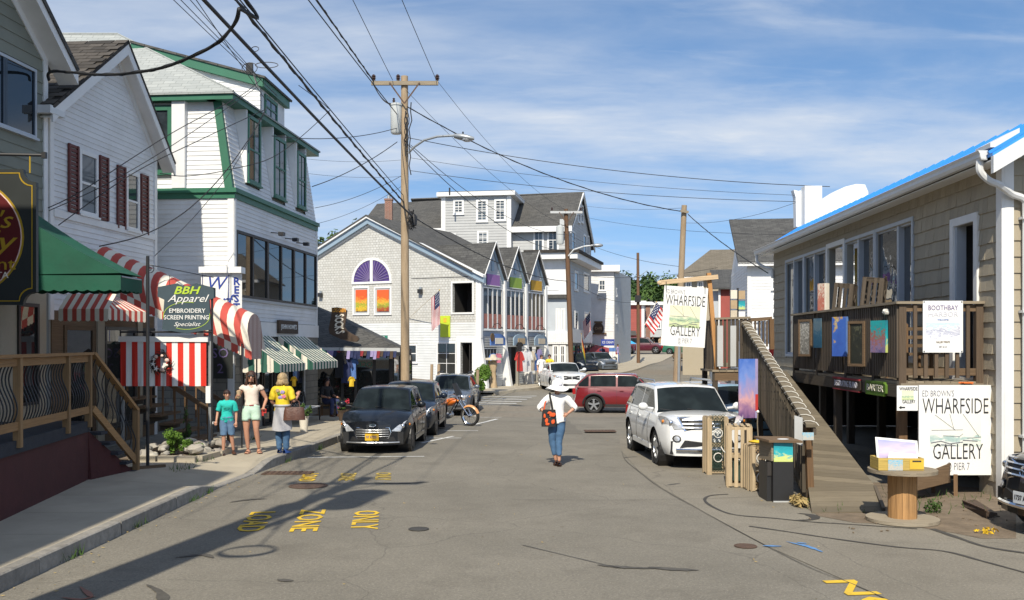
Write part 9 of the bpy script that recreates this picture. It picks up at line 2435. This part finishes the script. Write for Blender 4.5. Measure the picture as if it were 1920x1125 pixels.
def hairshell(mat,r=(.094,.108,.108),c=(0,.012,.03),front=-.045,low=-.10,back_len=0.0,vol=1.0,n=16):
 def f(t,q):
  rows=[]
  for i in range(9):
   a=math.pi*i/11
   rows.append([])
   for j in range(n+1):
    b=2*math.pi*j/n;x=r[0]*math.sin(a)*math.cos(b)*vol;y=r[1]*math.sin(a)*math.sin(b)*vol;z=r[2]*math.cos(a)
    fr=max(0,-math.sin(b))
    z2=c[2]+z
    lim=lerp(low - back_len*max(0,math.sin(b)*.6+.5),.055,fr **.7)
    if z2 < lim: z2=lim+random.uniform(-.006,.006)
    rows[-1].append(q(c[0]+x*random.uniform(.97,1.03),c[1]+y*random.uniform(.97,1.04),z2))
  MB().grid(rows,flip=True).build('hair',mat,t,180,uv=False)
  if back_len:
   m=MB();rg=random.Random(2)
   for k in range(46):
    b=R(-35+250*k/45);x,y=.088*math.cos(b),.014+.092*math.sin(b)
    if math.sin(b) < -.45: continue
    L_=back_len*rg.uniform(.75,1.1)
    m.tube([q(x*.95,y*.95,.05),q(x*1.12,y*1.08,-.05),q(x*1.2+rg.uniform(-.02,.02),y*1.1+rg.uniform(-.01,.02),-.05 - L_*.55),q(x*1.15+rg.uniform(-.03,.03),y*1.05,-.06 - L_)],[.016,.02,.018,.004],5)
   m.build('hair',mat,t,180,uv=False)
 return f
def bag(t,c,w,h,d,mat,handles=None,nm='handbag',rz=0.0,patches=None):
 m=MB();rows=[]
 cs,sn=math.cos(rz),math.sin(rz)
 for i in range(7):
  u=i/6;z=h*u;ww=w*(1 - .16*u **2)/2;dd=d*(1 - .55*u **1.5)/2;rows.append([])
  for j in range(17):
   a=2*math.pi*j/16;x=ww*abs(math.cos(a)) **.5*(1 if math.cos(a) > 0 else -1);y=dd*abs(math.sin(a)) **.6*(1 if math.sin(a) > 0 else -1);rows[-1].append((c[0]+x*cs - y*sn+random.uniform(-.004,.004),c[1]+x*sn+y*cs,c[2]+z))
 m.grid(rows);m.poly(rows[0][:-1][::-1]);m.poly(rows[-1][:-1]);b=m.build(nm,mat,t,60,uv=False)
 for hl in handles or []: MB().tube(hl,.011,6).build('strap',mat,b,80,uv=False)
 return b
# --- woman walking away down the middle of the road
def hat_bag(t,V):
 q=Vector((0,.015,1.585));m=MB();rows=[]
 for k,(r,z) in enumerate(((.235,-.045),(.24,-.05),(.18,.0),(.118,.03),(.112,.07),(.10,.115),(.06,.14),(.0,.145))):
  rows.append([q+Vector((r*math.cos(R(a))*(1+.05*math.sin(R(a*3))*(k < 2)),r*math.sin(R(a)),z+(.03*math.sin(R(a*2+40)) if k < 2 else 0))) for a in range(0,361,20)])
 m.grid(rows,flip=True);h=m.build('sun_hat','cloth_white',t,70,uv=False);MB().ball(q+Vector((.05,-.115,.05)),(.04,.03,.025),8,5,jit=.3).build('hat_bow','pale_ink',h,70,uv=False)
def bag_black(t,V):
 b=bag(t,(-.17,-.155,.80),.30,.34,.10,'cloth_black',nm='shoulder_bag')
 for (x,z,w,h_,k) in ((-.26,1.02,.03,.05,0),(-.16,1.08,.05,.03,0),(-.10,1.04,.07,.05,1),(-.22,.92,.04,.07,1),(-.20,.85,.05,.03,0),(-.09,.90,.045,.055,1)):
  MB().ball((x,-.212,z),(w*.8,.006,h_*.8),9,5,jit=.35).build('print','orange_red',b,60,uv=False)
 MB().tube([(-.10,-.13,1.14),(-.12,-.125,1.25),(-.15,-.10,1.40),(-.15,.0,1.455),(-.10,.10,1.35)],.022,6).build('strap','cloth_black',b,60,uv=False)
 MB().tube([(-.27,-.12,1.12),(-.25,-.14,1.28),(-.23,-.1,1.3)],.014,6).build('strap','orange_red',b,60,uv=False)
M('orange_red',(.72,.10,.02),.8,.1,6)
def wide_shirt(c,k):
 return lambda p,n: Vector((c[0]+(p.x - c[0])*k,c[1]+(p.y - c[1])*k,p.z))
JW=J0(elL=(.36,-.02,1.17),elR=(-.36,-.02,1.17),wrL=(.20,-.10,1.05),wrR=(-.22,-.10,1.05),hdL=(-.5,-.5,-.3),hdR=(.5,-.5,-.3),pelvis=(-.0,0,.955),knL=(.03,-.03,.50),anL=(.035,-.10,.085),knR=(-.10,.02,.50),anR=(-.02,.02,.085),hipL=(.085,0,.89),hipR=(-.085,0,.89),ftL=(.1,1,0),ftR=(-.1,1,0))
def away(J):
 K={}
 for k,v in J.items():
  K[k]=v
 return K
jeans=lambda n,q,c: n in ('hip','thigh','thigh2') or (n in ('calf','calf2') and c.z > .22) or (n =='waist' and q < .25)
shirt34=lambda n,q,c: n in ('rib','chest','uparm','uparm2','shoulder') or (n =='waist') or (n =='forearm' and q < .55) or (n =='hip' and c.z > .86)
w=person('woman in a white sun hat and rolled jeans walking away down the road',(.93,19.75,0),0.0,JW,1.02,[('trousers','cloth_denim',.012,jeans,None),('shirt','cloth_white',.026,shirt34,None)],hair=None,build=1.03,feet='shoe_brown',extras=lambda t,V: (hat_bag(t,V),bag_black(t,V)),head_turn=math.pi)
# --- boy, woman with sunglasses, woman in yellow on the pavement
def boy_x(t,V):
 MB().box((-.30,-.12,.86),(.12,.02,.06),.5).build('game_console','board_white',t);MB().box((-.30,-.132,.86),(.08,.01,.045),.5).build('screen','ink',t)
 for k in range(3):
  z=1.22+k*.035;MB().tube([(x,-.128 - .025*math.cos(x*6),z) for x in (-.11,-.07,-.03,.0,.03,.07,.11)],.007,4).build('shirt_stripe','street_green',t)
JB=J0(wrR=(-.26,-.12,.90),elR=(-.24,.04,1.12),wrL=(.23,-.04,.86),knL=(.11,.0,.50),anL=(.16,.07,.10),knR=(-.08,-.06,.50),anR=(-.09,-.03,.085),ftL=(.35,-1,0),ftR=(0,-1,0))
sht=lambda n,q,c: n in ('rib','chest','uparm','waist') or n =='shoulder' or (n =='uparm2' and q < .65) or (n =='hip' and c.z > .90)
shorts=lambda n,q,c: n =='hip' or (n =='waist' and q < .3) or (n in ('thigh','thigh2') and c.z > .53)
person('boy in a turquoise striped T-shirt and denim shorts holding a small device',(-5.98,20.15,.17),R(12),JB,.80,[('shorts','cloth_denim_light',.024,shorts,None),('t_shirt','cloth_teal',.024,sht,None)],hair=hairshell('hair_dark',low=-.02),build=1.05,feet='shoe_brown',extras=boy_x,head_turn=R(15),skin='skin')
def mum_x(t,V):
 g_=MB();
 for s in (-1,1): g_.ball((s*.036,-.108,1.605),(.032,.012,.024),10,6)
 g_.box((0,-.112,1.612),(.04,.01,.01));g_.build('sunglasses','ink',t,80)
 c=(-.23,-.24,1.16);MB().lathe([(.034,0),(.045,.13),(.047,.13),(.047,.145),(.02,.16),(0,.16)],c,14).build('iced_coffee_cup','cloth_tan',t,60)
 MB().box((.27,-.20,.86),(.09,.05,.14)).build('wallet','cloth_red',t);MB().box((.30,-.21,.80),(.07,.05,.09)).build('phone_case','ink',t)
 MB().tube([(.14*math.cos(R(a)),.005+.115*math.sin(R(a)),.995) for a in range(0,361,24)],.014,6).build('belt','maroon_canvas',t,80)
JM=J0(elR=(-.30,.02,1.14),wrR=(-.25,-.17,1.17),hdR=(.1,-.6,.5),curlR=.9,elL=(.30,.04,1.12),wrL=(.25,-.14,.95),hdL=(.1,-.7,-.4),curlL=.9,knL=(.10,-.07,.51),anL=(.15,.03,.09),knR=(-.10,-.03,.50),anR=(-.07,.04,.085),hipL=(.095,0,.90),hipR=(-.095,0,.90),ftL=(.25,-1,0),ftR=(-.15,-1,0))
top_=lambda n,q,c: n in ('rib','waist') or (n =='chest' and c.z < 1.36) or (n =='shoulder' and q > .2 and c.z < 1.40) or (n =='uparm' and q < .45)
sh2=lambda n,q,c: (n =='hip') or (n =='waist' and q < .25) or (n in ('thigh','thigh2') and c.z > .70)
person('woman in sunglasses with cream top and mint shorts carrying an iced drink',(-5.55,20.45,.17),R(10),JM,1.03,[('shorts','cloth_mint',.016,sh2,None),('top','cloth_cream',.014,top_,None)],hair=hairshell('hair_brown',back_len=.26),build=1.18,feet='skin',extras=mum_x,skin='skin')
def yel_x(t,V):
 rows=[]
 for k in range(8):
  u=k/7;z=1.02 - .50*u;r=(.165+.05*u,.135+.05*u);rows.append([(r[0]*math.cos(R(a))*(1+.05*math.sin(R(a*5))*u),.01+r[1]*math.sin(R(a))*(1+.06*math.sin(R(a*4))*u),z - .04*math.sin(R(a))*u) for a in range(-40,221,13)])
 MB().grid(rows).build('tied_jacket','cloth_grey',t,70,uv=False);MB().tube([(.17*math.cos(R(a)),.01+.14*math.sin(R(a)),1.02) for a in range(0,361,24)],.026,6).build('jacket_sleeve','cloth_grey',t,70,uv=False)
 bag(t,(-.30,.10,.72),.46,.27,.18,'leather_brown',[[(-.42,.10,.96),(-.40,.08,1.10),(-.33,.05,1.15),(-.24,.08,1.10),(-.20,.10,.97)]],rz=R(15))
 for x,z,mt in ((-.05,1.31,'cloth_lilac'),(.03,1.27,'leaf_bright'),(-.08,1.22,'cloth_pink'),(.06,1.34,'cloth_tan'),(.0,1.2,'cloth_lilac')): MB().ball((x,.128,z),(.045,.012,.035),8,5,jit=.4).build('shirt_print',mt,t,60,uv=False)
JY=J0(elR=(-.27,.06,1.10),wrR=(-.30,-.12,1.22),hdR=(0,-.3,.6),curlR=1.0,elL=(.24,.02,1.10),wrL=(.16,-.12,.98),knL=(.09,-.04,.5),anL=(.08,-.02,.085),knR=(-.08,-.02,.5),anR=(-.09,.04,.085),ftL=(.2,-1,0),ftR=(-.2,-1,0))
jl=lambda n,q,c: n in ('hip','thigh','thigh2','calf','calf2') and c.z > .06 or (n =='waist' and q < .25)
person('grey-blond woman in a yellow printed shirt with brown handbag and jeans',(-4.90,20.5,.17),R(172),JY,1.0,[('jeans','cloth_denim',.024,jl,None),('t_shirt','cloth_yellow',.026,sht,None)],hair=hairshell('hair_blond',(.104,.115,.115),(0,.012,.028),low=-.10,back_len=.075,vol=1.05),build=1.08,feet='shoe_blue',extras=yel_x)
# --- smaller figures
def simple(label,loc,rz,top,bottom,hairm='hair_dark',sc=1.0,J=None,skin='skin',ex=None,name='person',long=False):
 return person(label,loc,rz,J or J0(),sc,[('trousers',bottom,.016,jl if long else shorts,None),('shirt',top,.022,sht,None)],hair=hairshell(hairm),skin=skin,extras=ex)
p=at(1015,720,52.5);
def strap_x(t,V): MB().box((.30,.05,1.60),(.12,.5,.1)).build('hat_display','cloth_black',t)
simple('person in a white shirt standing behind the white sedan by the shop',(p.x,52.3,gz(0,52)+.12),R(20),'cloth_white','cloth_white',long=True)
p=at(1031,720,53);simple('person in a yellow top half hidden behind the white sedan',(p.x,53.5,gz(0,53)+.12),R(-10),'cloth_yellow','cloth_navy',long=True)
p=at(1129,690,79);simple('person in a navy shirt with yellow bag at the awning stand',(p.x,79,gz(0,79)+.12),R(170),'cloth_navy','cloth_tan',long=True)
p=at(1158,690,84);simple('person in a lilac top walking by the blue tent',(p.x,84,gz(0,84)+.12),R(60),'cloth_lilac','cloth_blue',long=True)
p=at(1160,660,98);simple('person in a pink hat under the blue tent',(p.x,98,gz(0,98)),R(40),'cloth_pink','cloth_blue')
for px,tp,bt,lb in ((1224,'cloth_black','cloth_tan','person in black standing by the dark shop behind the flag'),(1238,'cloth_tan','cloth_navy','person in tan browsing under the big flag'),(1247,'cloth_pink','cloth_white','person in pink close to the hanging sign edge')):
 p=at(px,655,112);simple(lb,(p.x,112,gz(0,112)),R(30),tp,bt,long=True)
JS=J0(pelvis=(0,0,.50),neck=(0,-.02,.96),head=(0,-.04,1.11),shL=(.165,0,.905),shR=(-.165,0,.905),elL=(.24,-.06,.66),elR=(-.24,-.06,.66),wrL=(.18,-.30,.62),wrR=(-.18,-.30,.62),hipL=(.09,-.03,.48),hipR=(-.09,-.03,.48),knL=(.12,-.45,.50),knR=(-.12,-.45,.50),anL=(.12,-.42,.085),anR=(-.12,-.42,.085))
sit=person('seated person in dark clothes in the shade of the lean-to shop',(-6.0,31.0,.17),R(50),JS,1.0,[('trousers','cloth_navy',.016,lambda n,q,c: n in ('hip','thigh','thigh2','calf','calf2'),None),('shirt','cloth_black',.02,lambda n,q,c: n in ('rib','chest','uparm','uparm2','waist','shoulder'),None)],hair=hairshell('hair_dark',back_len=.18))
tt=thing('stool','dark low stool under the seated person at the lean-to shop','stool',(-6.0,31.0,.17),local=True);MB().box((0,0,.36),(.4,.4,.05)).build('seat','brown_wood',tt)
for x in (-.16,.16):
 for y in (-.16,.16): MB().box((x,y,.17),(.04,.04,.34)).build('leg','brown_wood_v',tt)
# ------------------------------------------------------------------ tidy up
for o in ROOTS:
 if '_w' in o: del o['_w']
